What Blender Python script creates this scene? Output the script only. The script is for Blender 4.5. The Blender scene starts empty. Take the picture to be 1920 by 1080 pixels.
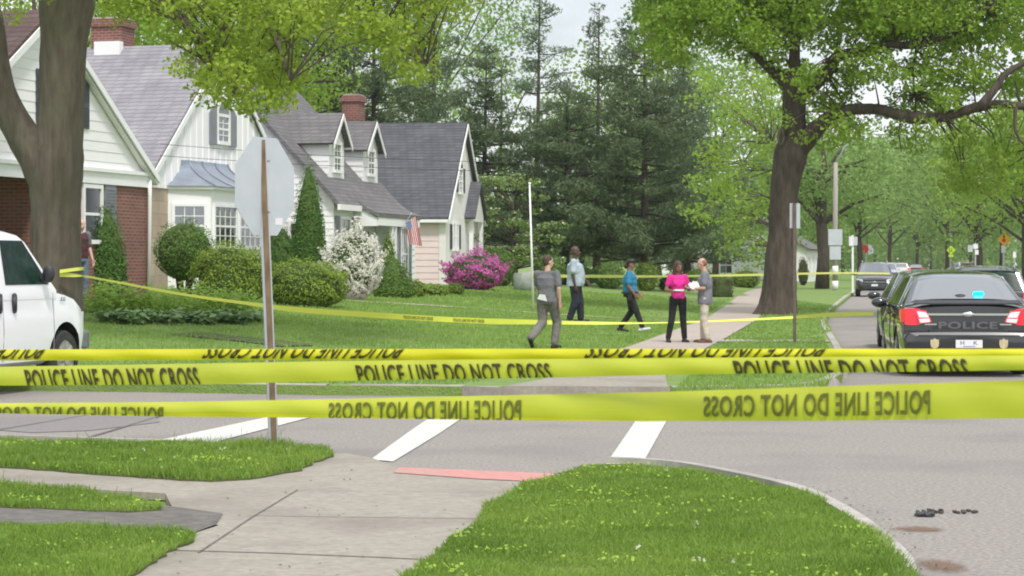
import bpy, bmesh, math, random
import numpy as np
from mathutils import Vector, Matrix, Euler
from mathutils.geometry import delaunay_2d_cdt
from math import sin, cos, pi, radians as R

random.seed(7)
rng = np.random.default_rng(11)
C = bpy.context.scene.collection
scene = bpy.context.scene

# ------------------------------------------------------------------ camera, sky, sun, exposure
F = 4000.0            # focal length in pixels of the 1920 wide photograph
H0 = 1.65             # camera height
YH = 494.0            # horizon row
cam_d = bpy.data.cameras.new("camera")
cam = bpy.data.objects.new("camera", cam_d)
C.objects.link(cam)
cam.location = (0, 0, H0)
cam.rotation_euler = (R(90), 0, 0)
cam_d.sensor_width = 36.0
cam_d.lens = 36.0 * F / 1920
cam_d.shift_y = (YH - 540) / 1920.0
cam_d.clip_start = 0.5
cam_d.clip_end = 4000
cam_d.dof.use_dof = True
cam_d.dof.focus_distance = 14.0
cam_d.dof.aperture_fstop = 16.0
scene.camera = cam

SUN_EL, SUN_AZ = R(56), R(162)       # azimuth measured clockwise from +Y (behind camera, a little right)
world = bpy.data.worlds.new("World")
scene.world = world
world.use_nodes = True
nt = world.node_tree
nt.nodes.clear()
sky = nt.nodes.new("ShaderNodeTexSky")
sky.sky_type = 'NISHITA'
sky.sun_disc = False
sky.sun_elevation = SUN_EL
sky.sun_rotation = SUN_AZ
sky.air_density = 1.2
sky.dust_density = 2.5
tc = nt.nodes.new("ShaderNodeTexCoord")
mp = nt.nodes.new("ShaderNodeMapping")
mp.inputs['Scale'].default_value = (1, 1, 2.2)
nz = nt.nodes.new("ShaderNodeTexNoise")
nz.inputs['Scale'].default_value = 2.6
nz.inputs['Detail'].default_value = 7
nz.inputs['Roughness'].default_value = 0.6
rp = nt.nodes.new("ShaderNodeValToRGB")
rp.color_ramp.elements[0].position = 0.34
rp.color_ramp.elements[0].color = (0.35, 0.35, 0.35, 1)
rp.color_ramp.elements[1].position = 0.55
rp.color_ramp.elements[1].color = (1, 1, 1, 1)
mx = nt.nodes.new("ShaderNodeMix")
mx.data_type = 'RGBA'
mx.inputs['B'].default_value = (9.6, 9.9, 10.4, 1)
bg = nt.nodes.new("ShaderNodeBackground")
bg.inputs['Strength'].default_value = 0.088
wo = nt.nodes.new("ShaderNodeOutputWorld")
L = nt.links.new
L(tc.outputs['Generated'], mp.inputs['Vector'])
L(mp.outputs['Vector'], nz.inputs['Vector'])
L(nz.outputs['Fac'], rp.inputs['Fac'])
L(rp.outputs['Color'], mx.inputs['Factor'])
L(sky.outputs['Color'], mx.inputs['A'])
L(mx.outputs['Result'], bg.inputs['Color'])
L(bg.outputs['Background'], wo.inputs['Surface'])

sun_d = bpy.data.lights.new("sun", 'SUN')
sun_d.energy = 2.0
sun_d.angle = R(9)
sun_d.color = (1.0, 0.96, 0.9)
sun = bpy.data.objects.new("sun", sun_d)
C.objects.link(sun)
sd = Vector((sin(SUN_AZ) * cos(SUN_EL), cos(SUN_AZ) * cos(SUN_EL), sin(SUN_EL)))
sun.rotation_euler = sd.to_track_quat('Z', 'Y').to_euler()
sun.location = (0, -20, 40)

scene.view_settings.view_transform = 'Standard'
scene.view_settings.look = 'None'
scene.view_settings.exposure = 0.55
scene.view_settings.gamma = 1.0
scene.cycles.max_bounces = 6
scene.cycles.transparent_max_bounces = 6
scene.cycles.filter_width = 1.9


# ------------------------------------------------------------------ helpers: pixels to world
def P(px, py, d):
    return Vector(((px - 960) * d / F, d, H0 - (py - YH) * d / F))


def G(px, py, z=0.0):
    d = F * (H0 - z) / (py - YH)
    return Vector(((px - 960) * d / F, d, z))


def tag(o, label=None, cat=None, group=None, kind=None):
    if label: o['label'] = label
    if cat: o['category'] = cat
    if group: o['group'] = group
    if kind: o['kind'] = kind
    return o


def empty(name, loc=(0, 0, 0), rz=0.0, label=None, cat=None, group=None):
    o = bpy.data.objects.new(name, None)
    C.objects.link(o)
    o.location = loc
    o.rotation_euler = (0, 0, rz)
    o.empty_display_size = 0.2
    return tag(o, label, cat, group)


def copy_tree(o, parent=None):
    c = o.copy()
    C.objects.link(c)
    c.parent = parent
    for ch in list(o.children):
        copy_tree(ch, c)
    return c


# ------------------------------------------------------------------ materials
def new_mat(name):
    m = bpy.data.materials.new(name)
    m.use_nodes = True
    n = m.node_tree
    b = n.nodes['Principled BSDF']
    return m, n, b


def mat(name, c1, c2=None, scale=3.0, rough=0.8, bump=0.0, bscale=None, metal=0.0, detail=5, spec=0.5,
        stretch=(1, 1, 1), lo=0.35, hi=0.65, emit=None, estr=0.0, coat=0.0, c3=None, s3=0.3, amt3=0.5, bdist=0.02):
    m, n, b = new_mat(name)
    b.inputs['Base Color'].default_value = (*c1, 1)
    b.inputs['Roughness'].default_value = rough
    b.inputs['Metallic'].default_value = metal
    b.inputs['Specular IOR Level'].default_value = spec
    if coat: b.inputs['Coat Weight'].default_value = coat
    if emit:
        b.inputs['Emission Color'].default_value = (*emit, 1)
        b.inputs['Emission Strength'].default_value = estr
    if c2 or bump:
        t = n.nodes.new("ShaderNodeTexCoord")
        mpp = n.nodes.new("ShaderNodeMapping")
        mpp.inputs['Scale'].default_value = stretch
        n.links.new(t.outputs['Object'], mpp.inputs['Vector'])
    if c2:
        z = n.nodes.new("ShaderNodeTexNoise")
        z.inputs['Scale'].default_value = scale
        z.inputs['Detail'].default_value = detail
        z.inputs['Roughness'].default_value = 0.65
        r = n.nodes.new("ShaderNodeValToRGB")
        r.color_ramp.elements[0].position = lo
        r.color_ramp.elements[1].position = hi
        r.color_ramp.elements[0].color = (*c1, 1)
        r.color_ramp.elements[1].color = (*c2, 1)
        n.links.new(mpp.outputs['Vector'], z.inputs['Vector'])
        n.links.new(z.outputs['Fac'], r.inputs['Fac'])
        out = r.outputs['Color']
        if c3:
            z3 = n.nodes.new("ShaderNodeTexNoise")
            z3.inputs['Scale'].default_value = s3
            z3.inputs['Detail'].default_value = 4
            r3 = n.nodes.new("ShaderNodeMapRange")
            r3.inputs['From Min'].default_value = 0.48
            r3.inputs['From Max'].default_value = 0.72
            r3.inputs['To Max'].default_value = amt3
            mm = n.nodes.new("ShaderNodeMix")
            mm.data_type = 'RGBA'
            mm.inputs['B'].default_value = (*c3, 1)
            n.links.new(t.outputs['Object'], z3.inputs['Vector'])
            n.links.new(z3.outputs['Fac'], r3.inputs['Value'])
            n.links.new(r3.outputs['Result'], mm.inputs['Factor'])
            n.links.new(out, mm.inputs['A'])
            out = mm.outputs['Result']
        n.links.new(out, b.inputs['Base Color'])
    if bump:
        z2 = n.nodes.new("ShaderNodeTexNoise")
        z2.inputs['Scale'].default_value = bscale or scale * 3
        z2.inputs['Detail'].default_value = 6
        bp = n.nodes.new("ShaderNodeBump")
        bp.inputs['Strength'].default_value = bump
        bp.inputs['Distance'].default_value = bdist
        n.links.new(mpp.outputs['Vector'], z2.inputs['Vector'])
        n.links.new(z2.outputs['Fac'], bp.inputs['Height'])
        n.links.new(bp.outputs['Normal'], b.inputs['Normal'])
    return m


def leaf_mat(name, dark, light, trans=0.35, third=None):
    m, n, b = new_mat(name)
    g = n.nodes.new("ShaderNodeNewGeometry")
    r = n.nodes.new("ShaderNodeValToRGB")
    r.color_ramp.elements[0].color = (*dark, 1)
    r.color_ramp.elements[1].color = (*light, 1)
    if third:
        e = r.color_ramp.elements.new(0.86)
        e.color = (*light, 1)
        r.color_ramp.elements[2].color = (*third, 1)
    t = n.nodes.new("ShaderNodeTexCoord")
    z = n.nodes.new("ShaderNodeTexNoise")
    z.inputs['Scale'].default_value = 0.7
    z.inputs['Detail'].default_value = 3
    mm = n.nodes.new("ShaderNodeMix")
    mm.data_type = 'FLOAT'
    mm.inputs['Factor'].default_value = 0.5
    st = n.nodes.new("ShaderNodeMapRange")
    st.inputs['From Min'].default_value = 0.3
    st.inputs['From Max'].default_value = 0.7
    n.links.new(t.outputs['Object'], z.inputs['Vector'])
    n.links.new(z.outputs['Fac'], st.inputs['Value'])
    n.links.new(g.outputs['Random Per Island'], mm.inputs['A'])
    n.links.new(st.outputs['Result'], mm.inputs['B'])
    n.links.new(mm.outputs['Result'], r.inputs['Fac'])
    n.links.new(r.outputs['Color'], b.inputs['Base Color'])
    b.inputs['Roughness'].default_value = 0.6
    b.inputs['Specular IOR Level'].default_value = 0.25
    tr = n.nodes.new("ShaderNodeBsdfTranslucent")
    ms = n.nodes.new("ShaderNodeMixShader")
    ms.inputs['Fac'].default_value = trans
    out = n.nodes['Material Output']
    n.links.new(r.outputs['Color'], tr.inputs['Color'])
    n.links.new(b.outputs['BSDF'], ms.inputs[1])
    n.links.new(tr.outputs['BSDF'], ms.inputs[2])
    n.links.new(ms.outputs['Shader'], out.inputs['Surface'])
    return m


def brick_mat(name, c1, c2, mortar, bw, bh, msize=0.012, bump=0.5, axis='xz', rough=0.85, stain=None):
    """bricks / shingles from the Brick texture in object space; axis picks which object axes run across and up"""
    m, n, b = new_mat(name)
    t = n.nodes.new("ShaderNodeTexCoord")
    sp = n.nodes.new("ShaderNodeSeparateXYZ")
    cb = n.nodes.new("ShaderNodeCombineXYZ")
    ad = n.nodes.new("ShaderNodeMath")
    ad.operation = 'ADD'
    n.links.new(t.outputs['Object'], sp.inputs[0])
    n.links.new(sp.outputs['X'], ad.inputs[0])
    n.links.new(sp.outputs['Y'], ad.inputs[1])
    if axis == 'sum':
        n.links.new(ad.outputs[0], cb.inputs['X'])
    else:
        n.links.new(sp.outputs[axis[0].upper()], cb.inputs['X'])
    n.links.new(sp.outputs['Z'], cb.inputs['Y'])
    br = n.nodes.new("ShaderNodeTexBrick")
    br.inputs['Color1'].default_value = (*c1, 1)
    br.inputs['Color2'].default_value = (*c2, 1)
    br.inputs['Mortar'].default_value = (*mortar, 1)
    br.inputs['Scale'].default_value = 1.0
    br.inputs['Mortar Size'].default_value = msize
    br.inputs['Brick Width'].default_value = bw
    br.inputs['Row Height'].default_value = bh
    n.links.new(cb.outputs[0], br.inputs['Vector'])
    z = n.nodes.new("ShaderNodeTexNoise")
    z.inputs['Scale'].default_value = 1.3
    z.inputs['Detail'].default_value = 8
    n.links.new(t.outputs['Object'], z.inputs['Vector'])
    hv = n.nodes.new("ShaderNodeMix")
    hv.data_type = 'RGBA'
    hv.blend_type = 'MULTIPLY'
    hv.inputs['Factor'].default_value = 0.55
    rr = n.nodes.new("ShaderNodeValToRGB")
    rr.color_ramp.elements[0].position = 0.3
    rr.color_ramp.elements[0].color = (0.62, 0.62, 0.64, 1)
    rr.color_ramp.elements[1].position = 0.7
    rr.color_ramp.elements[1].color = (1.15, 1.12, 1.1, 1)
    n.links.new(z.outputs['Fac'], rr.inputs['Fac'])
    n.links.new(br.outputs['Color'], hv.inputs['A'])
    n.links.new(rr.outputs['Color'], hv.inputs['B'])
    n.links.new(hv.outputs['Result'], b.inputs['Base Color'])
    b.inputs['Roughness'].default_value = rough
    bp = n.nodes.new("ShaderNodeBump")
    bp.inputs['Strength'].default_value = bump
    bp.inputs['Distance'].default_value = 0.01
    bp.invert = True
    n.links.new(br.outputs['Fac'], bp.inputs['Height'])
    n.links.new(bp.outputs['Normal'], b.inputs['Normal'])
    return m


def glossy_mat(name, col, rough, metal_mix, gcol=(0.9, 0.92, 0.95)):
    m, n, b = new_mat(name)
    b.inputs['Base Color'].default_value = (*col, 1)
    b.inputs['Roughness'].default_value = rough
    b.inputs['Specular IOR Level'].default_value = 0.6
    gl = n.nodes.new("ShaderNodeBsdfGlossy")
    gl.inputs['Color'].default_value = (*gcol, 1)
    gl.inputs['Roughness'].default_value = rough
    ms = n.nodes.new("ShaderNodeMixShader")
    ms.inputs['Fac'].default_value = metal_mix
    n.links.new(b.outputs['BSDF'], ms.inputs[1])
    n.links.new(gl.outputs['BSDF'], ms.inputs[2])
    n.links.new(ms.outputs['Shader'], n.nodes['Material Output'].inputs['Surface'])
    return m


M = {}
M['asphalt'] = mat('asphalt', (0.148, 0.134, 0.122), (0.385, 0.35, 0.32), scale=30, rough=0.92, bump=0.6, bscale=70, detail=9,
                   c3=(0.17, 0.155, 0.148), s3=0.5, amt3=0.6, bdist=0.008, lo=.28, hi=.72)
M['patch'] = mat('patch', (0.185, 0.17, 0.165), (0.25, 0.23, 0.225), scale=40, rough=0.9, bump=0.3, bscale=150, bdist=0.006)
M['tar'] = mat('tar', (0.10, 0.093, 0.09), (0.14, 0.13, 0.125), scale=20, rough=0.8)
M['concrete'] = mat('concrete', (0.24, 0.215, 0.18), (0.37, 0.335, 0.285), scale=16, rough=0.9, bump=0.4, bscale=110, detail=9,
                    c3=(0.19, 0.165, 0.135), s3=0.7, amt3=0.75, bdist=0.005, lo=.28, hi=.7)
M['old_concrete'] = mat('old_concrete', (0.36, 0.30, 0.255), (0.45, 0.385, 0.33), scale=9, rough=0.9, bump=0.2, bscale=90,
                        c3=(0.30, 0.25, 0.2), s3=0.5, amt3=0.5, bdist=0.004)
M['dark_path'] = mat('dark_path', (0.10, 0.095, 0.085), (0.17, 0.155, 0.14), scale=11, rough=0.95, bump=0.3, bscale=90, bdist=0.006)
M['kerb'] = mat('kerb', (0.33, 0.31, 0.28), (0.45, 0.42, 0.385), scale=6, rough=0.9, bump=0.3, bscale=60, c3=(0.22, 0.19, 0.16), s3=0.7,
                amt3=0.7, bdist=0.006)
M['paint'] = mat('paint', (0.52, 0.51, 0.48), (0.66, 0.65, 0.61), scale=16, rough=0.7, c3=(0.5, 0.48, 0.46), s3=5, amt3=0.35)
M['pad'] = mat('pad', (0.50, 0.20, 0.18), (0.56, 0.30, 0.27), scale=14, rough=0.85, bump=0.5, bscale=60, c3=(.36, .31, .27), s3=2.2, amt3=.8, lo=.25, hi=.75)
M['lawn'] = mat('lawn', (0.14, 0.225, 0.048), (0.195, 0.29, 0.07), scale=5, rough=0.95, bump=0.8, bscale=35, detail=8,
                c3=(0.20, 0.29, 0.07), s3=0.25, amt3=0.55, bdist=0.03)
M['soil'] = mat('soil', (0.09, 0.085, 0.035), (0.07, 0.12, 0.025), scale=12, rough=0.95, bump=0.6, bscale=60)
M['dirt'] = mat('dirt', (0.16, 0.085, 0.045), (0.26, 0.16, 0.1), scale=24, rough=0.95, bump=0.5, bscale=80)
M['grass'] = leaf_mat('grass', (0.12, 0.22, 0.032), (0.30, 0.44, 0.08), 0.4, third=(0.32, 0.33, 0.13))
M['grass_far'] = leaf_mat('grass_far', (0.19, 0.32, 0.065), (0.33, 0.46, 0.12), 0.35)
M['clover'] = leaf_mat('clover', (0.22, 0.38, 0.04), (0.42, 0.58, 0.09), 0.3)
M['white'] = mat('white', (0.82, 0.815, 0.825), (0.86, 0.855, 0.865), scale=1.2, rough=0.6)
M['white_side'] = mat('white_side', (0.84, 0.82, 0.835), (0.88, 0.865, 0.88), scale=0.8, rough=0.65)
M['batten'] = mat('batten', (0.84, 0.825, 0.845), (0.88, 0.87, 0.885), scale=0.9, rough=0.65)
M['pink'] = mat('pink', (0.73, 0.58, 0.585), (0.77, 0.64, 0.64), scale=1.2, rough=0.7)
M['pinkwhite'] = mat('pinkwhite', (0.74, 0.70, 0.68), (0.78, 0.75, 0.73), scale=1.2, rough=0.7)
M['brick'] = brick_mat('brick', (0.19, 0.07, 0.055), (0.26, 0.10, 0.078), (0.26, 0.2, 0.17), 0.22, 0.075, 0.01, axis='sum')
M['brick_chim'] = brick_mat('brick_chim', (0.19, 0.065, 0.055), (0.25, 0.09, 0.072), (0.3, 0.22, 0.2), 0.22, 0.08, 0.01, axis='sum')
M['stone'] = brick_mat('stone', (0.40, 0.31, 0.24), (0.52, 0.42, 0.33), (0.36, 0.3, 0.25), 0.6, 0.33, 0.012, axis='sum')
M['shingle_grey'] = brick_mat('shingle_grey', (0.265, 0.255, 0.28), (0.32, 0.31, 0.335), (0.20, 0.195, 0.21), 0.33, 0.115, 0.014, axis='sum')
M['shingle_dark'] = brick_mat('shingle_dark', (0.085, 0.09, 0.105), (0.12, 0.125, 0.14), (0.06, 0.06, 0.07), 0.33, 0.12, 0.014, axis='sum')
M['shingle_brown'] = brick_mat('shingle_brown', (0.105, 0.068, 0.062), (0.14, 0.09, 0.08), (0.07, 0.048, 0.045), 0.33, 0.115, 0.014, axis='sum')
M['shingle_mid'] = brick_mat('shingle_mid', (0.15, 0.145, 0.15), (0.20, 0.19, 0.195), (0.11, 0.105, 0.11), 0.33, 0.12, 0.014, axis='sum')
M['bluemetal'] = mat('bluemetal', (0.24, 0.27, 0.33), (0.32, 0.36, 0.42), scale=2, rough=0.4, metal=0.35)
M['shutter'] = mat('shutter', (0.20, 0.21, 0.24), (0.24, 0.25, 0.28), scale=4, rough=0.6)
M['shutter_dark'] = mat('shutter_dark', (0.05, 0.055, 0.075), (0.07, 0.075, 0.09), scale=4, rough=0.5)
M['glass'] = glossy_mat('glass', (0.03, 0.035, 0.04), 0.08, 0.22)
M['interior'] = mat('interior', (0.10, 0.09, 0.08), rough=0.9)
M['bark'] = mat('bark', (0.095, 0.075, 0.058), (0.165, 0.14, 0.11), scale=7, rough=0.95, bump=1.0, bscale=11, stretch=(1, 1, 0.22), bdist=0.05,
                c3=(0.12, 0.125, 0.08), s3=0.9, amt3=0.5)
M['bark_dark'] = mat('bark_dark', (0.045, 0.036, 0.028), (0.10, 0.078, 0.06), scale=7, rough=0.95, bump=1.0, bscale=11, stretch=(1, 1, 0.25), bdist=0.05)
M['leaf_near'] = leaf_mat('leaf_near', (0.22, 0.34, 0.035), (0.50, 0.60, 0.10), 0.5)
M['leaf_oak'] = leaf_mat('leaf_oak', (0.15, 0.28, 0.028), (0.41, 0.56, 0.085), 0.5)
M['leaf_maple'] = leaf_mat('leaf_maple', (0.19, 0.33, 0.04), (0.43, 0.58, 0.11), 0.5)
M['leaf_far'] = leaf_mat('leaf_far', (0.15, 0.26, 0.06), (0.33, 0.46, 0.14), 0.45)
M['leaf_far2'] = leaf_mat('leaf_far2', (0.15, 0.27, 0.06), (0.34, 0.48, 0.15), 0.4)
M['pine'] = leaf_mat('pine', (0.07, 0.115, 0.055), (0.20, 0.265, 0.125), 0.35)
M['pine_light'] = leaf_mat('pine_light', (0.085, 0.14, 0.075), (0.23, 0.30, 0.16), 0.35)
M['hedge'] = leaf_mat('hedge', (0.14, 0.22, 0.025), (0.32, 0.42, 0.06), 0.3)
M['hedge_dark'] = leaf_mat('hedge_dark', (0.07, 0.15, 0.022), (0.18, 0.30, 0.05), 0.2)
M['arbor'] = leaf_mat('arbor', (0.045, 0.12, 0.018), (0.12, 0.24, 0.038), 0.2)
M['redhedge'] = leaf_mat('redhedge', (0.05, 0.03, 0.02), (0.12, 0.075, 0.04), 0.2)
M['fern'] = leaf_mat('fern', (0.34, 0.52, 0.09), (0.52, 0.68, 0.2), 0.5)
M['hosta'] = leaf_mat('hosta', (0.16, 0.28, 0.10), (0.32, 0.45, 0.20), 0.3)
M['azalea_white'] = leaf_mat('azalea_white', (0.72, 0.70, 0.60), (0.86, 0.85, 0.80), 0.3, third=(0.85, 0.66, 0.5))
M['azalea_pink'] = leaf_mat('azalea_pink', (0.42, 0.05, 0.27), (0.74, 0.20, 0.54), 0.25)
M['dogwood'] = leaf_mat('dogwood', (0.11, 0.20, 0.04), (0.26, 0.37, 0.10), 0.35)
M['petal'] = leaf_mat('petal', (0.5, 0.54, 0.36), (0.68, 0.69, 0.52), 0.3)
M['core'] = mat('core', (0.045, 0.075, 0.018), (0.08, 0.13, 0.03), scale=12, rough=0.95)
M['galv'] = mat('galv', (0.42, 0.45, 0.48), (0.52, 0.55, 0.58), scale=3, rough=0.42, metal=0.55)
M['sign_back'] = mat('sign_back', (0.50, 0.54, 0.57), (0.60, 0.63, 0.66), scale=1.5, rough=0.38, metal=0.35)
M['brown_steel'] = mat('brown_steel', (0.10, 0.075, 0.06), (0.16, 0.125, 0.10), scale=7, rough=.8)
M['rust'] = mat('rust', (0.12, 0.075, 0.04), (0.24, 0.175, 0.11), scale=9, rough=0.85, stretch=(1, 1, 0.3))
M['sign_red'] = mat('sign_red', (0.55, 0.03, 0.04), rough=0.5)
M['sign_white'] = mat('sign_white', (0.75, 0.75, 0.75), rough=0.5)
M['sign_orange'] = mat('sign_orange', (0.85, 0.42, 0.03), rough=0.5)
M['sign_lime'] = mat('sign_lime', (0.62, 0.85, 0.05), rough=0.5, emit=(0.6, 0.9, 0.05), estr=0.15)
M['black'] = mat('black', (0.02, 0.02, 0.02), rough=0.6)
M['woodpole'] = mat('woodpole', (0.30, 0.27, 0.24), (0.40, 0.37, 0.33), scale=5, rough=0.9, stretch=(1, 1, 0.1))
M['van_white'] = mat('van_white', (0.88, 0.88, 0.90), (0.85, 0.85, 0.87), scale=0.7, rough=0.28, coat=0.5)
M['police_black'] = mat('police_black', (0.012, 0.014, 0.018), rough=0.22, coat=1.0, spec=0.7)
M['suv_black'] = mat('suv_black', (0.02, 0.022, 0.026), rough=0.25, coat=1.0)
M['silver'] = mat('silver', (0.55, 0.57, 0.6), rough=0.3, metal=0.6)
M['white_car'] = mat('white_car', (0.75, 0.75, 0.76), rough=0.3, coat=0.5)
M['red_car'] = mat('red_car', (0.35, 0.03, 0.05), rough=0.3, coat=0.6)
M['autoglass'] = glossy_mat('autoglass', (0.015, 0.018, 0.02), 0.06, 0.34)
M['vanglass'] = mat('vanglass', (0.005, 0.016, 0.012), (0.02, 0.05, 0.038), scale=5, rough=0.2, spec=0.06)  # dark green noise paints the trees mirrored in the glass
M['trim'] = mat('trim', (0.025, 0.027, 0.03), (0.04, 0.042, 0.045), scale=8, rough=0.55)
M['greytrim'] = mat('greytrim', (0.13, 0.135, 0.14), (0.17, 0.175, 0.18), scale=8, rough=0.6)
M['rubber'] = mat('rubber', (0.025, 0.025, 0.026), (0.05, 0.048, 0.045), scale=9, rough=0.9)
M['chrome'] = mat('chrome', (0.75, 0.77, 0.8), rough=0.12, metal=1.0)
M['rim'] = mat('rim', (0.38, 0.37, 0.34), (0.5, 0.48, 0.45), scale=10, rough=0.45, metal=0.5)
M['lamp_red'] = mat('lamp_red', (0.65, 0.02, 0.04), rough=0.15, coat=1, emit=(1, 0.03, 0.06), estr=0.35)
M['lamp_hot'] = mat('lamp_hot', (0.8, 0.05, 0.04), rough=0.2, emit=(1, 0.08, 0.05), estr=1.6)
M['lamp_white'] = mat('lamp_white', (0.75, 0.68, 0.70), rough=0.15, coat=1, emit=(1, 0.85, 0.87), estr=0.15)
M['lamp_clear'] = mat('lamp_clear', (0.7, 0.72, 0.74), rough=0.1, coat=1)
M['blue_light'] = mat('blue_light', (0.0, 0.45, 0.9), rough=0.3, emit=(0.0, 0.55, 1.0), estr=1.6)
M['blue_glow'] = mat('blue_glow', (0.0, 0.12, 0.7), rough=0.3, emit=(0.0, 0.1, 0.9), estr=0.5)
M['ghost'] = mat('ghost', (0.15, 0.145, 0.145), rough=0.4, metal=0.3)
M['gold'] = mat('gold', (0.45, 0.38, 0.2), (0.6, 0.55, 0.35), scale=20, rough=0.4)
M['blue_ink'] = mat('blue_ink', (0.12, 0.18, 0.4), rough=0.5)
M['tape_deep'] = mat('tape_deep', (0.64, 0.60, 0.01), (0.70, 0.67, 0.02), scale=1.5, rough=0.35, stretch=(1, 1, 8))
M['tape'] = mat('tape', (0.50, 0.54, 0.05), (0.60, 0.62, 0.05), scale=1.8, rough=0.35, stretch=(0.6, 0.6, 10), lo=0.3, hi=0.7)
M['tape_ink'] = mat('tape_ink', (0.045, 0.04, 0.008), rough=0.6)
M['tape_ink2'] = mat('tape_ink2', (0.13, 0.14, 0.02), rough=0.6)
M['far_tape'] = mat('far_tape', (0.70, 0.72, 0.08), (0.62, 0.66, 0.1), scale=1.2, rough=0.4)
M['paper'] = mat('paper', (0.78, 0.78, 0.78), rough=0.7)
M['rock'] = mat('rock', (0.24, 0.27, 0.25), (0.34, 0.36, 0.33), scale=3, rough=0.9, bump=0.6)


# ------------------------------------------------------------------ mesh builder
class MB:
    def __init__(s):
        s.v = []; s.f = []; s.m = []; s.cur = 0

    def add(s, vs, fs, m=None):
        o = len(s.v)
        s.v.extend([tuple(v) for v in vs])
        for f in fs:
            s.f.append(tuple(i + o for i in f))
            s.m.append(s.cur if m is None else m)

    def box(s, x0, x1, y0, y1, z0, z1, m=None):
        vs = [(x, y, z) for z in (z0, z1) for y in (y0, y1) for x in (x0, x1)]
        s.add(vs, [(0, 2, 3, 1), (4, 5, 7, 6), (0, 1, 5, 4), (2, 6, 7, 3), (0, 4, 6, 2), (1, 3, 7, 5)], m)

    def obox(s, c, ax, ay, az, m=None):
        c, ax, ay, az = Vector(c), Vector(ax), Vector(ay), Vector(az)
        vs = [c + ax * i + ay * j + az * k for k in (-1, 1) for j in (-1, 1) for i in (-1, 1)]
        s.add(vs, [(0, 2, 3, 1), (4, 5, 7, 6), (0, 1, 5, 4), (2, 6, 7, 3), (0, 4, 6, 2), (1, 3, 7, 5)], m)

    def quad(s, a, b, c, d, m=None):
        s.add([a, b, c, d], [(0, 1, 2, 3)], m)

    def slab(s, poly, off, m=None):
        """flat polygon (3D points) given a thickness vector"""
        n = len(poly)
        off = Vector(off)
        a = [Vector(p) for p in poly]
        vs = a + [p + off for p in a]
        fs = [tuple(range(n))[::-1], tuple(range(n, 2 * n))]
        fs += [(i, (i + 1) % n, (i + 1) % n + n, i + n) for i in range(n)]
        s.add(vs, fs, m)

    def tube(s, pts, rad, n=8, m=None, cap=True, jitter=0.0, sy=1.0):
        pts = [Vector(p) for p in pts]
        rings = []
        prev = None
        for i, p in enumerate(pts):
            if i == 0: t = pts[1] - p
            elif i == len(pts) - 1: t = p - pts[i - 1]
            else: t = pts[i + 1] - pts[i - 1]
            t.normalize()
            if prev is None:
                up = Vector((0, 0, 1)) if abs(t.z) < 0.9 else Vector((1, 0, 0))
                a = t.cross(up).normalized()
            else:
                a = (prev - t * prev.dot(t)).normalized()
            b = t.cross(a)
            prev = a
            r = rad[i] if hasattr(rad, '__len__') else rad
            ring = []
            for k in range(n):
                w = 2 * pi * k / n
                rr = r * (1 + jitter * random.uniform(-1, 1))
                ring.append(p + a * cos(w) * rr + b * sin(w) * rr * sy)
            rings.append(ring)
        vs = [q for ring in rings for q in ring]
        fs = []
        for i in range(len(rings) - 1):
            for k in range(n):
                k2 = (k + 1) % n
                fs.append((i * n + k, i * n + k2, (i + 1) * n + k2, (i + 1) * n + k))
        if cap:
            fs.append(tuple(range(n))[::-1])
            fs.append(tuple((len(rings) - 1) * n + k for k in range(n)))
        s.add(vs, fs, m)

    def ell(s, c, r, nu=12, nv=8, m=None, rot=None, e=1.0):
        vs = []; fs = []
        c = Vector(c)
        for i in range(nv + 1):
            ph = pi * i / nv
            for k in range(nu):
                th = 2 * pi * k / nu
                v = Vector((r[0] * sin(ph) * cos(th), r[1] * sin(ph) * sin(th), r[2] * cos(ph)))
                if rot: v = rot @ v
                vs.append(c + v)
        for i in range(nv):
            for k in range(nu):
                k2 = (k + 1) % nu
                fs.append((i * nu + k, (i + 1) * nu + k, (i + 1) * nu + k2, i * nu + k2))
        s.add(vs, fs, m)

    def build(s, name, mats, parent=None, smooth=False, angle=None, bevel=0):
        me = bpy.data.meshes.new(name)
        me.from_pydata(s.v, [], s.f)
        if not isinstance(mats, (list, tuple)): mats = [mats]
        for mm in mats: me.materials.append(mm)
        if len(mats) > 1: me.polygons.foreach_set('material_index', s.m)
        me.update()
        o = bpy.data.objects.new(name, me)
        C.objects.link(o)
        if parent: o.parent = parent
        if smooth:
            me.polygons.foreach_set('use_smooth', [True] * len(me.polygons))
            if angle is not None: me.set_sharp_from_angle(angle=R(angle))
        if bevel:
            bv = o.modifiers.new('bevel', 'BEVEL')
            bv.width = bevel; bv.segments = 2; bv.limit_method = 'ANGLE'; bv.angle_limit = R(40)
        return o


def quads_mesh(name, V, mats, parent=None, midx=None):
    """V: (4N,3) array of quads"""
    n = len(V) // 4
    me = bpy.data.meshes.new(name)
    me.vertices.add(4 * n)
    me.vertices.foreach_set('co', np.asarray(V, dtype=np.float32).ravel())
    me.loops.add(4 * n)
    me.loops.foreach_set('vertex_index', np.arange(4 * n, dtype=np.int32))
    me.polygons.add(n)
    me.polygons.foreach_set('loop_start', np.arange(0, 4 * n, 4, dtype=np.int32))
    me.polygons.foreach_set('loop_total', np.full(n, 4, dtype=np.int32))
    if not isinstance(mats, (list, tuple)): mats = [mats]
    for mm in mats: me.materials.append(mm)
    if midx is not None: me.polygons.foreach_set('material_index', np.asarray(midx, dtype=np.int32))
    me.update(calc_edges=True)
    o = bpy.data.objects.new(name, me)
    C.objects.link(o)
    if parent: o.parent = parent
    return o


def unit(a):
    return a / np.maximum(np.linalg.norm(a, axis=1, keepdims=True), 1e-9)


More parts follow.
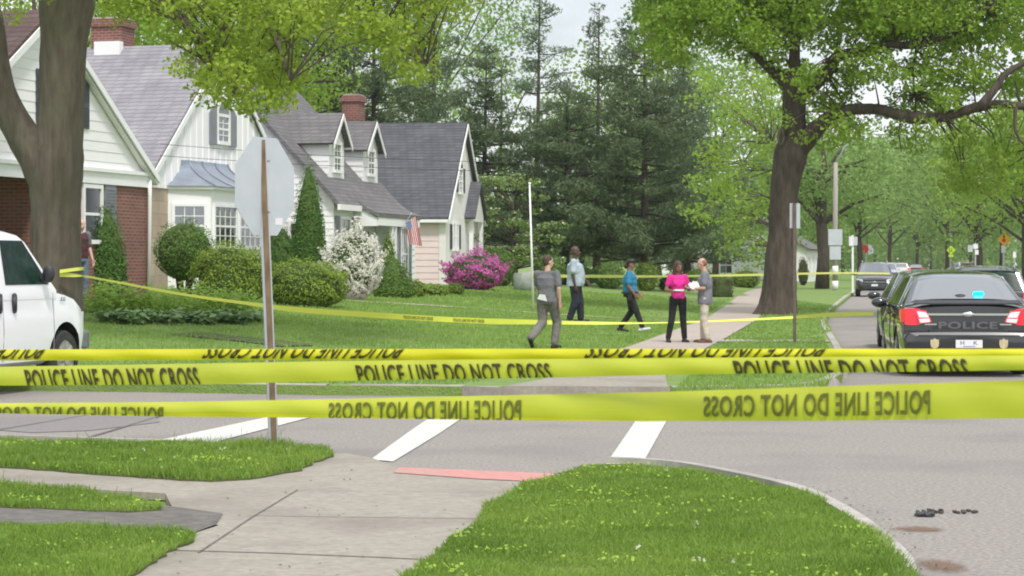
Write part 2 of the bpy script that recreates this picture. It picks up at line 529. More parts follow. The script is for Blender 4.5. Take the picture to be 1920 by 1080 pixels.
def leaf_quads(Cn, size, up=0.6, aspect=0.6, nrm=None, droop=0.0):
    """diamond leaves at the centres Cn; normals are random, pulled upwards (up) or towards nrm"""
    N = len(Cn)
    n = rng.normal(size=(N, 3))
    n = unit(n)
    if nrm is not None: n = unit(n * 0.75 + nrm)
    n[:, 2] += up
    n = unit(n)
    t = np.cross(n, rng.normal(size=(N, 3)))
    t = unit(t)
    b = np.cross(n, t)
    s = (size * rng.uniform(0.6, 1.25, N))[:, None]
    V = np.empty((N, 4, 3))
    V[:, 0] = Cn + t * s * 0.5
    V[:, 1] = Cn + b * s * 0.5 * aspect + n * s * 0.07
    V[:, 2] = Cn - t * s * 0.5
    V[:, 3] = Cn - b * s * 0.5 * aspect + n * s * 0.07
    V[:, 0, 2] -= (droop * s[:, 0])
    return V.reshape(-1, 3)


def clumps(centres, radii, per, size, flat=0.7, up=0.6, aspect=0.6):
    out = []
    for c, r in zip(centres, radii):
        k = max(4, int(per * r * r))
        d = unit(rng.normal(size=(k, 3)))
        rad = r * rng.uniform(0.25, 1.0, k) ** 0.45
        p = d * rad[:, None]
        p[:, 2] *= flat
        out.append(np.asarray(c) + p)
    Cn = np.concatenate(out)
    return leaf_quads(Cn, size, up, aspect)


def in_poly(x, y, poly):
    c = False
    n = len(poly)
    j = n - 1
    for i in range(n):
        xi, yi = poly[i][0], poly[i][1]
        xj, yj = poly[j][0], poly[j][1]
        if (yi > y) != (yj > y) and x < (xj - xi) * (y - yi) / (yj - yi) + xi:
            c = not c
        j = i
    return c


def in_poly_np(x, y, poly):
    c = np.zeros(len(x), bool)
    n = len(poly)
    j = n - 1
    for i in range(n):
        xi, yi = poly[i][0], poly[i][1]
        xj, yj = poly[j][0], poly[j][1]
        if yj != yi:
            t = ((yi > y) != (yj > y)) & (x < (xj - xi) * (y - yi) / (yj - yi) + xi)
            c ^= t
        j = i
    return c


def sheet(name, poly, zf, m, pts=(), kind='structure', skirt=0.0, label=None):
    """a polygon (x,y) filled with extra interior points, heights from zf"""
    poly = [(p[0], p[1]) for p in poly]
    area = sum(poly[i][0] * poly[(i + 1) % len(poly)][1] - poly[(i + 1) % len(poly)][0] * poly[i][1] for i in range(len(poly)))
    if area < 0: poly = poly[::-1]
    vs = [Vector(p) for p in poly]
    n = len(vs)
    vs += [Vector(p) for p in pts if in_poly(p[0], p[1], poly)]
    vo, eo, fo, _, _, _ = delaunay_2d_cdt(vs, [], [list(range(n))], 1, 1e-5)
    mb = MB()
    mb.add([(v.x, v.y, zf(v.x, v.y)) for v in vo], [tuple(f) for f in fo])
    if skirt:
        for i in range(n):
            a, b = poly[i], poly[(i + 1) % n]
            za, zb = zf(*a), zf(*b)
            mb.quad((a[0], a[1], za), (a[0], a[1], za - skirt), (b[0], b[1], zb - skirt), (b[0], b[1], zb))
    o = mb.build(name, m)
    bm = bmesh.new(); bm.from_mesh(o.data)
    bmesh.ops.recalc_face_normals(bm, faces=bm.faces)
    up = sum(f.normal.z * f.calc_area() for f in bm.faces)
    if up < 0: bmesh.ops.reverse_faces(bm, faces=bm.faces)
    bm.to_mesh(o.data); bm.free()
    o['kind'] = kind
    if label: o['label'] = label
    return o


def text_geo(body, w, h, bold=0.02):
    """flat text as vertices (0..w, 0..h) and faces"""
    cu = bpy.data.curves.new('txt', 'FONT')
    cu.body = body
    cu.size = 1
    cu.offset = bold
    cu.resolution_u = 3
    cu.space_character = 1.08
    ob = bpy.data.objects.new('txt', cu)
    C.objects.link(ob)
    dg = bpy.context.evaluated_depsgraph_get()
    me = bpy.data.meshes.new_from_object(ob.evaluated_get(dg))
    vs = np.array([v.co[:] for v in me.vertices])
    fs = [tuple(p.vertices) for p in me.polygons]
    bpy.data.objects.remove(ob)
    bpy.data.curves.remove(cu)
    bpy.data.meshes.remove(me)
    mn, mx_ = vs.min(0), vs.max(0)
    vs[:, 0] = (vs[:, 0] - mn[0]) / (mx_[0] - mn[0]) * w
    vs[:, 1] = (vs[:, 1] - mn[1]) / (mx_[1] - mn[1]) * h
    return vs[:, :2], fs


def clip_geo(vs, fs, lo, hi):
    bm = bmesh.new()
    bv = [bm.verts.new((x, y, 0)) for x, y in vs]
    for f in fs:
        try: bm.faces.new([bv[i] for i in f])
        except ValueError: pass
    for co, no in (((0, lo, 0), (0, -1, 0)), ((0, hi, 0), (0, 1, 0))):
        bmesh.ops.bisect_plane(bm, geom=bm.verts[:] + bm.edges[:] + bm.faces[:], plane_co=co, plane_no=no, clear_outer=True)
    bm.verts.index_update()
    v = np.array([q.co[:2] for q in bm.verts])
    f = [tuple(q.index for q in p.verts) for p in bm.faces]
    bm.free()
    return v, f


def remesh(name, mb, m, parent, vox=0.014, smooth_it=6):
    """union of closed pieces -> ONE continuous smooth surface"""
    o = mb.build(name, m, None)
    md = o.modifiers.new('r', 'REMESH')
    md.mode = 'VOXEL'; md.voxel_size = vox; md.use_smooth_shade = True
    if smooth_it:
        sm = o.modifiers.new('s', 'SMOOTH')
        sm.factor = 0.5; sm.iterations = smooth_it
    dg = bpy.context.evaluated_depsgraph_get()
    me = bpy.data.meshes.new_from_object(o.evaluated_get(dg))
    o.modifiers.clear()
    old = o.data
    o.data = me
    bpy.data.meshes.remove(old)
    me.name = name
    o.parent = parent
    return o

# ------------------------------------------------------------------ ground, roads, pavements
sw_pts = [G(490, 1080, .12), G(845, 885, .12), G(1075, 722, .12), G(1247, 655, .12), G(1370, 600, .12), G(1402, 570, .12),
          G(1428, 545, .12), G(1535, 520, .12), G(1592, 508, .12)]
SWY = [p.y for p in sw_pts]; SWX = [p.x for p in sw_pts]


def swx(y): return float(np.interp(y, SWY, SWX))


def sstep(t):
    t = min(max(t, 0.0), 1.0)
    return t * t * (3 - 2 * t)


def terrain(x, y):
    if y < 28: return 0.12
    u = swx(y) - 0.8 - x
    return 0.12 + 0.066 * sstep((y - 29) / 14) * min(max(u - 1.0, 0), 12.5)


def GT(px, py):
    """a point on the lawn seen at that pixel"""
    p = G(px, py, .12)
    for _ in range(12):
        p = G(px, py, 0.5 * p.z + 0.5 * terrain(p.x, p.y))
    return p


TH = math.atan2(swx(41) - swx(11), 30.0)      # the street runs this far off +Y
E1 = Vector((cos(TH), -sin(TH), 0)); E2 = Vector((sin(TH), cos(TH), 0))

mb = MB(); mb.quad((-1500, -60, -.03), (1500, -60, -.03), (1500, 2500, -.03), (-1500, 2500, -.03))
o = mb.build('ground', M['lawn']); o['kind'] = 'structure'

# kerb line of the far corner and the street
cA = G(250, 735)                                           # far kerb of the cross street, left part
curb_px = [(1480, 742), (1548, 733), (1578, 718), (1591, 700), (1580, 665), (1561, 633), (1550, 610), (1556, 594), (1568, 580), (1604, 550), (1650, 525),
           (1690, 507), (1712, 500)]
curbB = [G(a, b) for a, b in curb_px]
farL = cA - E1 * 75
left_line = [farL, cA - E1 * 20, cA - E1 * 5, cA, G(610, 741), G(1000, 744), G(1250, 745)]
lawnB = left_line + curbB + [Vector((-250, 1020, 0)), Vector((-250, 300, 0)), Vector((-90, 60, 0))]
rightkerb = [p + Vector((10.5, 0, 0)) for p in curbB]

# one asphalt sheet per road
nearL = [Vector((-60, 30, 0)), G(-300, 822), G(-40, 822), G(610, 850), G(740, 880), G(1040, 888), G(1140, 870), G(1300, 879), G(1420, 902), G(1520, 927),
         G(1600, 966), G(1660, 1006), G(1710, 1052), G(1726, 1085), G(1760, 1250)]
road_poly = [farL + E2 * .2] + [p + E2 * .2 for p in left_line[1:]] + [curbB[0], curbB[1], curbB[2], curbB[3]] + [Vector((curbB[3].x + 60, curbB[3].y + 4, 0)), Vector((60, 6, 0)), Vector((3.0, 2, 0))] + nearL[::-1]
sheet('cross_street', road_poly, lambda x, y: 0.0, M['asphalt'])
st = [curbB[3] + Vector((-.3, -.05, 0))] + [p + Vector((-.3, 0, 0)) for p in curbB[4:]] + [p for p in rightkerb[4:]][::-1] + [Vector((curbB[3].x + 59.9, curbB[3].y + 3.98, 0))]
sheet('street', st, lambda x, y: 0.004, M['asphalt'])

pts = []
y = 28.0
while y < 1000:
    stp = 1.2 if y < 60 else (3 if y < 120 else 25)
    x = -60
    while x < 60:
        pts.append((x + random.uniform(-.2, .2), y + random.uniform(-.2, .2)))
        x += stp if -20 < x < 22 else stp * 4
    y += stp
sheet('lawn', lawnB, terrain, M['lawn'], pts, skirt=0.2)
rl = [p for p in rightkerb[3:]] + [Vector((500, 1020, 0)), Vector((400, 40, 0)), Vector((50, 34, 0))]
sheet('verge', rl, lambda x, y: .12, M['lawn'], skirt=.2)
# cross street's far pavement (dirt strip and worn kerb)


def kerb(name, line, w=0.16, h=0.13, side=1):
    """a kerb stone strip along the line; side = +1 puts its body to the left of travel"""
    mb = MB()
    n = len(line)
    offs = []
    for i, p in enumerate(line):
        a = line[max(i - 1, 0)]; b = line[min(i + 1, n - 1)]
        t = (b - a); t.z = 0; t.normalize()
        offs.append(Vector((-t.y, t.x, 0)) * w * side)
    for i in range(n - 1):
        p, q = line[i], line[i + 1]
        po, qo = p + offs[i], q + offs[i + 1]
        lean_p, lean_q = offs[i] * .18, offs[i + 1] * .18
        a = [Vector((v.x, v.y, z)) for v, z in ((p, -.02), (q, -.02), (q + lean_q, h), (p + lean_p, h))]
        mb.quad(*a)
        mb.quad(a[3], a[2], Vector((qo.x, qo.y, h + .004)), Vector((po.x, po.y, h + .004)))
        mb.quad(Vector((po.x, po.y, h + .004)), Vector((qo.x, qo.y, h + .004)), Vector((qo.x, qo.y, -.02)), Vector((po.x, po.y, -.02)))
    o = mb.build(name, M['kerb']); o['kind'] = 'structure'
    return o


def smooth_line(pts, k=3):
    out = []
    n = len(pts)
    for i in range(n - 1):
        p0, p1, p2, p3 = pts[max(i - 1, 0)], pts[i], pts[i + 1], pts[min(i + 2, n - 1)]
        for j in range(k):
            t = j / k
            out.append(0.5 * ((2 * p1) + (p2 - p0) * t + (2 * p0 - 5 * p1 + 4 * p2 - p3) * t * t + (3 * p1 - p0 - 3 * p2 + p3) * t ** 3))
    out.append(pts[-1].copy())
    return out


kerb('kerb', left_line[:5] , side=1)
kerb('kerb', [G(655, 741.2), G(760, 742), G(870, 743)], side=1)
kerb('kerb', [G(1262, 745)] + smooth_line(curbB, 3), side=1)
kerb('kerb', rightkerb[3:], side=-1)
nk = smooth_line([G(1145, 868), G(1215, 871), G(1300, 879), G(1420, 902), G(1520, 927), G(1600, 966), G(1660, 1006), G(1710, 1052), G(1728, 1090), G(1745, 1250)], 3)
kerb('kerb', nk, w=.13, h=.055, side=-1)
kerb('kerb', [G(-300, 824), G(0, 824), G(300, 833), G(600, 846)], w=.13, h=.05, side=-1)

# markings: lie on the asphalt
for lab, q in (('white line at the left of the crossing', [(283, 830), (392, 833), (600, 779), (700, 757), (655, 757), (520, 779)]),
               ('white crossing line beside the red pad', [(695, 863), (737, 867), (822, 815), (862, 788), (925, 751), (885, 751), (800, 788), (768, 810)]),
               ('white crossing line running under the right grass', [(1136, 872), (1204, 872), (1250, 790), (1264, 752), (1222, 752), (1192, 790)])):
    sheet('road_marking', [G(a, b) for a, b in q], lambda x, y: .008, M['paint'], label=lab)
for q in ([(120, 833), (128, 834), (310, 779), (303, 779)], [(0, 808), (0, 805), (160, 779), (166, 779)], [(840, 790), (905, 773), (900, 772), (835, 789)]):
    sheet('tar_seam', [G(a, b) for a, b in q], lambda x, y: .006, M['tar'])
sheet('asphalt_patch', [G(a, b) for a, b in [(60, 812), (170, 808), (300, 792), (290, 780), (120, 780), (0, 786), (-100, 800)]], lambda x, y: .005, M['patch'])


# ---- the pavement on this side of the cross street
def zn(x, y):
    return 0.03


def strip_line(name, pxs, z, w, m, label=None):
    pts_ = [G(a, b, z) for a, b in pxs]
    mb = MB()
    for i in range(len(pts_) - 1):
        t = (pts_[i + 1] - pts_[i]).normalized(); n = Vector((-t.y, t.x, 0)) * w / 2
        mb.quad(pts_[i] - n, pts_[i + 1] - n, pts_[i + 1] + n, pts_[i] + n)
    o = mb.build(name, M[m]); o['kind'] = 'structure'
    return o


ZP = .03
pave = [G(a, b, ZP) for a, b in [(-300, 868), (0, 866), (150, 876), (400, 890), (470, 880), (545, 866), (606, 852), (650, 850), (700, 859), (745, 878), (1045, 888),
        (1090, 890), (1050, 930), (960, 960), (900, 1010), (820, 1090), (700, 1250), (90, 1250), (190, 1090), (300, 1020),
        (410, 985), (330, 965), (310, 925), (130, 915), (0, 912), (-300, 905)]]
ip = [(x * .35 - 6, 9 + y * .35) for x in range(40) for y in range(30)]
sheet('pavement', pave, zn, M['concrete'], skirt=.05)
strip_line('joint', [(372, 1036), (470, 971), (558, 918)], .0335, .014, 'dark_path')
strip_line('joint', [(215, 1028), (500, 1036), (700, 1044), (830, 1050)], .0335, .02, 'dark_path')
strip_line('joint', [(462, 966), (640, 969), (915, 972)], .0335, .012, 'dark_path')
strip_line('joint', [(560, 917), (700, 920), (960, 922)], .0335, .008, 'kerb')
sheet('kerb_ramp_pad', [G(748, 877, ZP), G(900, 883, ZP), G(1043, 889, ZP), G(1030, 905, ZP), G(900, 899, ZP), G(738, 887, ZP)], lambda x, y: .035, M['pad'], label='faded red ramp pad at the road edge')
sheet('path', [G(a, b, ZP) for a, b in [(-300, 946), (0, 946), (300, 948), (418, 964), (405, 985), (350, 1005), (150, 1000), (0, 992), (-300, 985)]], lambda x, y: .036, M['dark_path'], label='narrow worn asphalt path between grass strips')

ZL = .043
zl = lambda x, y: ZL
patches = {
    'right': [(1043, 898), (1085, 884), (1140, 872), (1210, 874), (1290, 883), (1415, 904), (1512, 930), (1594, 970), (1650, 1008), (1697, 1054), (1712, 1092), (1725, 1250), (640, 1250), (755, 1090), (820, 1035), (880, 985), (925, 945), (985, 912)],
    'strip': [(-300, 828), (0, 828), (300, 836), (500, 840), (596, 846), (626, 854), (560, 880), (470, 897), (395, 901), (200, 889), (0, 875), (-300, 870)],
    'second': [(-300, 906), (0, 912), (150, 924), (290, 942), (303, 955), (240, 959), (0, 951), (-300, 948)],
    'front': [(-300, 985), (0, 985), (180, 992), (330, 1000), (370, 1008), (300, 1045), (215, 1095), (120, 1250), (-300, 1250)],
}


def ragged(poly, amp=.045, step=.12):
    out = []
    n = len(poly)
    for i in range(n):
        a, b = poly[i], poly[(i + 1) % n]
        L_ = (b - a).length; m_ = max(1, int(L_ / step)) if abs(a.x) < 8 else 1
        t = (b - a).normalized() if L_ > 1e-6 else Vector((1, 0, 0))
        nn = Vector((-t.y, t.x, 0))
        for j in range(m_):
            p = a.lerp(b, j / m_)
            if m_ > 1: p = p + nn * amp * (sin(p.x * 5.1 + p.y * 3.3) * .5 + random.uniform(-.6, .6))
            out.append(p)
    return out


patches = {k: ragged([G(a, b, ZL) for a, b in v]) for k, v in patches.items()}
for k, poly in patches.items():
    sheet('grass_bank', poly, zl, M['soil'], [(p[0], p[1]) for p in ip], skirt=.05)


# ---- blades of grass (nobody could count them)
def grass_mesh(name, poly, dens, hgt, wid, zf, m, clump=0.0, lean=0.5, label=None):
    xs = [p[0] for p in poly]; ys = [p[1] for p in poly]
    x0, x1, y0, y1 = min(xs), max(xs), min(ys), max(ys)
    n = int((x1 - x0) * (y1 - y0) * dens)
    x = rng.uniform(x0, x1, n); y = rng.uniform(y0, y1, n)
    keep = in_poly_np(x, y, poly)
    # only where this or a neighbouring camera could see it
    keep &= np.abs(x) < y * 0.30 + 0.6
    if clump:
        v = np.sin(x * 3.1 + 1.3 * np.sin(y * 2.3)) * np.sin(y * 3.7 + 1.1 * np.sin(x * 2.9)) + 0.5 * np.sin(x * 9.1 + y * 4) * np.sin(y * 8.3)
        keep &= (v + rng.uniform(-.5, .5, n)) > (clump - 1)
    x, y = x[keep], y[keep]
    n = len(x)
    if not n: return None
    z = np.array([zf(a, b) for a, b in zip(x, y)]) if not isinstance(zf, float) else np.full(n, zf)
    h = hgt * rng.uniform(0.35, 1.25, n) * (1 + 0.4 * np.sin(x * 1.7 + 1.2 * np.sin(y * 1.3)) * np.sin(y * 2.1) + .3 * np.sin(x * 6.3 + np.sin(y * 5)) * np.sin(y * 7.1))
    h *= np.where(rng.uniform(0, 1, n) < .012, 1.9, 1.0)
    a = rng.uniform(0, 2 * pi, n)
    w = wid * rng.uniform(0.6, 1.4, n)
    dx, dy = np.cos(a), np.sin(a)
    la = rng.uniform(0, 2 * pi, n); lm = h * rng.uniform(0.05, lean, n)
    V = np.empty((n, 4, 3))
    V[:, 0] = np.stack([x - dx * w / 2, y - dy * w / 2, z], 1)
    V[:, 1] = np.stack([x + dx * w / 2, y + dy * w / 2, z], 1)
    V[:, 2] = np.stack([x + dx * w * .3 + np.cos(la) * lm, y + dy * w * .3 + np.sin(la) * lm, z + h], 1)
    V[:, 3] = np.stack([x - dx * w * .15 + np.cos(la) * lm * .9, y - dy * w * .15 + np.sin(la) * lm * .9, z + h * .93], 1)
    o = quads_mesh(name, V.reshape(-1, 3), m)
    o['kind'] = 'stuff'
    if label: o['label'] = label
    return o


grass_mesh('grass', patches['right'], 13000, .036, .0055, .041, M['grass'], lean=1.2)
grass_mesh('grass', patches['strip'], 8000, .06, .007, .041, M['grass'], lean=1.0)
grass_mesh('grass', patches['second'], 9000, .05, .0065, .041, M['grass'], lean=1.0)
grass_mesh('grass', patches['front'], 13000, .036, .0055, .041, M['grass'], lean=1.2)


def clover(name, poly, n, zc, size=.03):
    xs = [p[0] for p in poly]; ys = [p[1] for p in poly]
    cs = []
    while len(cs) < n:
        x, y = random.uniform(min(xs), max(xs)), random.uniform(min(ys), max(ys))
        if in_poly(x, y, poly) and abs(x) < y * .3: cs.append((x, y))
    P_ = []
    for x, y in cs:
        k = random.randint(12, 60)
        r = random.uniform(.05, .22)
        xx = x + rng.normal(0, r * 1.3, k); yy = y + rng.normal(0, r * .7, k); kk = in_poly_np(xx, yy, poly)
        P_.append(np.stack([xx, yy, zc + rng.uniform(.02, .055, k)], 1)[kk])
    V = leaf_quads(np.concatenate(P_), size, up=1.2, aspect=.85)
    o = quads_mesh(name, V, M['clover']); o['kind'] = 'stuff'
    return o


for k, n, s in (('right', 62, .026), ('strip', 30, .03), ('second', 10, .026), ('front', 10, .022)):
    clover('clover', patches[k], n, .04, s)
fl = []
for k, n in (('right', 5), ('strip', 9), ('front', 1)):
    poly = patches[k]
    xs = [p[0] for p in poly]; ys = [p[1] for p in poly]
    while n:
        x, y = random.uniform(min(xs), max(xs)), random.uniform(min(ys), max(ys))
        if in_poly(x, y, poly) and abs(x) < y * .3:
            fl.append(np.stack([x + rng.normal(0, .012, 6), y + rng.normal(0, .012, 6), .10 + rng.normal(0, .008, 6)], 1)); n -= 1
o = quads_mesh('clover_flowers', leaf_quads(np.concatenate(fl), .022, .3, .9), M['petal']); o['kind'] = 'stuff'

far_poly = [cA - E1 * 6 + E2 * .2, cA + E2 * .2, G(640, 738), G(860, 740), G(1030, 708), (swx(31) - .8, 31), (swx(41) - .8, 41), (swx(60) - .8, 60), (-14, 62), (-14, 30)]
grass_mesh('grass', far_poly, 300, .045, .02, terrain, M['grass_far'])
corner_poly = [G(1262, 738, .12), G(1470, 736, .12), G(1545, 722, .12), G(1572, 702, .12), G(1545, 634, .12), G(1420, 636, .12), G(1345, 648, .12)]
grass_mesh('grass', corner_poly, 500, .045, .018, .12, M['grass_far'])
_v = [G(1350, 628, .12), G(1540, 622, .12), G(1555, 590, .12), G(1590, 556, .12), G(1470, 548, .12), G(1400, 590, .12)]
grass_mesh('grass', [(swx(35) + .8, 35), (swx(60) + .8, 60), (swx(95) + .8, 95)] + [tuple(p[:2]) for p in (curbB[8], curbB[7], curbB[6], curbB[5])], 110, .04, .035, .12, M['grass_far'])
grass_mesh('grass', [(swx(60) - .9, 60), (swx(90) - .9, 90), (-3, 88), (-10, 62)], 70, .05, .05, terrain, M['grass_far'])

# far pavement along the street, walkways and driveways
zt = lambda x, y: terrain(x, y) + .016


def ribbon(name, cl, half, m, zf=zt, label=None):
    L_ = []; R_ = []
    for i, p in enumerate(cl):
        a = cl[max(i - 1, 0)]; b = cl[min(i + 1, len(cl) - 1)]
        t = Vector((b.x - a.x, b.y - a.y, 0)).normalized()
        n = Vector((-t.y, t.x, 0)) * half
        L_.append(p + n); R_.append(p - n)
    mb = MB()
    for i in range(len(cl) - 1):
        q = [R_[i], R_[i + 1], L_[i + 1], L_[i]]
        mb.quad(*[(v.x, v.y, zf(v.x, v.y)) for v in q])
    o = mb.build(name, m); o['kind'] = 'structure'
    if label: o['label'] = label
    return o


cl = smooth_line([Vector((swx(y_), y_, 0)) for y_ in (29.5, 34, 41, 50, 60, 80, 116, 160, 235, 437)], 4)
ribbon('pavement', cl, .72, M['old_concrete'])
sheet('pavement', [G(866, 744), G(1256, 746), G(1252, 728, .1), G(1247, 704, .12), G(1050, 703, .12), G(1015, 714, .12), G(930, 732, .1)],
      lambda x, y: .137, M['concrete'], skirt=.14)
# walk from the second house's door to the pavement
w = [GT(560, 560), GT(700, 567), GT(860, 577), GT(1040, 590), GT(1190, 599), GT(1300, 602)]
ribbon('walkway', smooth_line(w, 4), .42, M['old_concrete'], lambda x, y: terrain(x, y) + .02, label='pale garden walk across the lawn')
w = [GT(345, 626), GT(420, 634), GT(500, 642), GT(560, 650)]
ribbon('walkway', smooth_line(w, 4), .38, M['soil'], lambda x, y: terrain(x, y) + .02, label='bare brown strip in the lawn')
w = [GT(1300, 640), GT(1430, 640), GT(1552, 640)]
ribbon('driveway', smooth_line(w, 3), .6, M['kerb'], lambda x, y: terrain(x, y) + .02)
w = [GT(1440, 606), GT(1350, 606)]
w = [GT(1400, 533), GT(1470, 530), GT(1530, 527)]
ribbon('driveway', smooth_line(w, 3), 2.0, M['old_concrete'], lambda x, y: terrain(x, y) + .02)

# soil that has washed off the kerb, and the litter on the asphalt
def dirt_mat():
    m, n, b = new_mat('dirt_film')
    b.inputs['Roughness'].default_value = .95
    t = n.nodes.new("ShaderNodeTexCoord"); mpp = n.nodes.new("ShaderNodeMapping")
    mpp.inputs['Location'].default_value = (-1, -1, 0); mpp.inputs['Scale'].default_value = (2, 2, 0)
    gr = n.nodes.new("ShaderNodeTexGradient"); gr.gradient_type = 'SPHERICAL'
    z = n.nodes.new("ShaderNodeTexNoise"); z.inputs['Scale'].default_value = 14; z.inputs['Detail'].default_value = 8; z.inputs['Roughness'].default_value = .7
    z2 = n.nodes.new("ShaderNodeTexNoise"); z2.inputs['Scale'].default_value = 60; z2.inputs['Detail'].default_value = 4
    ad = n.nodes.new("ShaderNodeMath"); ad.operation = 'MULTIPLY'
    mr = n.nodes.new("ShaderNodeMapRange"); mr.inputs['From Min'].default_value = .2; mr.inputs['From Max'].default_value = .36
    r = n.nodes.new("ShaderNodeValToRGB"); r.color_ramp.elements[0].color = (.13, .07, .04, 1); r.color_ramp.elements[1].color = (.27, .18, .12, 1)
    n.links.new(t.outputs['Generated'], mpp.inputs['Vector']); n.links.new(mpp.outputs['Vector'], gr.inputs['Vector'])
    n.links.new(t.outputs['Object'], z.inputs['Vector']); n.links.new(t.outputs['Object'], z2.inputs['Vector'])
    n.links.new(gr.outputs['Fac'], ad.inputs[0]); n.links.new(z.outputs['Fac'], ad.inputs[1]); n.links.new(ad.outputs[0], mr.inputs['Value'])
    mr.inputs['To Max'].default_value = .7
    n.links.new(mr.outputs['Result'], b.inputs['Alpha']); n.links.new(z2.outputs['Fac'], r.inputs['Fac']); n.links.new(r.outputs['Color'], b.inputs['Base Color'])
    return m


DM = dirt_mat()
for i, (a, b, rx, ry) in enumerate(((1722, 993, 90, 11), (1765, 1062, 80, 24))):
    c = G(a, b); k_ = F / c.y
    mb = MB(); wx = rx / k_; wy = ry / k_ * (c.y / H0)
    mb.quad((-wx, -wy, 0), (wx, -wy, 0), (wx, wy, 0), (-wx, wy, 0))
    o = mb.build('dirt', DM); o.location = (c.x, c.y, .006 + i * .0012); o['kind'] = 'stuff'


# ------------------------------------------------------------------ police tape in the foreground
def band(pairs):
    xs = [p[0] for p in pairs]; ys = [p[1] for p in pairs]
    return lambda x: float(np.interp(x, xs, ys))


def fore_tape(name, top, bot, s_of, mats, label, texts, xr=(-420, 2340), fold=None, shear=0.0, ink='tape_ink', dy=0.0):
    root = empty(name, P(960, 690, F / s_of(960)), 0, label, 'police tape')
    inv = root.location.copy()
    mb = MB()
    N = 150; K = 6
    grid = []

    def pt(x, t, off=0.0):
        d = F / s_of(x)
        y = top(x) + (bot(x) - top(x)) * (1 - t)
        p = P(x, y, d)
        bow = .004 * sin(t * pi) + .0025 * sin(x * .011 + dy) + .0012 * sin(x * .043 + t * 3)
        p.y -= bow + off
        return p - inv
    for i in range(N + 1):
        x = xr[0] + (xr[1] - xr[0]) * i / N
        grid.append([pt(x, j / K) for j in range(K + 1)])
    vs = [p for c in grid for p in c]
    fs = [(i * (K + 1) + j, (i + 1) * (K + 1) + j, (i + 1) * (K + 1) + j + 1, i * (K + 1) + j + 1) for i in range(N) for j in range(K)]
    mb.add(vs, fs)
    mb.build('tape_band', mats, root, smooth=True)
    if fold:   # the turned-over edge of the film
        mb = MB()
        for i in range(N):
            xa = xr[0] + (xr[1] - xr[0]) * i / N; xb = xr[0] + (xr[1] - xr[0]) * (i + 1) / N
            fa, fb = fold(xa), fold(xb)
            if fa <= .01 and fb <= .01: continue
            mb.quad(pt(xa, 0, .003), pt(xb, 0, .003), pt(xb, max(fb, .02), .003), pt(xa, max(fa, .02), .003))
        mb.build('folded_edge', M['tape_deep'], root, smooth=True)
    for (x0, x1, mode, lo, hi) in texts:
        # lo, hi: where the letters' feet and heads sit in the band (may run outside it and are cut there)
        v, f = text_geo('POLICE LINE DO NOT CROSS', 1, 1, .022)
        if mode in ('mirror',): v[:, 0] = 1 - v[:, 0]
        if mode in ('turned',): v = 1 - v
        v[:, 1] = lo + v[:, 1] * (hi - lo)
        v, f = clip_geo(v, f, .01, .99)
        tb = MB()
        tb.add([pt(x0 + (x1 - x0) * a + shear * (b - .5), b, .0045) for a, b in v], f)
        tb.build('lettering', M[ink], root)
    return root


s2 = lambda x: 664 + .178 * x
s1 = lambda x: 650 + .176 * x
s3 = lambda x: 684 + .156 * x
t1t = band([(-500, 656), (0, 655), (960, 654), (2400, 654)])
t1b = band([(-500, 676), (0, 676), (300, 675), (620, 675), (960, 675), (1250, 673), (2400, 672)])
fore_tape('police_tape', t1t, t1b, s1, M['tape_deep'], 'topmost narrow foreground tape strip with its lettering upside down', [
    (-270, 78, 'turned', .12, 1.55), (382, 750, 'turned', .12, 1.55), (1098, 1541, 'turned', .12, 1.55)], shear=16)
t2t = band([(-500, 690), (0, 687.5), (300, 683), (620, 677), (960, 673.5), (1250, 671.5), (1700, 668), (2400, 663)])
t2b = band([(-500, 726), (0, 723), (372, 721), (620, 714.5), (1030, 708), (1240, 703), (1550, 699), (1920, 694), (2400, 688)])
fore_tape('police_tape', t2t, t2b, s2, M['tape'], 'middle foreground tape with readable lettering cut off along its lower edge', [
    (48, 372, 'plain', -.28, .84), (668, 1031, 'plain', -.2, .80), (1375, 1812, 'plain', -.75, .84)], shear=-9, dy=2)
t3t = band([(-500, 760), (0, 756), (320, 753.5), (620, 748.5), (900, 742), (1240, 735), (1560, 724), (1920, 713), (2400, 699)])
t3b = band([(-500, 772), (0, 775), (300, 780.5), (620, 783.5), (900, 787), (1200, 790), (1560, 789), (1920, 784), (2400, 776)])
fore_tape('police_tape', t3t, t3b, s3, M['tape'], 'lowest and widest foreground tape with lettering seen from behind in mirror writing', [
    (-18, 307, 'mirror', -.65, .68), (616, 977, 'mirror', -.10, .82), (1318, 1743, 'mirror', .14, .82)],
    fold=lambda x: .26 * max(0, 1 - abs(x - 430) / 420) + .12 * max(0, 1 - abs(x - 1000) / 250), ink='tape_ink2', dy=4)


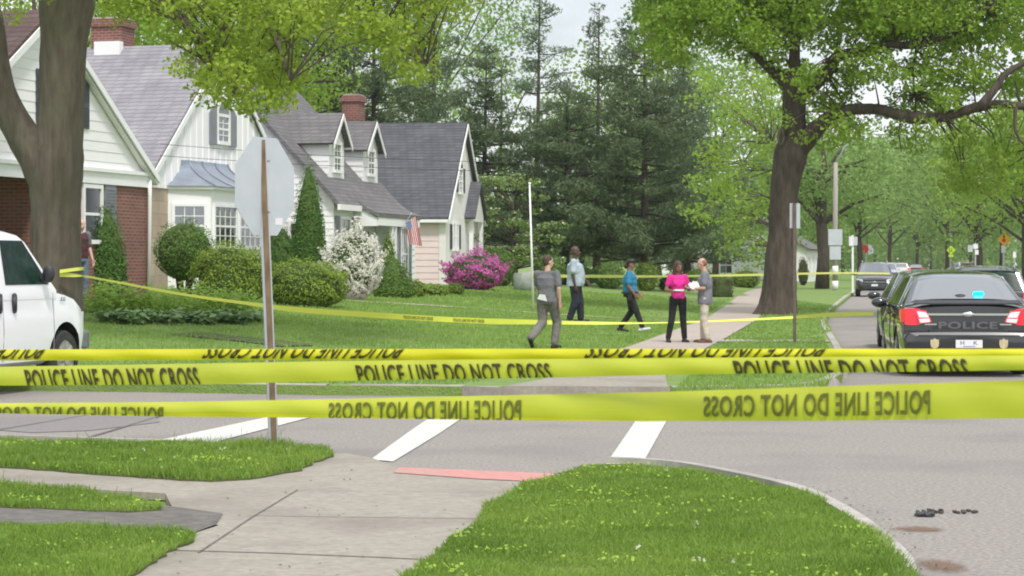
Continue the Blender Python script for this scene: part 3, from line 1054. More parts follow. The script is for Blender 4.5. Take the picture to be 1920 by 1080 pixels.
def far_tape(name, pts, label, widths, parts=()):
    """pts: (px, py, depth); widths: visible half height in metres (the film twists)"""
    root_at = P(*pts[0])
    root = empty(name, root_at, 0, label, 'police tape')
    line = smooth_line([P(*p) for p in pts], 8)
    ws = np.interp(np.linspace(0, 1, len(line)), np.linspace(0, 1, len(widths)), widths)
    mb = MB()
    for i in range(len(line) - 1):
        a, b = line[i] - root_at, line[i + 1] - root_at
        wa, wb = ws[i], ws[i + 1]
        ta, tb_ = Vector((0, .03 * (1 - wa / .05), wa)), Vector((0, .03 * (1 - wb / .05), wb))
        mb.quad(a - ta, b - tb_, b + tb_, a + ta)
    mb.build('tape_band', M['far_tape'], root)
    for (px0, px1) in parts:
        v, f = text_geo('POLICE LINE DO NOT CROSS', 1, 1, .02)
        q = []
        lp = [(F * p.x / p.y + 960) for p in line]
        for a, b in v:
            px = px0 + (px1 - px0) * a
            X = float(np.interp(px, lp, [p.x for p in line])); Y = float(np.interp(px, lp, [p.y for p in line])); Z = float(np.interp(px, lp, [p.z for p in line]))
            q.append(Vector((X, Y - .012, Z + (b - .5) * .06)) - root_at)
        tb2 = MB(); tb2.add(q, f); tb2.build('lettering', M['tape_ink'], root)
    return root


far_tape('police_tape', [(112, 514, 37.9), (150, 517, 37.95), (166, 519, 38.6), (230, 531, 39.7), (350, 553, 40), (480, 571, 40.3), (560, 581, 40.6), (720, 592, 41), (880, 601, 41.3), (1005, 604, 41.6),
                         (1180, 606, 42), (1340, 602, 42.4), (1489, 595, 43)], 'long sagging tape from the big left tree to the brown sign post on the verge',
         [.05, .035, .012, .02, .018, .02, .022, .025, .03, .042, .05, .052, .055, .05, .055, .045, .03, .012, .014, .02, .025], parts=((757, 812), (850, 908)))
far_tape('police_tape', [(112, 509, 37.85), (150, 504, 37.9), (158, 504, 38.3)], 'short yellow wrap of tape around the forked trunk beside the van mirror', [.03, .03, .03])
far_tape('police_tape', [(1492, 594, 42.9), (1560, 590, 39), (1638, 588, 36)], 'short tape end tied from the brown sign post towards the police car', [.025, .04, .03])
far_tape('police_tape', [(997, 517, 59.6), (1100, 518, 68), (1260, 518, 78), (1430, 515, 90), (1566, 512, 100), (1668, 513, 104.2)],
         'distant tape strung behind the people from the white pole past the dark parked utility vehicle', [.04, .05, .035, .05, .04, .04])

# ------------------------------------------------------------------ houses
class House:
    """local x runs along the street front away from the camera, local y into the house, z up. origin: near front corner"""

    def __init__(s, name, label, px, d, ang):
        s.d = d
        X = (px - 960) * d / F
        s.o = Vector((X, d, 0))
        s.phi = pi / 2 - ang
        s.root = empty(name, s.o, s.phi, label, 'house')
        s.ex = Vector((cos(s.phi), sin(s.phi), 0)); s.ey = Vector((-sin(s.phi), cos(s.phi), 0))

    def on_front(s, px, py, y=0.0):
        """(x, z) on the plane local y = y under that pixel"""
        r = Vector(((px - 960) / F, 1, -(py - YH) / F))
        c = Vector((0, 0, H0))
        t = ((s.o + s.ey * y) - c).dot(s.ey) / r.dot(s.ey)
        p = c + r * t - s.o
        return p.dot(s.ex), p.z

    def on_side(s, px, py, x=0.0):
        r = Vector(((px - 960) / F, 1, -(py - YH) / F))
        c = Vector((0, 0, H0))
        t = ((s.o + s.ex * x) - c).dot(s.ex) / r.dot(s.ex)
        p = c + r * t - s.o
        return p.dot(s.ey), p.z

    def part(s, mb, name, m, smooth=False, bevel=0, parent=None):
        return mb.build(name, m, parent or s.root, smooth=smooth, bevel=bevel)


def lap_front(mb, poly, plane, y0, z0, z1, step=.2, out=.022, sign=-1):
    """lap boards on a convex outline. poly: (a,z) pairs; plane 'y' -> board face at local y=y0 looking to sign; plane 'x' -> the side"""
    def ext(z):
        xs = []
        n = len(poly)
        for i in range(n):
            (a, za), (b, zb) = poly[i], poly[(i + 1) % n]
            if (za - z) * (zb - z) <= 0 and za != zb:
                xs.append(a + (b - a) * (z - za) / (zb - za))
            elif za == z == zb: xs += [a, b]
        return (min(xs), max(xs)) if xs else None

    def V(a, z, o): return (a, y0 + sign * o, z) if plane == 'y' else (y0 + sign * o, a, z)
    z = z0
    while z < z1 - .01:
        zt_ = min(z + step, z1 - .003)
        e0, e1 = ext(z + .001), ext(zt_)
        if e0 and e1:
            mb.quad(V(e0[0], z, out), V(e0[1], z, out), V(e1[1], zt_, .004), V(e1[0], zt_, .004))
            mb.quad(V(e0[0], z, .0), V(e0[1], z, .0), V(e0[1], z, out), V(e0[0], z, out))
        z += step


def window(h, kind, a0, a1, z0, z1, plane='y', at=0.0, sign=-1, muntin=(2, 2), frame=.09, arch=False, parent=None, fm='white'):
    """frame as the part; pane and muntins as its sub-parts. a0..a1 across, z0..z1 up"""
    def bx(mb, u0, u1, w0, w1, o0, o1):
        lo, hi = sorted((at + sign * o0, at + sign * o1))
        if plane == 'y': mb.box(u0, u1, lo, hi, w0, w1)
        else: mb.box(lo, hi, u0, u1, w0, w1)
    fr = MB()
    bx(fr, a0 - frame, a0, z0 - frame, z1 + frame, .0, .06)
    bx(fr, a1, a1 + frame, z0 - frame, z1 + frame, .0, .06)
    bx(fr, a0, a1, z1, z1 + frame, .0, .058)
    bx(fr, a0 - frame * .3, a1 + frame * .3, z0 - frame, z0, .0, .09)
    if arch:
        c = (a0 + a1) / 2; r = (a1 - a0) / 2 + frame
        pts_ = [(c + r * cos(t), z1 + frame + r * .95 * sin(t)) for t in np.linspace(0, pi, 11)]
        po = [((u, at, w) if plane == 'y' else (at, u, w)) for u, w in pts_]
        fr.slab(po, (0, sign * .05, 0) if plane == 'y' else (sign * .05, 0, 0))
    f = fr.build('window', M[fm], parent or h.root)
    pn = MB()
    bx(pn, a0, a1, z0, z1, .0, .02)
    if arch:
        c = (a0 + a1) / 2; r = (a1 - a0) / 2
        pts_ = [(c + r * cos(t), z1 + frame * .9 + r * .85 * sin(t)) for t in np.linspace(0, pi, 11)]
        po = [((u, at + sign * .052, w) if plane == 'y' else (at + sign * .052, u, w)) for u, w in pts_]
        pn.slab(po, (0, sign * .008, 0) if plane == 'y' else (sign * .008, 0, 0))
    pn.build('pane', M['glass'], f)
    mu = MB()
    nx, nzz = muntin
    for i in range(1, nx):
        u = a0 + (a1 - a0) * i / nx
        bx(mu, u - .012, u + .012, z0, z1, .02, .034)
    for i in range(1, nzz):
        w = z0 + (z1 - z0) * i / nzz
        t = .03 if (i * 2 == nzz) else .012
        bx(mu, a0, a1, w - t, w + t, .02, .037)
    if mu.v: mu.build('muntins', M[fm], f)
    return f


def shutter(h, a0, a1, z0, z1, m, plane='y', at=0.0, sign=-1, round_to=None):
    mb = MB()
    lo, hi = sorted((at, at + sign * .045))
    if round_to:   # top rises towards one side
        za, zb = (z1 - .22, z1) if round_to == 'r' else (z1, z1 - .22)
        po = [(a0, z0), (a1, z0), (a1, zb), ((a0 + a1) / 2, max(za, zb) - .04), (a0, za)]
        q = [((u, at, w) if plane == 'y' else (at, u, w)) for u, w in po]
        mb.slab(q, (0, sign * .045, 0) if plane == 'y' else (sign * .045, 0, 0))
    else:
        if plane == 'y': mb.box(a0, a1, lo, hi, z0, z1)
        else: mb.box(lo, hi, a0, a1, z0, z1)
        lo2, hi2 = sorted((at + sign * .045, at + sign * .06))
        for (w0, w1) in ((z0 + .08, (z0 + z1) / 2 - .05), ((z0 + z1) / 2 + .05, z1 - .08)):
            z = w0
            while z < w1:
                if plane == 'y': mb.box(a0 + .05, a1 - .05, lo2, hi2, z, z + .03)
                else: mb.box(lo2, hi2, a0 + .05, a1 - .05, z, z + .03)
                z += .07
    return mb.build('shutter', M[m], h.root)


def roof_slab(h, quad, th=.12, m='shingle_grey', name='roof'):
    mb = MB()
    a, b, c, d = [Vector(q) for q in quad]
    n = (b - a).cross(d - a).normalized()
    if n.z < 0: n = -n
    mb.slab([a, b, c, d], n * th)
    return mb.build(name, M[m], h.root)


def chimney(h, x, y, z0, z1, w, dpt, m='brick_chim', cap=True):
    mb = MB()
    mb.box(x - w / 2, x + w / 2, y - dpt / 2, y + dpt / 2, z0, z1)
    mb.box(x - w / 2 - .06, x + w / 2 + .06, y - dpt / 2 - .06, y + dpt / 2 + .06, z1 - .22, z1 - .08)
    o = mb.build('chimney', M[m], h.root)
    if cap:
        mb = MB(); mb.box(x - w / 2 + .03, x + w / 2 - .03, y - dpt / 2 + .03, y + dpt / 2 - .03, z1 + .002, z1 + .05)
        mb.build('chimney_cap', M['kerb'], o)
    return o


# ============ house 1: brick with a white lap-board gable over the front
h1 = House('gabled_house', 'brick house with a wide white lap board gable, behind the forked tree', 277, 48.5, R(16))
# near corner is on the left here: the front runs from x=-9.2 (near) to 0 (far)
W1 = 9.3
_, ze = h1.on_front(288, 330); xa, za_ = h1.on_front(118, 30)
xl, _ = h1.on_front(-103, 330)
base1 = terrain(h1.o.x, h1.o.y) - .3
xl = -9.6; xa = -4.75
_, za_ = h1.on_front(118, 30)
p_top = H0 + (YH - 30) / F * ((h1.o + h1.ex * xa).y)
za_ = p_top
mb = MB()
D1 = 9.0
mb.box(-5.0, 0, 0, D1, base1, ze - .02)
mb.box(xl, -5.0, 2.4, D1, base1, ze - .021)
h1.part(mb, 'wall', M['brick'])
mb = MB()
mb.slab([(xl, .001, ze), (0, .001, ze), (xa, .001, za_)], (0, D1 - 1, 0))
lap_front(mb, [(xl, ze), (0, ze), (xa, za_)], 'y', -.0, ze, za_, .215, .015)
h1.part(mb, 'gable', M['white_side'])
mb = MB()
mb.box(xl - .1, .05, -.07, -.001, ze - .28, ze - .02)
mb.box(xl - .1, .08, -.12, -.001, ze - .02, ze + .06)
h1.part(mb, 'trim_board', M['white'])
# roof planes with white rake boards (the soffit shows on the far rake)
ov = .16
sl = (za_ - ze) / (0 - xa)
for sx, xe in ((1, 0), (-1, xl)):
    xo = xe + sx * .18
    zo = ze - sl * .18 if sx > 0 else ze - (za_ - ze) / (xa - xl) * .18
    roof_slab(h1, [(xa, -ov, za_ + .05), (xo, -ov, zo + .05), (xo, D1, zo + .05), (xa, D1, za_ + .05)], .1, 'shingle_brown')
    mb = MB()
    mb.slab([(xa, -ov - .02, za_ + .1), (xo, -ov - .02, zo + .1), (xo, -ov - .02, zo - .06), (xa, -ov - .02, za_ - .06)], (0, -.04, 0))
    mb.slab([(xa, -ov, za_ - .1), (xo, -ov, zo - .1), (xo, -.03, zo - .1), (xa, -.03, za_ - .1)], (0, 0, .05))
    h1.part(mb, 'rake_board', M['white'])
# the main roof behind, brown
zr = H0 + (YH - 33) / F * 54.0
roof_slab(h1, [(xl - 9, 2.0, ze + 1.5), (xa + .5, 2.0, ze + 1.5), (xa + .5, 7.5, zr), (xl - 9, 7.5, zr)], .12, 'shingle_brown')
# wall window with a tall shutter, gable vent shutter, downpipe, wall planter
x0, z1_ = h1.on_front(156, 352); x1, z0_ = h1.on_front(186, 450)
window(h1, 'w', x0, x1, z0_, z1_, muntin=(1, 2))
x0, _ = h1.on_front(194, 400); x1, _ = h1.on_front(215, 400)
shutter(h1, x0, x1, z0_ - .1, z1_ + .1, 'shutter')
x0, zt_ = h1.on_front(66, 128); x1, zb_ = h1.on_front(150, 240)
shutter(h1, x0, x0 + .35, zb_, zt_, 'shutter_dark'); shutter(h1, x1 - .0, x1 + .35, zb_, zt_, 'shutter_dark')
window(h1, 'w', x0 + .5, x1 - .15, zb_ + .05, zt_ - .05, muntin=(2, 4))
mb = MB(); mb.tube([(-.10, -.1, ze - .1), (-.10, -.1, ze - .5), (-.12, -.08, base1)], .045, 8)
h1.part(mb, 'downpipe', M['white'], smooth=True)
x0, zz = h1.on_front(31, 410, 2.1)
mb = MB(); mb.tube([(x0, 2.1, zz - .1), (x0, 2.1, zz + .08)], [.09, .14], 12); mb.box(x0 - .02, x0 + .02, 2.1, 2.4, zz + .02, zz + .06)
h1.part(mb, 'wall_planter', M['white'])

# ============ house 2: white board-and-batten gable, stone below, bay window with a blue metal roof
h2 = House('cottage', 'white board and batten house with a blue metal bay roof and pale grey shingles', 281, 56.0, R(14.8))
_, ze = h2.on_front(281, 326)
L2 = 9.6
d_m = (h2.o + h2.ex * L2 / 2).y
za_ = H0 + (YH - 90) / F * d_m
base2 = terrain(h2.o.x, h2.o.y) - .3
D2 = 12.0
zsplit = ze - .35
mb = MB(); mb.box(0, L2, 0, D2, base2, zsplit)
h2.part(mb, 'wall', M['stone'])
xa = L2 / 2
mb = MB()
po = [(0, zsplit), (L2, zsplit), (L2, ze), (xa, za_), (0, ze)]
mb.slab([(u, -.03, w) for u, w in po], (0, D2, 0))
x = .05
while x < L2:
    zt_ = ze + (za_ - ze) * (1 - abs(x - xa) / xa) - .03
    mb.box(x, x + .06, -.055, -.03, zsplit, zt_)
    x += .42
h2.part(mb, 'gable', M['batten'])
for sx, xe in ((-1, 0), (1, L2)):
    xo = xe + sx * .15
    sl = (za_ - ze) / xa
    zo = ze - sl * .15
    roof_slab(h2, [(xa, -.12, za_ + .04), (xo, -.12, zo + .04), (xo, D2, zo + .04), (xa, D2, za_ + .04)], .1, 'shingle_grey')
    mb = MB()
    mb.slab([(xa, -.14, za_ + .1), (xo, -.14, zo + .1), (xo, -.14, zo - .08), (xa, -.14, za_ - .08)], (0, -.04, 0))
    h2.part(mb, 'rake_board', M['white'])
yc, zc = h2.on_side(212, 38, xa + .3)
yf, zf_ = h2.on_side(203, 78, xa - .3)
chimney(h2, xa + .3, yc, za_ - 1, zc, .9, .95)
mb = MB(); mb.box(xa - .40, xa - .16, yf - .4, yf + .4, za_ - .5, zf_ ); h2.part(mb, 'chimney_flashing', M['white'])
# arched attic window with shutters
x0, zt_ = h2.on_front(404, 218); x1, zb_ = h2.on_front(423, 268)
xc = (x0 + x1) / 2
window(h2, 'w', xc - .38, xc + .38, zb_ + .02, zt_ + .0, at=-.055, muntin=(2, 4), arch=True, frame=.1)
x0, zt_ = h2.on_front(392, 196); x1, zb_ = h2.on_front(404, 272)
shutter(h2, xc - .98, xc - .5, zb_, zt_, 'shutter', at=-.057, round_to='r')
shutter(h2, xc + .5, xc + .98, zb_, zt_, 'shutter', at=-.057, round_to='l')
# bay
xb0, zbt = h2.on_front(322, 352)
xb1, _ = h2.on_front(441, 352)
proj = 1.0
zbt = H0 + (YH - 354) / F * (h2.o + h2.ex * 2).y
xb0 = 1.15; xb1 = 6.0
mb = MB()
fx0, fx1 = xb0 + .55, xb1 - .55
po = [(xb0, 0), (fx0, -proj), (fx1, -proj), (xb1, 0)]
mb.slab([(u, v, base2) for u, v in po], (0, 0, zbt - base2))
bay = h2.part(mb, 'bay', M['white'])
# windows on the bay: near cant and front
c0, c1 = Vector((xb0, 0, 0)), Vector((fx0, -proj, 0))


def bay_window(a, b, z0, z1, ncol, cols=(0.16, .84)):
    a, b = Vector(a), Vector(b)
    t = (b - a).normalized(); L_ = (b - a).length
    n = Vector((t.y, -t.x, 0))
    u0, u1 = L_ * cols[0], L_ * cols[1]
    fr = MB()
    up = Vector((0, 0, 1))
    for (ua, ub, wa, wb) in ((u0 - .08, u0, z0 - .1, z1 + .08), (u1, u1 + .08, z0 - .1, z1 + .08), (u0, u1, z1, z1 + .08), (u0, u1, z0 - .1, z0)):
        c = a + t * (ua + ub) / 2 + n * .03 + up * (wa + wb) / 2
        fr.obox(c, t * (ub - ua) / 2, n * .03, up * (wb - wa) / 2)
    f = fr.build('window', M['white'], h2.root)
    g = MB(); g.obox(a + t * (u0 + u1) / 2 + n * .008 + up * (z0 + z1) / 2, t * (u1 - u0) / 2, n * .007, up * (z1 - z0) / 2)
    g.build('pane', M['glass'], f)
    mu = MB()
    for i in range(1, ncol):
        u = u0 + (u1 - u0) * i / ncol
        mu.obox(a + t * u + n * .022 + up * (z0 + z1) / 2, t * .012, n * .008, up * (z1 - z0) / 2)
    for w_ in (.25, .5, .75):
        zz = z0 + (z1 - z0) * w_
        mu.obox(a + t * (u0 + u1) / 2 + n * .024 + up * zz, t * (u1 - u0) / 2, n * .009, up * (.028 if w_ == .5 else .012))
    mu.build('muntins', M['white'], f)


zw1 = H0 + (YH - 388) / F * (h2.o + h2.ex * 2).y
zw0 = H0 + (YH - 460) / F * (h2.o + h2.ex * 2).y
bay_window(c0, c1, zw0, zw1, 3)
bay_window((fx0, -proj, 0), (fx1, -proj, 0), zw0, zw1, 4, (.06, .46))
bay_window((fx0, -proj, 0), (fx1, -proj, 0), zw0, zw1, 4, (.54, .94))
bay_window((fx1, -proj, 0), (xb1, 0, 0), zw0, zw1, 3)
# flared roof on the bay
ztop = H0 + (YH - 305) / F * (h2.o + h2.ex * 2.6).y
K = 8
rings = []
for i in range(K + 1):
    t = i / K
    e = 1 - (1 - (1 - t)) ** 1  # linear
    w = (1 - t) ** 1.9
    po2 = [(xb0 - .15 + (.95) * (1 - w), 0.0), (fx0 - .12 + .62 * (1 - w), -(proj + .15) * w - .12 * (1 - w)),
           (fx1 + .12 - .62 * (1 - w), -(proj + .15) * w - .12 * (1 - w)), (xb1 + .15 - .95 * (1 - w), 0.0)]
    rings.append([(u, v - .03, zbt + .05 + (ztop - zbt) * t) for u, v in po2])
mb = MB()
vs = [p for r in rings for p in r]
fs = [(i * 4 + k, i * 4 + k + 1, (i + 1) * 4 + k + 1, (i + 1) * 4 + k) for i in range(K) for k in range(3)]
fs.append(tuple(K * 4 + k for k in range(4)))
mb.add(vs, fs)
for f_ in (0, .33, .66, 1.0):
    pl = [Vector(r[1]).lerp(Vector(r[2]), f_) + Vector((0, -.01, .015)) for r in rings]
    mb.tube(pl, .018, 5)
h2.part(mb, 'bay_roof', M['bluemetal'])
mb = MB(); mb.slab([(u * 1.0 + (-.1 if i < 2 else .1), v - .12 if 0 < i < 3 else v, zbt - .03) for i, (u, v) in enumerate(po)], (0, 0, .08))
h2.part(mb, 'bay_cornice', M['white'])
# front wall beyond the bay
mb = MB(); mb.box(L2 - .12, L2 + .02, -.05, 0, base2, ze); h2.part(mb, 'corner_board', M['white'])

# ============ house 3: white cape with two dormers, swept porch roof
h3 = House('dormer_house', 'white house with two gabled dormers and a swept grey porch roof', 627, 66.0, R(13.5))
_, ze = h3.on_front(627, 377)
L3 = 6.5
rise = 3.85; run = 3.6
zr = ze + rise
base3 = terrain(h3.o.x, h3.o.y) - .5
D3 = run * 2
mb = MB(); mb.box(.0, L3, 0.02, D3, base3, ze)
lap_front(mb, [(0.02, base3), (D3, base3), (D3, ze), (run, zr), (.02, ze)], 'x', 0, base3, zr, .2)
mb.slab([(.03, .02, ze), (.03, D3, ze), (.03, run, zr)], (L3 - .06, 0, 0))
h3.part(mb, 'wall', M['white'])
roof_slab(h3, [(-.25, -.2, ze - .18), (L3 + .25, -.2, ze - .18), (L3 + .25, run, zr + .02), (-.25, run, zr + .02)], .12, 'shingle_mid')
roof_slab(h3, [(-.25, D3 + .2, ze - .18), (L3 + .25, D3 + .2, ze - .18), (L3 + .25, run, zr + .02), (-.25, run, zr + .02)], .12, 'shingle_mid')
# swept lower roof over the porch and front room
xs0, xs1 = 1.9, L3 + .25
mb = MB()
prof = [(.8, ze + .87), (.25, ze + .29), (-.15, ze - .08), (-.5, ze - .32), (-.85, ze - .46)]
prof = [(a, b + .02) for a, b in prof]
vs = []; K = len(prof)
for (u) in (xs0, xs1):
    for a, b in prof: vs.append((u, a, b + .12))
fs = [(i, i + 1, K + i + 1, K + i) for i in range(K - 1)]
for (u) in (xs0, xs1):
    for a, b in prof: vs.append((u, a, b - .02))
fs += [(2 * K + i, 3 * K + i, 3 * K + i + 1, 2 * K + i + 1) for i in range(K - 1)]
fs += [(i, 2 * K + i, 2 * K + i + 1, i + 1) for i in range(K - 1)]
fs += [(K + i, K + i + 1, 3 * K + i + 1, 3 * K + i) for i in range(K - 1)]
fs += [(K - 1, 3 * K - 1, 4 * K - 1, 2 * K - 1)]
mb.add(vs, fs)
h3.part(mb, 'porch_roof', M['shingle_mid'])
zpe = prof[-1][1]
mb = MB()
mb.slab([(xs0 + .06, .0, ze - .05), (xs0 + .06, -.8, zpe - .05), (xs0 + .06, -.8, zpe - .3), (xs0 + .06, 0, zpe - .3)], (.08, 0, 0))
mb.box(xs0 + .06, xs1 - .05, -.83, -.78, zpe - .28, zpe + .06)
mb.box(-.3, xs0, -.3, -.2, ze - .28, ze - .1)
h3.part(mb, 'porch_beam', M['white'])
for u in (3.6, 3.95):
    mb = MB(); mb.box(u, u + .12, -.8, -.68, base3, zpe - .28)
    h3.part(mb, 'porch_post', M['white'])
# the front room at the far end (blue white)
mb = MB(); mb.box(4.3, L3, -.7, 0, base3, zpe - .05)
lap_front(mb, [(4.3, base3), (L3, base3), (L3, zpe - .06), (4.3, zpe - .06)], 'y', -.7, base3, zpe - .08, .2)
h3.part(mb, 'front_room', M['white'])
window(h3, 'w', 4.75, 5.45, zpe - 2.0, zpe - .35, at=-.722, muntin=(3, 2))
shutter(h3, 4.4, 4.66, zpe - 2.1, zpe - .3, 'shutter', at=-.722); shutter(h3, 5.6, 5.95, zpe - 2.1, zpe - .3, 'shutter', at=-.722)
window(h3, 'w', .55, 1.45, ze - 1.9, ze - .55, at=-.002, muntin=(2, 2))
shutter(h3, .05, .42, ze - 2.0, ze - .45, 'shutter', at=-.002); shutter(h3, 1.58, 1.9, ze - 2.0, ze - .45, 'shutter', at=-.002)
mb = MB(); mb.box(2.7, 3.5, -.02, .0, base3 + .5, ze - .9); mb.box(2.8, 3.4, -.05, -.02, base3 + .5, ze - 1.0)
h3.part(mb, 'door', M['shutter_dark'])
y0, zz = h3.on_side(345, 0); 
yy0, zz1 = h3.on_side(556, 425)
window(h3, 'w', .8, 1.4, zz1 - .75, zz1 + .1, plane='x', at=-.022, sign=-1, muntin=(2, 2))


def dormer(x0, x1, ydo, zb, zside, zap, m='shingle_mid'):
    """front at local y=ydo, runs back into the slope"""
    mb = MB()
    yb = ydo + (zap - zb) / (rise / run) + .2
    xm = (x0 + x1) / 2
    mb.slab([(x0, ydo, zb), (x1, ydo, zb), (x1, ydo, zside), (xm, ydo, zap), (x0, ydo, zside)], (0, yb - ydo, 0))
    lap_front(mb, [(ydo, zb - .2), (yb, zb - .2), (yb, zside), (ydo, zside)], 'x', x0, zb - .2, zside, .2)
    d_ = mb.build('dormer', M['white'], h3.root)
    for sx, xe in ((-1, x0), (1, x1)):
        xo = xe + sx * .18
        zo = zside - (zap - zside) / ((x1 - x0) / 2) * .18
        rb = MB()
        a = [Vector((xm, ydo - .2, zap + .03)), Vector((xo, ydo - .2, zo + .03)), Vector((xo, yb + 1.0, zo + .03)), Vector((xm, yb + 1.0, zap + .03))]
        n = (a[1] - a[0]).cross(a[3] - a[0]).normalized()
        if n.z < 0: n = -n
        rb.slab(a, n * .08)
        rb.build('dormer_roof', M[m], d_)
        tb = MB()
        tb.slab([(xm, ydo - .22, zap + .06), (xo, ydo - .22, zo + .06), (xo, ydo - .22, zo - .1), (xm, ydo - .22, zap - .1)], (0, -.03, 0))
        tb.build('dormer_trim', M['white'], d_)
    window(h3, 'w', xm - .33, xm + .33, zb + .35, zside - .12, at=ydo - .0, muntin=(2, 4), frame=.1, parent=d_)


ydo = .55
x0, zs_ = h3.on_front(617, 262, ydo); x1, zb_ = h3.on_front(645, 341, ydo)
_, zap = h3.on_front(631, 217, ydo)
dormer(x0, x1, ydo, zb_, zs_, zap)
x0, zs_ = h3.on_front(681, 276, ydo); x1, zb_ = h3.on_front(708, 347, ydo)
_, zap = h3.on_front(694, 232, ydo)
dormer(x0, x1, ydo, zb_, zs_, zap)
pc = P(663, 205, 74) - h3.o
chimney(h3, pc.dot(h3.ex), pc.dot(h3.ey), zr - 1.5, H0 + (YH - 180) / F * 74, .75, .6)

# ============ house 4: pink with a dark roof, gabled porch
h4 = House('pink_house', 'pale pink house with a dark slate coloured roof behind the magenta azalea', 833, 84.0, R(8.6))
_, ze = h4.on_front(833, 403)
L4 = 8.2
xa = L4 / 2
za_ = H0 + (YH - 235) / F * (h4.o + h4.ex * xa).y
base4 = terrain(h4.o.x, h4.o.y) - .5
D4 = 11
mb = MB(); mb.box(0, L4, 0, D4, base4, ze)
lap_front(mb, [(.1, base4), (D4, base4), (D4, ze), (.1, ze)], 'x', 0, base4, ze, .25)
h4.part(mb, 'wall', M['pink'])
mb = MB()
mb.slab([(0, -.03, ze), (L4, -.03, ze), (xa, -.03, za_)], (0, D4, 0))
mb.box(0, L4, -.05, -.001, base4, ze)
mb.box(-.05, .12, -.07, .2, base4, ze)
h4.part(mb, 'gable', M['pinkwhite'])
for sx, xe in ((-1, 0), (1, L4)):
    xo = xe + sx * .25
    sl = (za_ - ze) / xa
    zo = ze - sl * .25
    roof_slab(h4, [(xa, -.2, za_ + .03), (xo, -.2, zo + .03), (xo, D4, zo + .03), (xa, D4, za_ + .03)], .12, 'shingle_dark')
    mb = MB(); mb.slab([(xa, -.23, za_ + .06), (xo, -.23, zo + .06), (xo, -.23, zo - .1), (xa, -.23, za_ - .1)], (0, -.04, 0))
    mb.box(xe + sx * .3 - .05, xe + sx * .3 + .05, -.2, D4, ze - .3, ze - .18)
    h4.part(mb, 'rake_board', M['white'])
x0, zt_ = h4.on_front(855, 318); x1, zb_ = h4.on_front(865, 362)
xc = (x0 + x1) / 2
window(h4, 'w', xc - .35, xc + .35, zb_ + .02, zt_, at=-.05, muntin=(2, 4), arch=True, frame=.1)
shutter(h4, xc - 1.0, xc - .55, zb_, zt_ + .1, 'shutter_dark', at=-.052); shutter(h4, xc + .55, xc + 1.0, zb_, zt_ + .1, 'shutter_dark', at=-.052)
x0, zt_ = h4.on_front(841, 420); x1, zb_ = h4.on_front(860, 468)
w_ = (x1 - x0)
for k in range(2):
    a = x0 + w_ * (.28 + .3 * k)
    window(h4, 'w', a, a + w_ * .14, zb_ + .05, zt_, at=-.05, muntin=(1, 2), frame=w_ * .05)
shutter(h4, x0, x0 + w_ * .16, zb_, zt_, 'shutter_dark', at=-.052); shutter(h4, x1 - w_ * .16, x1, zb_, zt_, 'shutter_dark', at=-.052)
# porch with its own little gable
px0, px1 = 4.6, 7.4
zpe = H0 + (YH - 405) / F * (h4.o + h4.ex * 6).y
zpa = H0 + (YH - 345) / F * (h4.o + h4.ex * 6).y
pp = .35
mb = MB()
pm = (px0 + px1) / 2
mb.slab([(px0, -pp, zpe), (px1, -pp, zpe), (pm, -pp, zpa)], (0, pp, 0))
mb.box(px0, px1, -pp, 0, zpe - .25, zpe)
h4.part(mb, 'porch_gable', M['pinkwhite'])
for sx, xe in ((-1, px0), (1, px1)):
    xo = xe + sx * .2
    zo = zpe - (zpa - zpe) / ((px1 - px0) / 2) * .2
    roof_slab(h4, [(pm, -pp - .15, zpa + .03), (xo, -pp - .15, zo + .03), (xo, .1, zo + .03), (pm, .1, zpa + .03)], .09, 'shingle_dark', 'porch_roof')
for u in (px0 + .1, px1 - .25):
    mb = MB(); mb.box(u, u + .16, -pp, -pp + .16, base4, zpe - .25); h4.part(mb, 'porch_post', M['white'])
mb = MB(); mb.box(pm - .5, pm + .5, -.1, -.052, base4 + .3, base4 + 2.6); h4.part(mb, 'door', M['shutter_dark'])

# a pale house far off behind the verge trees and another behind the pines
def far_house(px, py_eave, w, d, ang, hgt, rise, label, roof='shingle_mid', wallm='white'):
    p = P(px, py_eave, d)
    z0 = terrain(p.x, p.y) - .2 if p.x < 60 else 0
    hh = House('far_house', label, px, d, ang)
    ze = z0 + hgt
    mb = MB(); mb.box(0, w, 0, w * .9, z0, ze)
    mb.slab([(0, 0, ze), (0, w * .9, ze), (0, w * .45, ze + rise)], (w, 0, 0))
    hh.part(mb, 'wall', M[wallm])
    for s_, y_ in ((-1, -.3), (1, w * .9 + .3)):
        roof_slab(hh, [(-.3, y_, ze - .25), (w + .3, y_, ze - .25), (w + .3, w * .45, ze + rise + .02), (-.3, w * .45, ze + rise + .02)], .12, roof)
    for k in range(3):
        window(hh, 'w', w * (.12 + .3 * k), w * (.12 + .3 * k) + .9, z0 + 1.0, z0 + 2.2, muntin=(2, 2))
    for k in range(2):
        window(hh, 'w', w * (.18 + .4 * k), w * (.18 + .4 * k) + .9, z0 + 1.0, z0 + 2.2, plane='x', muntin=(2, 2))
    return hh


far_house(1512, 470, 10, 165, R(14), 3.0, 2.4, 'small white house glimpsed between the oak and the next street tree')
far_house(1392, 490, 9, 190, R(12), 2.6, 3.0, 'low white house glimpsed behind the pine boughs')

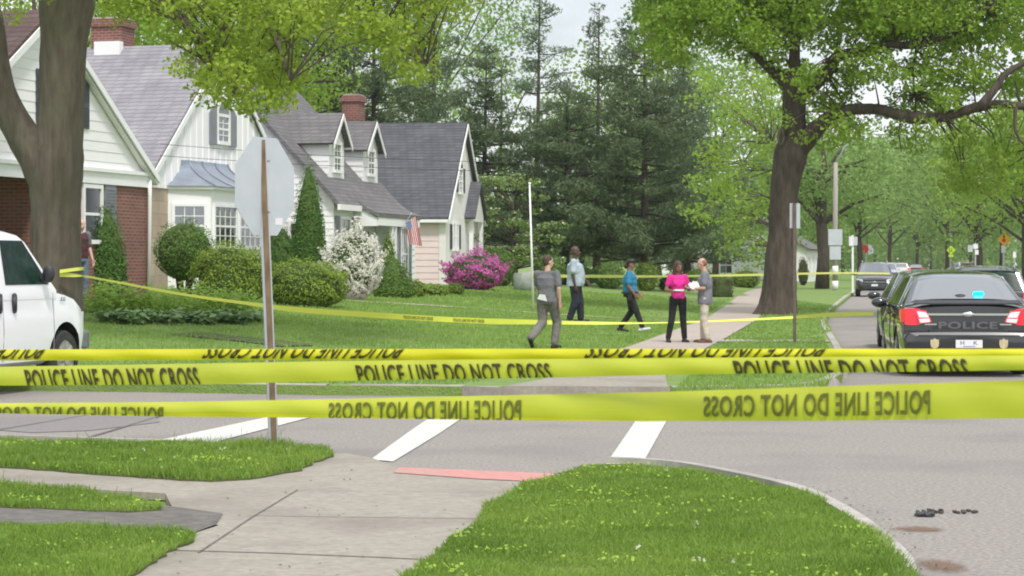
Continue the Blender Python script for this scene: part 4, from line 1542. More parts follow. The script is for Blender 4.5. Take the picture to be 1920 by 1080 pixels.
# hanging flag on a slanted pole by the third house
fl_at = P(770, 416, 70.5)
fr = empty('flag', fl_at, 0, 'striped national flag drooping from a slanted pole at the corner of the dormer house', 'flag')
mb = MB(); mb.tube([(-.55, .9, -.35), (-.05, 0, .18), (.02, -.1, .3)], .018, 8); mb.ell((.02, -.1, .32), (.03, .03, .03), 8, 6)
mb.build('flag_pole', M['white'], fr)
rows = 13; cols = 14
for nm, mm, sel in (('red_stripes', 'sign_red', lambda r, c: r % 2 == 0 and not (r < 7 and c < 5)), ('white_stripes', 'sign_white', lambda r, c: r % 2 == 1 and not (r < 7 and c < 5)),
                    ('canton', 'blue_ink', lambda r, c: r < 7 and c < 5)):
    mb = MB()

    def fp(r, c):
        u = r / rows; v = c / cols      # u across the hoist, v along the fly (hangs down)
        sx_ = -.20 + .40 * (u - .0) + .25 * v - .12 * v * (1 - u)
        return (sx_, .07 * sin(u * 9 + v * 2), .10 - .95 * v + .25 * (u - .5) * (1 - v) - .1 * u * v)
    for r in range(rows):
        for c in range(cols):
            if sel(r, c): mb.quad(fp(r, c), fp(r + 1, c), fp(r + 1, c + 1), fp(r, c + 1))
    mb.build(nm, M[mm], fr)
st = MB()
for r in range(1, 7, 1):
    for c in range(0, 5):
        a = Vector(fp(r - .2 + .0, c + .5))
        st.ell(a + Vector((0, -.012, 0)), (.014, .004, .014), 6, 4)
st.build('stars', M['sign_white'], fr)
fr.scale = (.85, .85, .85)

# ------------------------------------------------------------------ trees
def limb(mb, pts, d, k, n=10, jit=.05, dd=None):
    """pts: (px, py, radius px); d: depth, dd: extra depth at the end"""
    q = []
    N = len(pts)
    for i, (a, b, r) in enumerate(pts):
        dep = d + (dd or 0) * i / max(1, N - 1)
        q.append(P(a, b, dep))
    rr = [r * d / F for _, _, r in pts]
    # smooth
    line = smooth_line(q, 3)
    rad = list(np.interp(np.linspace(0, N - 1, len(line)), range(N), rr))
    mb.tube([p - k for p in line], rad, n, jitter=jit)
    return line


def region_clumps(poly, n, d, dspread, rlo, rhi):
    xs = [p[0] for p in poly]; ys = [p[1] for p in poly]
    cs = []; rs = []
    while len(cs) < n:
        x, y = random.uniform(min(xs), max(xs)), random.uniform(min(ys), max(ys))
        if in_poly(x, y, poly):
            dd = d + random.uniform(-dspread, dspread)
            # keep real spacing: place at its own distance, height as seen at the tree's mean distance
            p = P(x, y, d); p.y = dd; cs.append(p); rs.append(random.uniform(rlo, rhi))
    return cs, rs


def twigs(mb, cs, anchors, k, r=.02, frac=1.0):
    for c in cs:
        if random.random() > frac: continue
        a = min(anchors, key=lambda q: (q - c).length + (1.5 if q.z < c.z - 3 else 0))
        m_ = a.lerp(c, .5) + Vector((random.uniform(-.3, .3), random.uniform(-.3, .3), random.uniform(0, .4)))
        mb.tube([a - k, m_ - k, c - k], [r * 1.6, r, r * .4], 5, cap=False)


# the forked tree behind the van
d = 38.5
base = P(106, 494 + (H0 - .12) * F / d, d); base.z = terrain(base.x, base.y) - .05
lt = empty('street_tree', base, 0, 'massive grey forked tree trunk behind the white van, leafy boughs hanging over the roofs', 'tree')
mb = MB()
trunk_l = limb(mb, [(110, 668, 70), (107, 630, 55), (105, 560, 51), (105, 470, 47), (104, 390, 46), (106, 330, 50), (111, 270, 45), (115, 180, 41), (120, 80, 44), (124, 10, 52), (130, -60, 50)], d, base, 18, .03)
limb(mb, [(95, 345, 40), (70, 295, 36), (38, 245, 31), (8, 190, 28), (-8, 120, 26), (-18, 40, 24), (-60, -150, 20)], d, base, 14, .03)
a1 = limb(mb, [(135, -30, 34), (190, -130, 26), (280, -170, 18), (380, -120, 12), (470, -30, 8), (520, 80, 4.5), (545, 150, 2)], d, base, 9, .05, -4)
a2 = limb(mb, [(120, -30, 36), (110, -200, 28), (200, -320, 20), (420, -330, 14), (620, -200, 9), (720, -60, 6), (770, 60, 3), (800, 120, 1.5)], d, base, 9, .05, -3)
a3 = limb(mb, [(280, -170, 12), (320, -60, 7), (350, 40, 4), (395, 110, 2.5), (440, 170, 1.5)], d - 1, base, 7, .05, -3)
a4 = limb(mb, [(470, -30, 6), (430, 40, 4), (400, 90, 2.5), (398, 130, 1.2)], d - 3, base, 7, .05, -1)
a5 = limb(mb, [(620, -200, 7), (650, -90, 5), (680, 10, 3), (705, 80, 2)], d - 2, base, 7, .05, -1)
a6 = limb(mb, [(110, -200, 24), (-50, -330, 18), (-250, -350, 10)], d, base, 9, .05, 2)
anch = a1[4:] + a2[8:] + a3[2:] + a4 + a5 + a6
cs = []; rs = []
for poly, n, lo, hi in (([(185, -40), (300, -40), (340, 90), (300, 85), (235, 35), (200, 20)], 16, .3, .5),
                        ([(290, -60), (560, -60), (560, 120), (540, 150), (480, 200), (410, 185), (340, 120), (320, 60)], 74, .28, .5),
                        ([(340, 95), (400, 140), (385, 165), (330, 120)], 6, .16, .28),
                        ([(400, 120), (545, 100), (535, 200), (480, 210), (440, 190), (410, 175)], 24, .2, .34),
                        ([(550, -60), (830, -60), (810, 70), (740, 90), (690, 95), (620, 60), (560, 80)], 60, .26, .45),
                        ([(700, 40), (770, 50), (825, 140), (815, 165), (770, 150), (720, 110)], 15, .2, .34),
                        ([(830, -60), (960, -60), (940, 10), (850, 20)], 9, .2, .34),
                        ([(-60, -60), (62, -60), (55, 12), (20, 35), (-60, 28)], 12, .2, .34),
                        ([(-500, -700), (900, -700), (900, -120), (-500, -120)], 100, .7, 1.3)):
    a, b = region_clumps(poly, n, d - 3, 2.2, lo, hi)
    cs += a; rs += b
twigs(mb, cs[:230], anch, base, .013, .8)
mb.build('trunk', M['bark'], lt, smooth=True)
k = np.array(base)
V1 = clumps([c - base for c in cs[:-100]], rs[:-100], 820, .098, .75, .5)
V2 = clumps([c - base for c in cs[-100:]], rs[-100:], 60, .3, .7, .6)
quads_mesh('crown', np.concatenate([V1, V2]), M['leaf_near'], lt)

# the big oak at the pavement
d = F * (H0 - .12) / (590 - YH)
base = P(1458, 590, d); base.z = .08
ok = empty('oak', base, 0, 'large oak with a knotted dark trunk and one long limb reaching over the police cars', 'tree')
mb = MB()
limb(mb, [(1455, 600, 50), (1457, 584, 40), (1461, 550, 33), (1463, 500, 30), (1467, 440, 26), (1469, 380, 25.5), (1475, 330, 27), (1483, 290, 32), (1488, 255, 26), (1489, 220, 22), (1489, 190, 21),
          (1489, 160, 22), (1489, 135, 18)], d, base, 18, .035)
b1 = limb(mb, [(1482, 160, 14), (1462, 145, 12), (1444, 130, 9), (1425, 112, 7), (1395, 85, 5), (1350, 50, 4), (1290, 40, 3), (1230, 60, 2)], d, base, 9, .08, 1)
b2 = limb(mb, [(1489, 150, 13), (1490, 115, 11), (1492, 80, 9), (1505, 30, 7), (1500, -60, 6), (1480, -200, 5)], d, base, 9, .08, -1)
b3 = limb(mb, [(1500, 180, 13), (1525, 162, 13), (1550, 135, 11.5), (1562, 112, 10.5), (1590, 100, 10), (1620, 98, 8), (1660, 82, 8), (1720, 86, 6), (1790, 60, 5), (1850, 20, 4)], d, base, 10, .08, -2)
b4 = limb(mb, [(1490, 292, 20), (1512, 262, 18), (1538, 234, 15), (1565, 216, 12), (1600, 205, 10.5), (1650, 206, 10), (1700, 219, 10.5), (1755, 222, 10), (1800, 210, 9.5), (1845, 198, 9), (1890, 196, 7), (1980, 205, 6), (2100, 180, 4)], d, base, 12, .1, -3)
b5 = limb(mb, [(1838, 200, 9), (1866, 166, 7.5), (1888, 136, 6), (1935, 112, 5), (2020, 80, 4)], d - 3, base, 8, .08)
b6 = limb(mb, [(1720, 86, 4), (1712, 130, 2.5), (1716, 180, 1.5)], d - 1, base, 6, .05)
b7 = limb(mb, [(1905, 200, 4), (1903, 240, 3), (1915, 265, 2.2), (1935, 285, 1.5)], d - 3, base, 6, .05)
b8 = limb(mb, [(1690, 218, 3), (1686, 250, 2), (1690, 285, 1)], d - 2, base, 6, .05)
b9 = limb(mb, [(1430, -60, 7), (1300, -120, 5), (1230, -60, 3)], d, base, 6, .05)
b10 = limb(mb, [(1462, 380, 2.5), (1445, 372, 2), (1425, 365, 1.5)], d, base, 5, .05)
anch = b1[6:] + b2[4:] + b3[6:] + b4[10:] + b5 + b6 + b7 + b9
cs = []; rs = []
for poly, n, lo, hi in (([(1190, -80), (1960, -80), (1960, 60), (1700, 75), (1560, 70), (1440, 100), (1370, 70), (1300, 60), (1200, 90)], 460, .35, .8),
                        ([(1205, 60), (1290, 60), (1300, 120), (1250, 140), (1205, 120)], 18, .3, .5),
                        ([(1370, 70), (1480, 80), (1530, 110), (1540, 170), (1470, 165), (1430, 130)], 24, .3, .5),
                        ([(1560, 70), (1720, 80), (1700, 105), (1570, 110)], 12, .3, .45),
                        ([(1550, 110), (1700, 95), (1830, 110), (1850, 200), (1700, 215), (1580, 200), (1520, 225)], 92, .3, .55),
                        ([(1720, 70), (1960, 60), (1960, 190), (1860, 170), (1760, 130)], 54, .35, .6),
                        ([(1760, 225), (1960, 215), (1960, 330), (1860, 400), (1790, 330), (1700, 260)], 62, .35, .6),
                        ([(1510, 245), (1560, 215), (1700, 225), (1760, 240), (1640, 262), (1560, 270), (1530, 310), (1505, 300)], 34, .2, .42),
                        ([(1440, 150), (1540, 150), (1540, 250), (1480, 280), (1440, 220)], 14, .2, .34),
                        ([(1000, -500), (2300, -500), (2300, -90), (1000, -90)], 70, 1.0, 1.8)):
    a, b = region_clumps(poly, n, d, 3.0, lo, hi)
    cs += a; rs += b
twigs(mb, cs[:-70], anch, base, .02, .45)
tk = mb.build('trunk', M['bark_dark'], ok, smooth=True)
kn = P(1464, 257, d - .36) - base
mb = MB()
mb.tube([kn + Vector((.13 * cos(t) * .55, -.02, .24 * sin(t))) for t in np.linspace(0, 2 * pi, 13)], .045, 6)
mb.build('knot', M['bark'], ok, smooth=True)
V1 = clumps([c - base for c in cs[:-70]], rs[:-70], 330, .15, .7, .55)
V2 = clumps([c - base for c in cs[-70:]], rs[-70:], 40, .45, .7, .6)
quads_mesh('crown', np.concatenate([V1, V2]), M['leaf_oak'], ok)

# bright maple just behind the oak
d = 78
mp_base = P(1446, 560, d); mp_base.z = terrain(mp_base.x, d) - .05
mt = empty('maple', mp_base, 0, 'bright green young maple filling the gap left of the oak trunk', 'tree')
mb = MB()
mb.tube([(0, 0, 0), (.1, 0, 1.8), (0, .1, 3.6), (.15, 0, 5.6), (.1, .1, 7)], [.16, .13, .1, .07, .03], 8, jitter=.05)
an = [Vector((0, 0, z)) + mp_base for z in (2.2, 3, 4, 5, 6)]
cs = []; rs = []
for poly, n, lo, hi in (([(1300, 130), (1445, 130), (1455, 260), (1450, 400), (1440, 480), (1405, 500), (1385, 470), (1360, 430), (1330, 420), (1290, 410), (1285, 370), (1300, 300), (1340, 240), (1300, 180)], 130, .35, .65),
                        ([(1285, 380), (1400, 380), (1430, 470), (1380, 500), (1340, 440)], 14, .3, .5)):
    a, b = region_clumps(poly, n, d, 2.6, lo, hi)
    cs += a; rs += b
twigs(mb, cs, an, mp_base, .018, .4)
mb.build('trunk', M['bark'], mt, smooth=True)
quads_mesh('crown', clumps([c - mp_base for c in cs], rs, 130, .17, .75, .5), M['leaf_maple'], mt)


# white pines
def pine(px, d, h, r, label, m='pine', thin=1.0, z0=1.5, name='pine_tree', sd=0):
    b = P(px, 540, d); b.z = terrain(b.x, d) - .1
    t = empty(name, b, 0, label, 'tree', 'tall pines behind the lawn')
    mb = MB()
    lean = random.uniform(-.3, .3)
    mb.tube([(lean * z / h, 0, z) for z in (0, h * .3, h * .6, h * .85, h)], [.22, .16, .10, .05, .02], 8, jitter=.05)
    cs = []; rs = []
    z = z0
    while z < h - .3:
        f = (z - z0) / (h - z0)
        rr = r * (1 - f) ** .75 * random.uniform(.75, 1.1) + .35
        nb = random.randint(3, 4) if f < .8 else 3
        a0 = random.uniform(0, 2 * pi)
        for k in range(nb):
            if random.random() > thin: continue
            a = a0 + 2 * pi * k / nb + random.uniform(-.35, .35)
            L_ = rr * random.uniform(.5, 1.2)
            up = random.uniform(-.05, .28) + .25 * f
            e = Vector((cos(a) * L_, sin(a) * L_, L_ * up + random.uniform(-.2, .2)))
            s = Vector((lean * z / h, 0, z + random.uniform(-.3, .3)))
            mid = s + e * .5 - Vector((0, 0, .08 * L_))
            mb.tube([s, mid, s + e], [.05 * (1 - f) + .02, .03, .012], 5, cap=False)
            nc = max(2, int(L_ * 2.4))
            for q in range(nc):
                w = .3 + .75 * (q + random.random() * .6) / nc
                c = s + e * w + Vector((random.uniform(-.25, .25), random.uniform(-.25, .25), random.uniform(-.1, .22)))
                cs.append(c); rs.append(random.uniform(.42, .85) * (1 - .35 * f))
        z += random.uniform(.32, .55) * (1 + (1 - f) * .25)
    mb.build('trunk', M['bark_dark'], t, smooth=True)
    quads_mesh('crown', clumps(cs, rs, 190, .27, .55, .35, .24), M[m], t)
    return t


pine(590, 96, 15, 4.6, 'dark pine directly behind the chimney of the dormer house')
pine(700, 104, 15.5, 5.0, 'broad dark pine above the slate roofed house')
pine(812, 112, 16.0, 4.6, 'blue green pine rising right of the dark slate roof', 'pine_light', .6)
pine(905, 106, 11.5, 4.6, 'shorter dense pine behind the flowering dogwood')
pine(1005, 120, 16.8, 3.0, 'slender see-through pine with a thin bare upper trunk', 'pine_light', .4)
pine(1118, 116, 15.0, 3.5, 'open crowned pine above the officer in blue', 'pine', .45)
pine(1060, 104, 10, 4.8, 'low wide pine behind the man in the light blue shirt', 'pine')
pine(1208, 103, 14.0, 5.2, 'wide layered pine behind the woman in magenta', 'pine')
pine(1290, 116, 12.5, 4.4, 'grey green pine partly hidden by the bright maple', 'pine_light')
pine(515, 100, 17, 4.0, 'pine half hidden behind the overhanging leaves', 'pine')


def deciduous(px, d, h, r, label, m='leaf_far', z0=None, n=None, leaf=None, tr=.25, name='tree', group=None, zs=.8, basez=None):
    b = P(px, 520, d); b.z = (terrain(b.x, d) if basez is None else basez) - .1
    t = empty(name, b, random.uniform(0, 6), label, 'tree', group)
    z0 = z0 or h * .3
    mb = MB()
    mb.tube([(0, 0, 0), (.1, 0, z0 * .5), (0, .1, z0), (.2, 0, (h + z0) / 2), (0, 0, h * .9)], [tr * 1.25, tr, tr * .9, tr * .5, .04], 9, jitter=.05)
    cz = (h + z0) / 2; rz = (h - z0) / 2
    n = n or 100
    cs = []; rs = []
    for i in range(n):
        v = np.random.default_rng(int(px * 7 + i * 13 + d)).normal(size=3); v /= np.linalg.norm(v)
        q = random.uniform(.45, 1.0) ** .6
        wob = 1 + .22 * sin(5 * v[0] + px) * cos(4 * v[2] + i * .01)
        c = Vector((v[0] * r * q * wob, v[1] * r * q * wob, cz + v[2] * rz * q * wob))
        cs.append(c); rs.append(random.uniform(.18, .33) * r)
        if i % 5 == 0:
            s = Vector((0, 0, z0 * .8 + (cz - z0 * .8) * random.random()))
            mb.tube([s, s.lerp(c, .5) + Vector((0, 0, .3)), c], [tr * .45, tr * .28, .03], 5, cap=False)
    mb.build('trunk', M['bark_dark'], t, smooth=True)
    leaf = leaf or max(.16, d * .0021)
    quads_mesh('crown', clumps(cs, rs, 34 / (leaf * leaf * 10), leaf, .72, .5), M[m], t)
    return t


g = 'street trees further along'
deciduous(1541, 128, 10.5, 4.2, 'yellow green street tree with a stout trunk left of the utility pole', 'leaf_far2', z0=4.2, tr=.36, group=g)
deciduous(1612, 185, 13, 5.5, 'street tree on the left verge above the small traffic signs', 'leaf_far', z0=4, group=g)
deciduous(1668, 260, 17, 7.5, 'distant street tree straight above the far stopped cars', 'leaf_far2', z0=4.5, group=g)
deciduous(1720, 330, 22, 10, 'far dark tree closing the end of the road', 'leaf_far', z0=4, group=g)
deciduous(1640, 380, 24, 12, 'hazy tree at the vanishing end of the verge', 'leaf_far', z0=3, group=g)
deciduous(1835, 165, 13, 6.2, 'street tree behind the orange diamond sign', 'leaf_far', z0=4, tr=.35, group=g)
deciduous(1775, 240, 16, 7.5, 'street tree behind the lime pedestrian sign', 'leaf_far', z0=3.6, group=g)
deciduous(1925, 130, 12, 5.5, 'leafy tree at the right edge above the parked dark car', 'leaf_maple', z0=3.2, group=g)
deciduous(1745, 420, 26, 13, 'palest tree beyond the far crossing', 'leaf_far2', z0=3, group=g)
deciduous(1880, 210, 17, 7.5, 'tall tree on the right side of the street behind the school sign', 'leaf_far2', z0=3.5, group=g)
deciduous(1985, 200, 18, 8, 'tree cut by the right frame edge beyond the street', 'leaf_far', z0=2.5, group=g)
deciduous(1820, 330, 22, 11, 'broad tree filling the gap between the two diamond signs', 'leaf_far', z0=2.5, group=g)
deciduous(1580, 300, 20, 10, 'broad tree behind the stop sign down the verge', 'leaf_far2', z0=2.0, group=g)
deciduous(1500, 230, 15, 8, 'tree behind the small white house', 'leaf_far', z0=2.0, group=g)
deciduous(1440, 210, 14, 8, 'tree showing left of the oak trunk at lawn level', 'leaf_far', z0=1.5, group=g)
g = 'trees behind the houses'
deciduous(255, 84, 13.6, 5.5, 'leafy tree showing around the first chimney', 'leaf_maple', z0=3, group=g)
deciduous(60, 80, 13.5, 5, 'leafy tree behind the brown roof', 'leaf_maple', z0=3, group=g)
deciduous(420, 90, 16, 5.5, 'leafy tree behind the cottage gable', 'leaf_oak', z0=3, group=g)
deciduous(640, 135, 26, 8, 'tall pale tree top above the pines on the left', 'leaf_far2', z0=5, group=g)
deciduous(790, 150, 28, 7.5, 'sparse spring tree rising over the middle pines', 'leaf_far2', z0=6, n=50, group=g)
deciduous(1235, 150, 19, 8, 'tree closing the gap behind the layered pine', 'leaf_far', z0=2, group=g)
deciduous(940, 170, 19, 5.5, 'half open tree far behind the thin pine', 'leaf_far', z0=3, n=44, group=g)
deciduous(1340, 160, 16, 8, 'tree behind the maple and the grey green pine', 'leaf_far2', z0=2, group=g)
deciduous(1090, 165, 12, 8, 'low broad tree far behind the open crowned pine', 'leaf_far', z0=1.5, group=g)

# far-off woods beyond everything (reads as one mass)
cs = []; rs = []
for i in range(620):
    px = random.uniform(-100, 2300)
    dd = random.uniform(430, 640)
    c = P(px, 494, dd); c.z = random.uniform(0, 14)
    cs.append(c); rs.append(random.uniform(4, 7))
o = quads_mesh('distant_woods', clumps(cs, rs, 5, 1.6, .8, .4), M['leaf_far']); o['kind'] = 'stuff'
o['label'] = 'mass of distant green woods along the horizon'

# flowering dogwood
d = 92
b = P(965, 545, d); b.z = terrain(b.x, d) - .05
dw = empty('dogwood', b, 0, 'spreading dogwood with flat layers of cream blossom behind the white pole', 'tree')
mb = MB()
mb.tube([(0, 0, 0), (.05, 0, .8), (-.1, 0, 1.6), (0, .1, 3.2)], [.12, .1, .08, .03], 8)
cs = []; rs = []; fl = []
for i in range(85):
    a = random.uniform(0, 2 * pi); q = math.sqrt(random.random()); z = random.choice((1.1, 1.6, 2.15, 2.7, 3.2, 3.75, 4.3, 4.6))
    rr = 2.1 * (1.15 - .09 * abs(z - 2.2) ** 1.6)
    c = Vector((cos(a) * rr * q, sin(a) * rr * q, z + random.uniform(-.12, .12)))
    cs.append(c); rs.append(random.uniform(.3, .5)); 
    mb.tube([(0, 0, z * .7), c], [.03, .01], 4, cap=False)
mb.build('trunk', M['bark_dark'], dw, smooth=True)
quads_mesh('crown', clumps(cs, rs, 220, .15, .5, .6), M['dogwood'], dw)
bl = [c + Vector((0, 0, .1)) for c in cs]
quads_mesh('blossom', clumps(bl, [r * .9 for r in rs], 50, .13, .22, 1.6, .9), M['petal'], dw)


# ------------------------------------------------------------------ shrubs and beds
def shrub(name, label, x0, x1, yt, d, m, leaf=.07, dens=1.0, e=1.0, cone=0.0, depth=None, core='core', group=None, cat='shrub', z_lift=0.0, lump=.08, nmix=None, flat=None, up=.35):
    px = (x0 + x1) / 2
    b = P(px, 500, d); b.z = terrain(b.x, d) - .03
    w = (x1 - x0) * d / F / 2
    zt_ = H0 + (YH - yt) / F * d
    h = zt_ - b.z - z_lift
    dp = depth or w * .8
    N = int(2600 * dens * (w * h + dp * h) * (.07 / leaf) ** 2 * .55) + 200
    v = unit(rng.normal(size=(N, 3)))
    s = np.sign(v) * np.abs(v) ** e
    s /= np.maximum(np.max(np.abs(s), axis=1, keepdims=True), 1e-6) if e < .8 else 1
    if e < .8: s = s * .8 + unit(s) * .2 * 1.25
    zz = (s[:, 2] + 1) / 2
    f = 1 - cone * zz ** 1.3
    if cone:
        zz = 1 - np.sqrt(rng.uniform(0, 1, N)); th = rng.uniform(0, 2 * pi, N)
        s = np.stack([np.cos(th), np.sin(th), zz], 1); v = np.stack([np.cos(th), np.sin(th), np.full(N, .3)], 1)
        f = (1 - zz ** (1 + (1 - cone) * 4)) ** .9 * np.minimum(1, .72 + zz * 2.2)
    q = 1 + lump * (np.sin(v[:, 0] * 7 + px) * np.sin(v[:, 2] * 8 + d) + .6 * np.sin(v[:, 1] * 11 + v[:, 2] * 9) + .5 * np.sin(v[:, 0] * 17 + v[:, 2] * 19))
    q *= rng.uniform(.88, 1.03, N)
    C_ = np.stack([s[:, 0] * w * f * q, s[:, 1] * dp * f * q, z_lift + np.clip(zz * q, 0.0, 1.2) * h], 1)
    V = leaf_quads(C_, leaf, up, .6, nrm=v)
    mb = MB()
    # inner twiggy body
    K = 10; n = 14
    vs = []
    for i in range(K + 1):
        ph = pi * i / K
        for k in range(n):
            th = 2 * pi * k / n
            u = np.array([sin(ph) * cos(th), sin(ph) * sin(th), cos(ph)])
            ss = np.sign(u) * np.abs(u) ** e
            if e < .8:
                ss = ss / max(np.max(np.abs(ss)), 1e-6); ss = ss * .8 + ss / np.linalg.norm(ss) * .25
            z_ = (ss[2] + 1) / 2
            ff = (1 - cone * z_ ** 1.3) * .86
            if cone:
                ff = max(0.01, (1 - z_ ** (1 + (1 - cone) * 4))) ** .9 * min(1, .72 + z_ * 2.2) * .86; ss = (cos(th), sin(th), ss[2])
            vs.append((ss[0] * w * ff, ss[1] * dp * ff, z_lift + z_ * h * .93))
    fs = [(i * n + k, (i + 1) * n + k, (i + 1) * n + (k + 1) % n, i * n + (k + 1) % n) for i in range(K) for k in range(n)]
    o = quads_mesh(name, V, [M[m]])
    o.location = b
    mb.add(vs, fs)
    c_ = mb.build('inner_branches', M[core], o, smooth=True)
    if z_lift:
        st = MB()
        for i in range(6):
            a = i * 1.05
            st.tube([(cos(a) * .12, sin(a) * .12, 0), (cos(a) * w * .3, sin(a) * w * .3, z_lift + h * .3)], [.05, .03], 6)
        st.build('stems', M['bark_dark'], o, smooth=True)
    tag(o, label, cat, group)
    return o


shrub('conifer_shrub', 'dark conical evergreen beside the forked trunk and the brick wall', 116, 240, 345, 46.5, 'arbor', .06, 1.3, cone=.4)
shrub('topiary', 'round clipped bush raised on bare stems under the bay window', 288, 404, 411, 51, 'hedge_dark', .06, 1.0, z_lift=.45, lump=.05)
shrub('hedge', 'big clipped yellow green hedge left of the sign post', 362, 503, 457, 48.5, 'hedge', .06, 2.0, e=.8, lump=.07)
shrub('hedge', 'lower rounded hedge right of the sign post', 497, 652, 488, 50.5, 'hedge', .06, 2.0, e=.8, lump=.08)
shrub('arborvitae', 'tall narrow dark arborvitae in front of the dormer house', 544, 614, 292, 58, 'arbor', .06, 1.4, cone=.52, lump=.05)
shrub('shrub', 'dark green shrub seen below the octagonal sign', 488, 556, 418, 60, 'arbor', .07, 1)
shrub('white_azalea', 'large white blossoming azalea with a few peach blooms', 604, 716, 433, 57, 'azalea_white', .075, 3.0, lump=.16, core='core')
shrub('conifer_shrub', 'pointed light green conifer shrub between the white and magenta azaleas', 700, 774, 474, 62, 'hedge_dark', .07, 1.3, cone=.66)
shrub('magenta_azalea', 'magenta azalea in full bloom beside the pink house', 832, 948, 473, 79, 'azalea_pink', .10, 2.2, lump=.15)
shrub('shrub', 'small leafy bush against the window of the front room', 714, 742, 438, 68.5, 'hedge', .07, 1)
for i, (a, b_, t, dd, lab) in enumerate(((762, 800, 524, 64, 'low green mound at the foot of the pointed conifer'), (796, 842, 534, 67, 'low spreading plant below the pink side wall'),
                                         (836, 870, 530, 70, 'small mound just left of the magenta azalea'))):
    shrub('low_shrub', lab, a, b_, t, dd, 'hedge', .07, 1, group='low mounds by the walk')
for i, (a, b_, t, dd, m, lab) in enumerate(((905, 968, 466, 88, 'hedge_dark', 'mid green shrub right behind the magenta azalea'), (1000, 1062, 478, 98, 'hedge_dark', 'green shrub behind the walking man in grey'),
                                            (1058, 1120, 496, 103, 'arbor', 'dark shrub behind the man in the light blue shirt'), (1112, 1172, 490, 100, 'hedge_dark', 'green shrub left of the officer'),
                                            (1190, 1235, 488, 101, 'hedge', 'lighter green shrub right of the officer'), (1232, 1290, 512, 104, 'arbor', 'low dark shrub behind the woman in magenta'),
                                            (1282, 1345, 500, 112, 'hedge_dark', 'shrub behind the man holding papers'), (1370, 1425, 505, 130, 'hedge', 'far shrub left of the oak trunk'),
                                            (870, 915, 440, 97, 'arbor', 'tall dark shrub beyond the pink porch'))):
    shrub('shrub', lab, a, b_, t, dd, m, .11, 1, group='shrubs under the pines')
shrub('barberry_hedge', 'low dark reddish brown hedge beyond the man holding papers', 1331, 1373, 517, 96, 'redhedge', .08, 1, e=.7)
shrub('shrub', 'dark red shrub by the small white house', 1496, 1516, 482, 150, 'redhedge', .12, 1)
# boulder
d = 84
b = P(984, 540, d); b.z = terrain(b.x, d) - .1
mb = MB()
mb.ell((0, 0, .45), (.62, .45, .55), 14, 9, e=1)
for i, v in enumerate(mb.v):
    r = 1 + .1 * sin(v[0] * 9 + v[2] * 5) + .05 * sin(v[1] * 14)
    mb.v[i] = (max(-.45, min(.5, v[0] * r)), v[1] * r, min(.82 + .1 * v[0], v[2] * r))
o = mb.build('boulder', M['rock'], smooth=True, angle=35); o.location = b
tag(o, 'grey flat topped boulder at the foot of the white pole', 'boulder')


def fern(px, py, h, r, label, m, n=46):
    b = GT(px, py)
    k = 420 if m == 'fern' else 160
    a = rng.uniform(0, 2 * pi, k); q = rng.uniform(0, 1, k) ** .6; t = rng.uniform(.15, 1, k)
    C_ = np.stack([np.cos(a) * q * r * (.5 + .6 * t), np.sin(a) * q * r * (.5 + .6 * t), h * t * (1.05 - .35 * q ** 2) * rng.uniform(.8, 1.1, k)], 1)
    Vs = leaf_quads(C_, .12 if m == 'fern' else .15, 1.6, .42 if m == 'fern' else .7, nrm=np.stack([np.cos(a) * .5, np.sin(a) * .5, np.full(k, .4)], 1))
    o = quads_mesh('fern' if m == 'fern' else 'hosta', Vs, M[m])
    o.location = b
    tag(o, label, 'plant', 'fern clumps in the bed' if m == 'fern' else 'hostas edging the bed')
    return o


fx = [(188, 586, .62), (218, 590, .66), (248, 592, .55), (285, 594, .62), (312, 590, .58), (340, 596, .62), (372, 594, .66), (402, 598, .6), (432, 598, .62), (460, 600, .55)]
words_ = ['beside the forked trunk', 'below the conical evergreen', 'at the brick corner', 'under the stone corner', 'under the clipped round bush', 'right of the round bush stems', 'before the left end of the big hedge',
          'before the middle of the big hedge', 'before the right part of the big hedge', 'nearest the sign post']
for (a, b_, h), wd in zip(fx, words_):
    fern(a, b_, h, .42, 'bright green fern clump ' + wd, 'fern')
for i, a in enumerate(range(205, 480, 22)):
    o = fern(a, 604 + (i % 3) * 2, .24, .3, 'low grey green hosta in the row edging the fern bed', 'hosta', 34)
# weeds by the road gutter: dark litter on the asphalt
b = G(1735, 968)
mb = MB()
for i in range(16):
    a = random.uniform(0, 2 * pi); q = random.uniform(0, .05)
    c = Vector((cos(a) * q * 1.4, sin(a) * q * 2.2, random.uniform(.0, .028)))
    mb.obox(c, Vector((random.uniform(.008, .03), random.uniform(-.02, .02), 0)), Vector((0, .02, .004)), Vector((0, 0, .006)))
o = mb.build('road_debris', M['trim']); o.location = b
tag(o, 'small heap of dark debris on the asphalt right of the kerb', 'debris')
mb = MB()
for i in range(16):
    c = Vector((random.uniform(-.16, .16), random.uniform(-.1, .1), .01)); mb.obox(c, (.012, .005, 0), (0, .03, 0), (0, 0, .005))
o = mb.build('road_debris', M['bark_dark']); o.location = G(1788, 960)
tag(o, 'scattered dark crumbs on the asphalt furthest right', 'debris')

# bits of leaf litter on the pavement and in the gutter
bits = []
for i in range(90):
    a, b_ = random.uniform(200, 1060), random.uniform(880, 1080)
    p = G(a, b_, .036)
    if in_poly(p.x, p.y, [(q.x, q.y) for q in pave]) and not any(in_poly(p.x, p.y, v) for v in patches.values()): bits.append([p.x, p.y, .038])
for i in range(120):
    t = random.random(); q = nk[int(t * (len(nk) - 1))]
    bits.append([q.x + abs(rng.normal(.08, .09)), q.y + abs(rng.normal(.06, .06)), .011])
o = quads_mesh('leaf_litter', leaf_quads(np.array(bits), .024, 2.5, .6), M['bark_dark']); o['kind'] = 'stuff'
# fine cracks

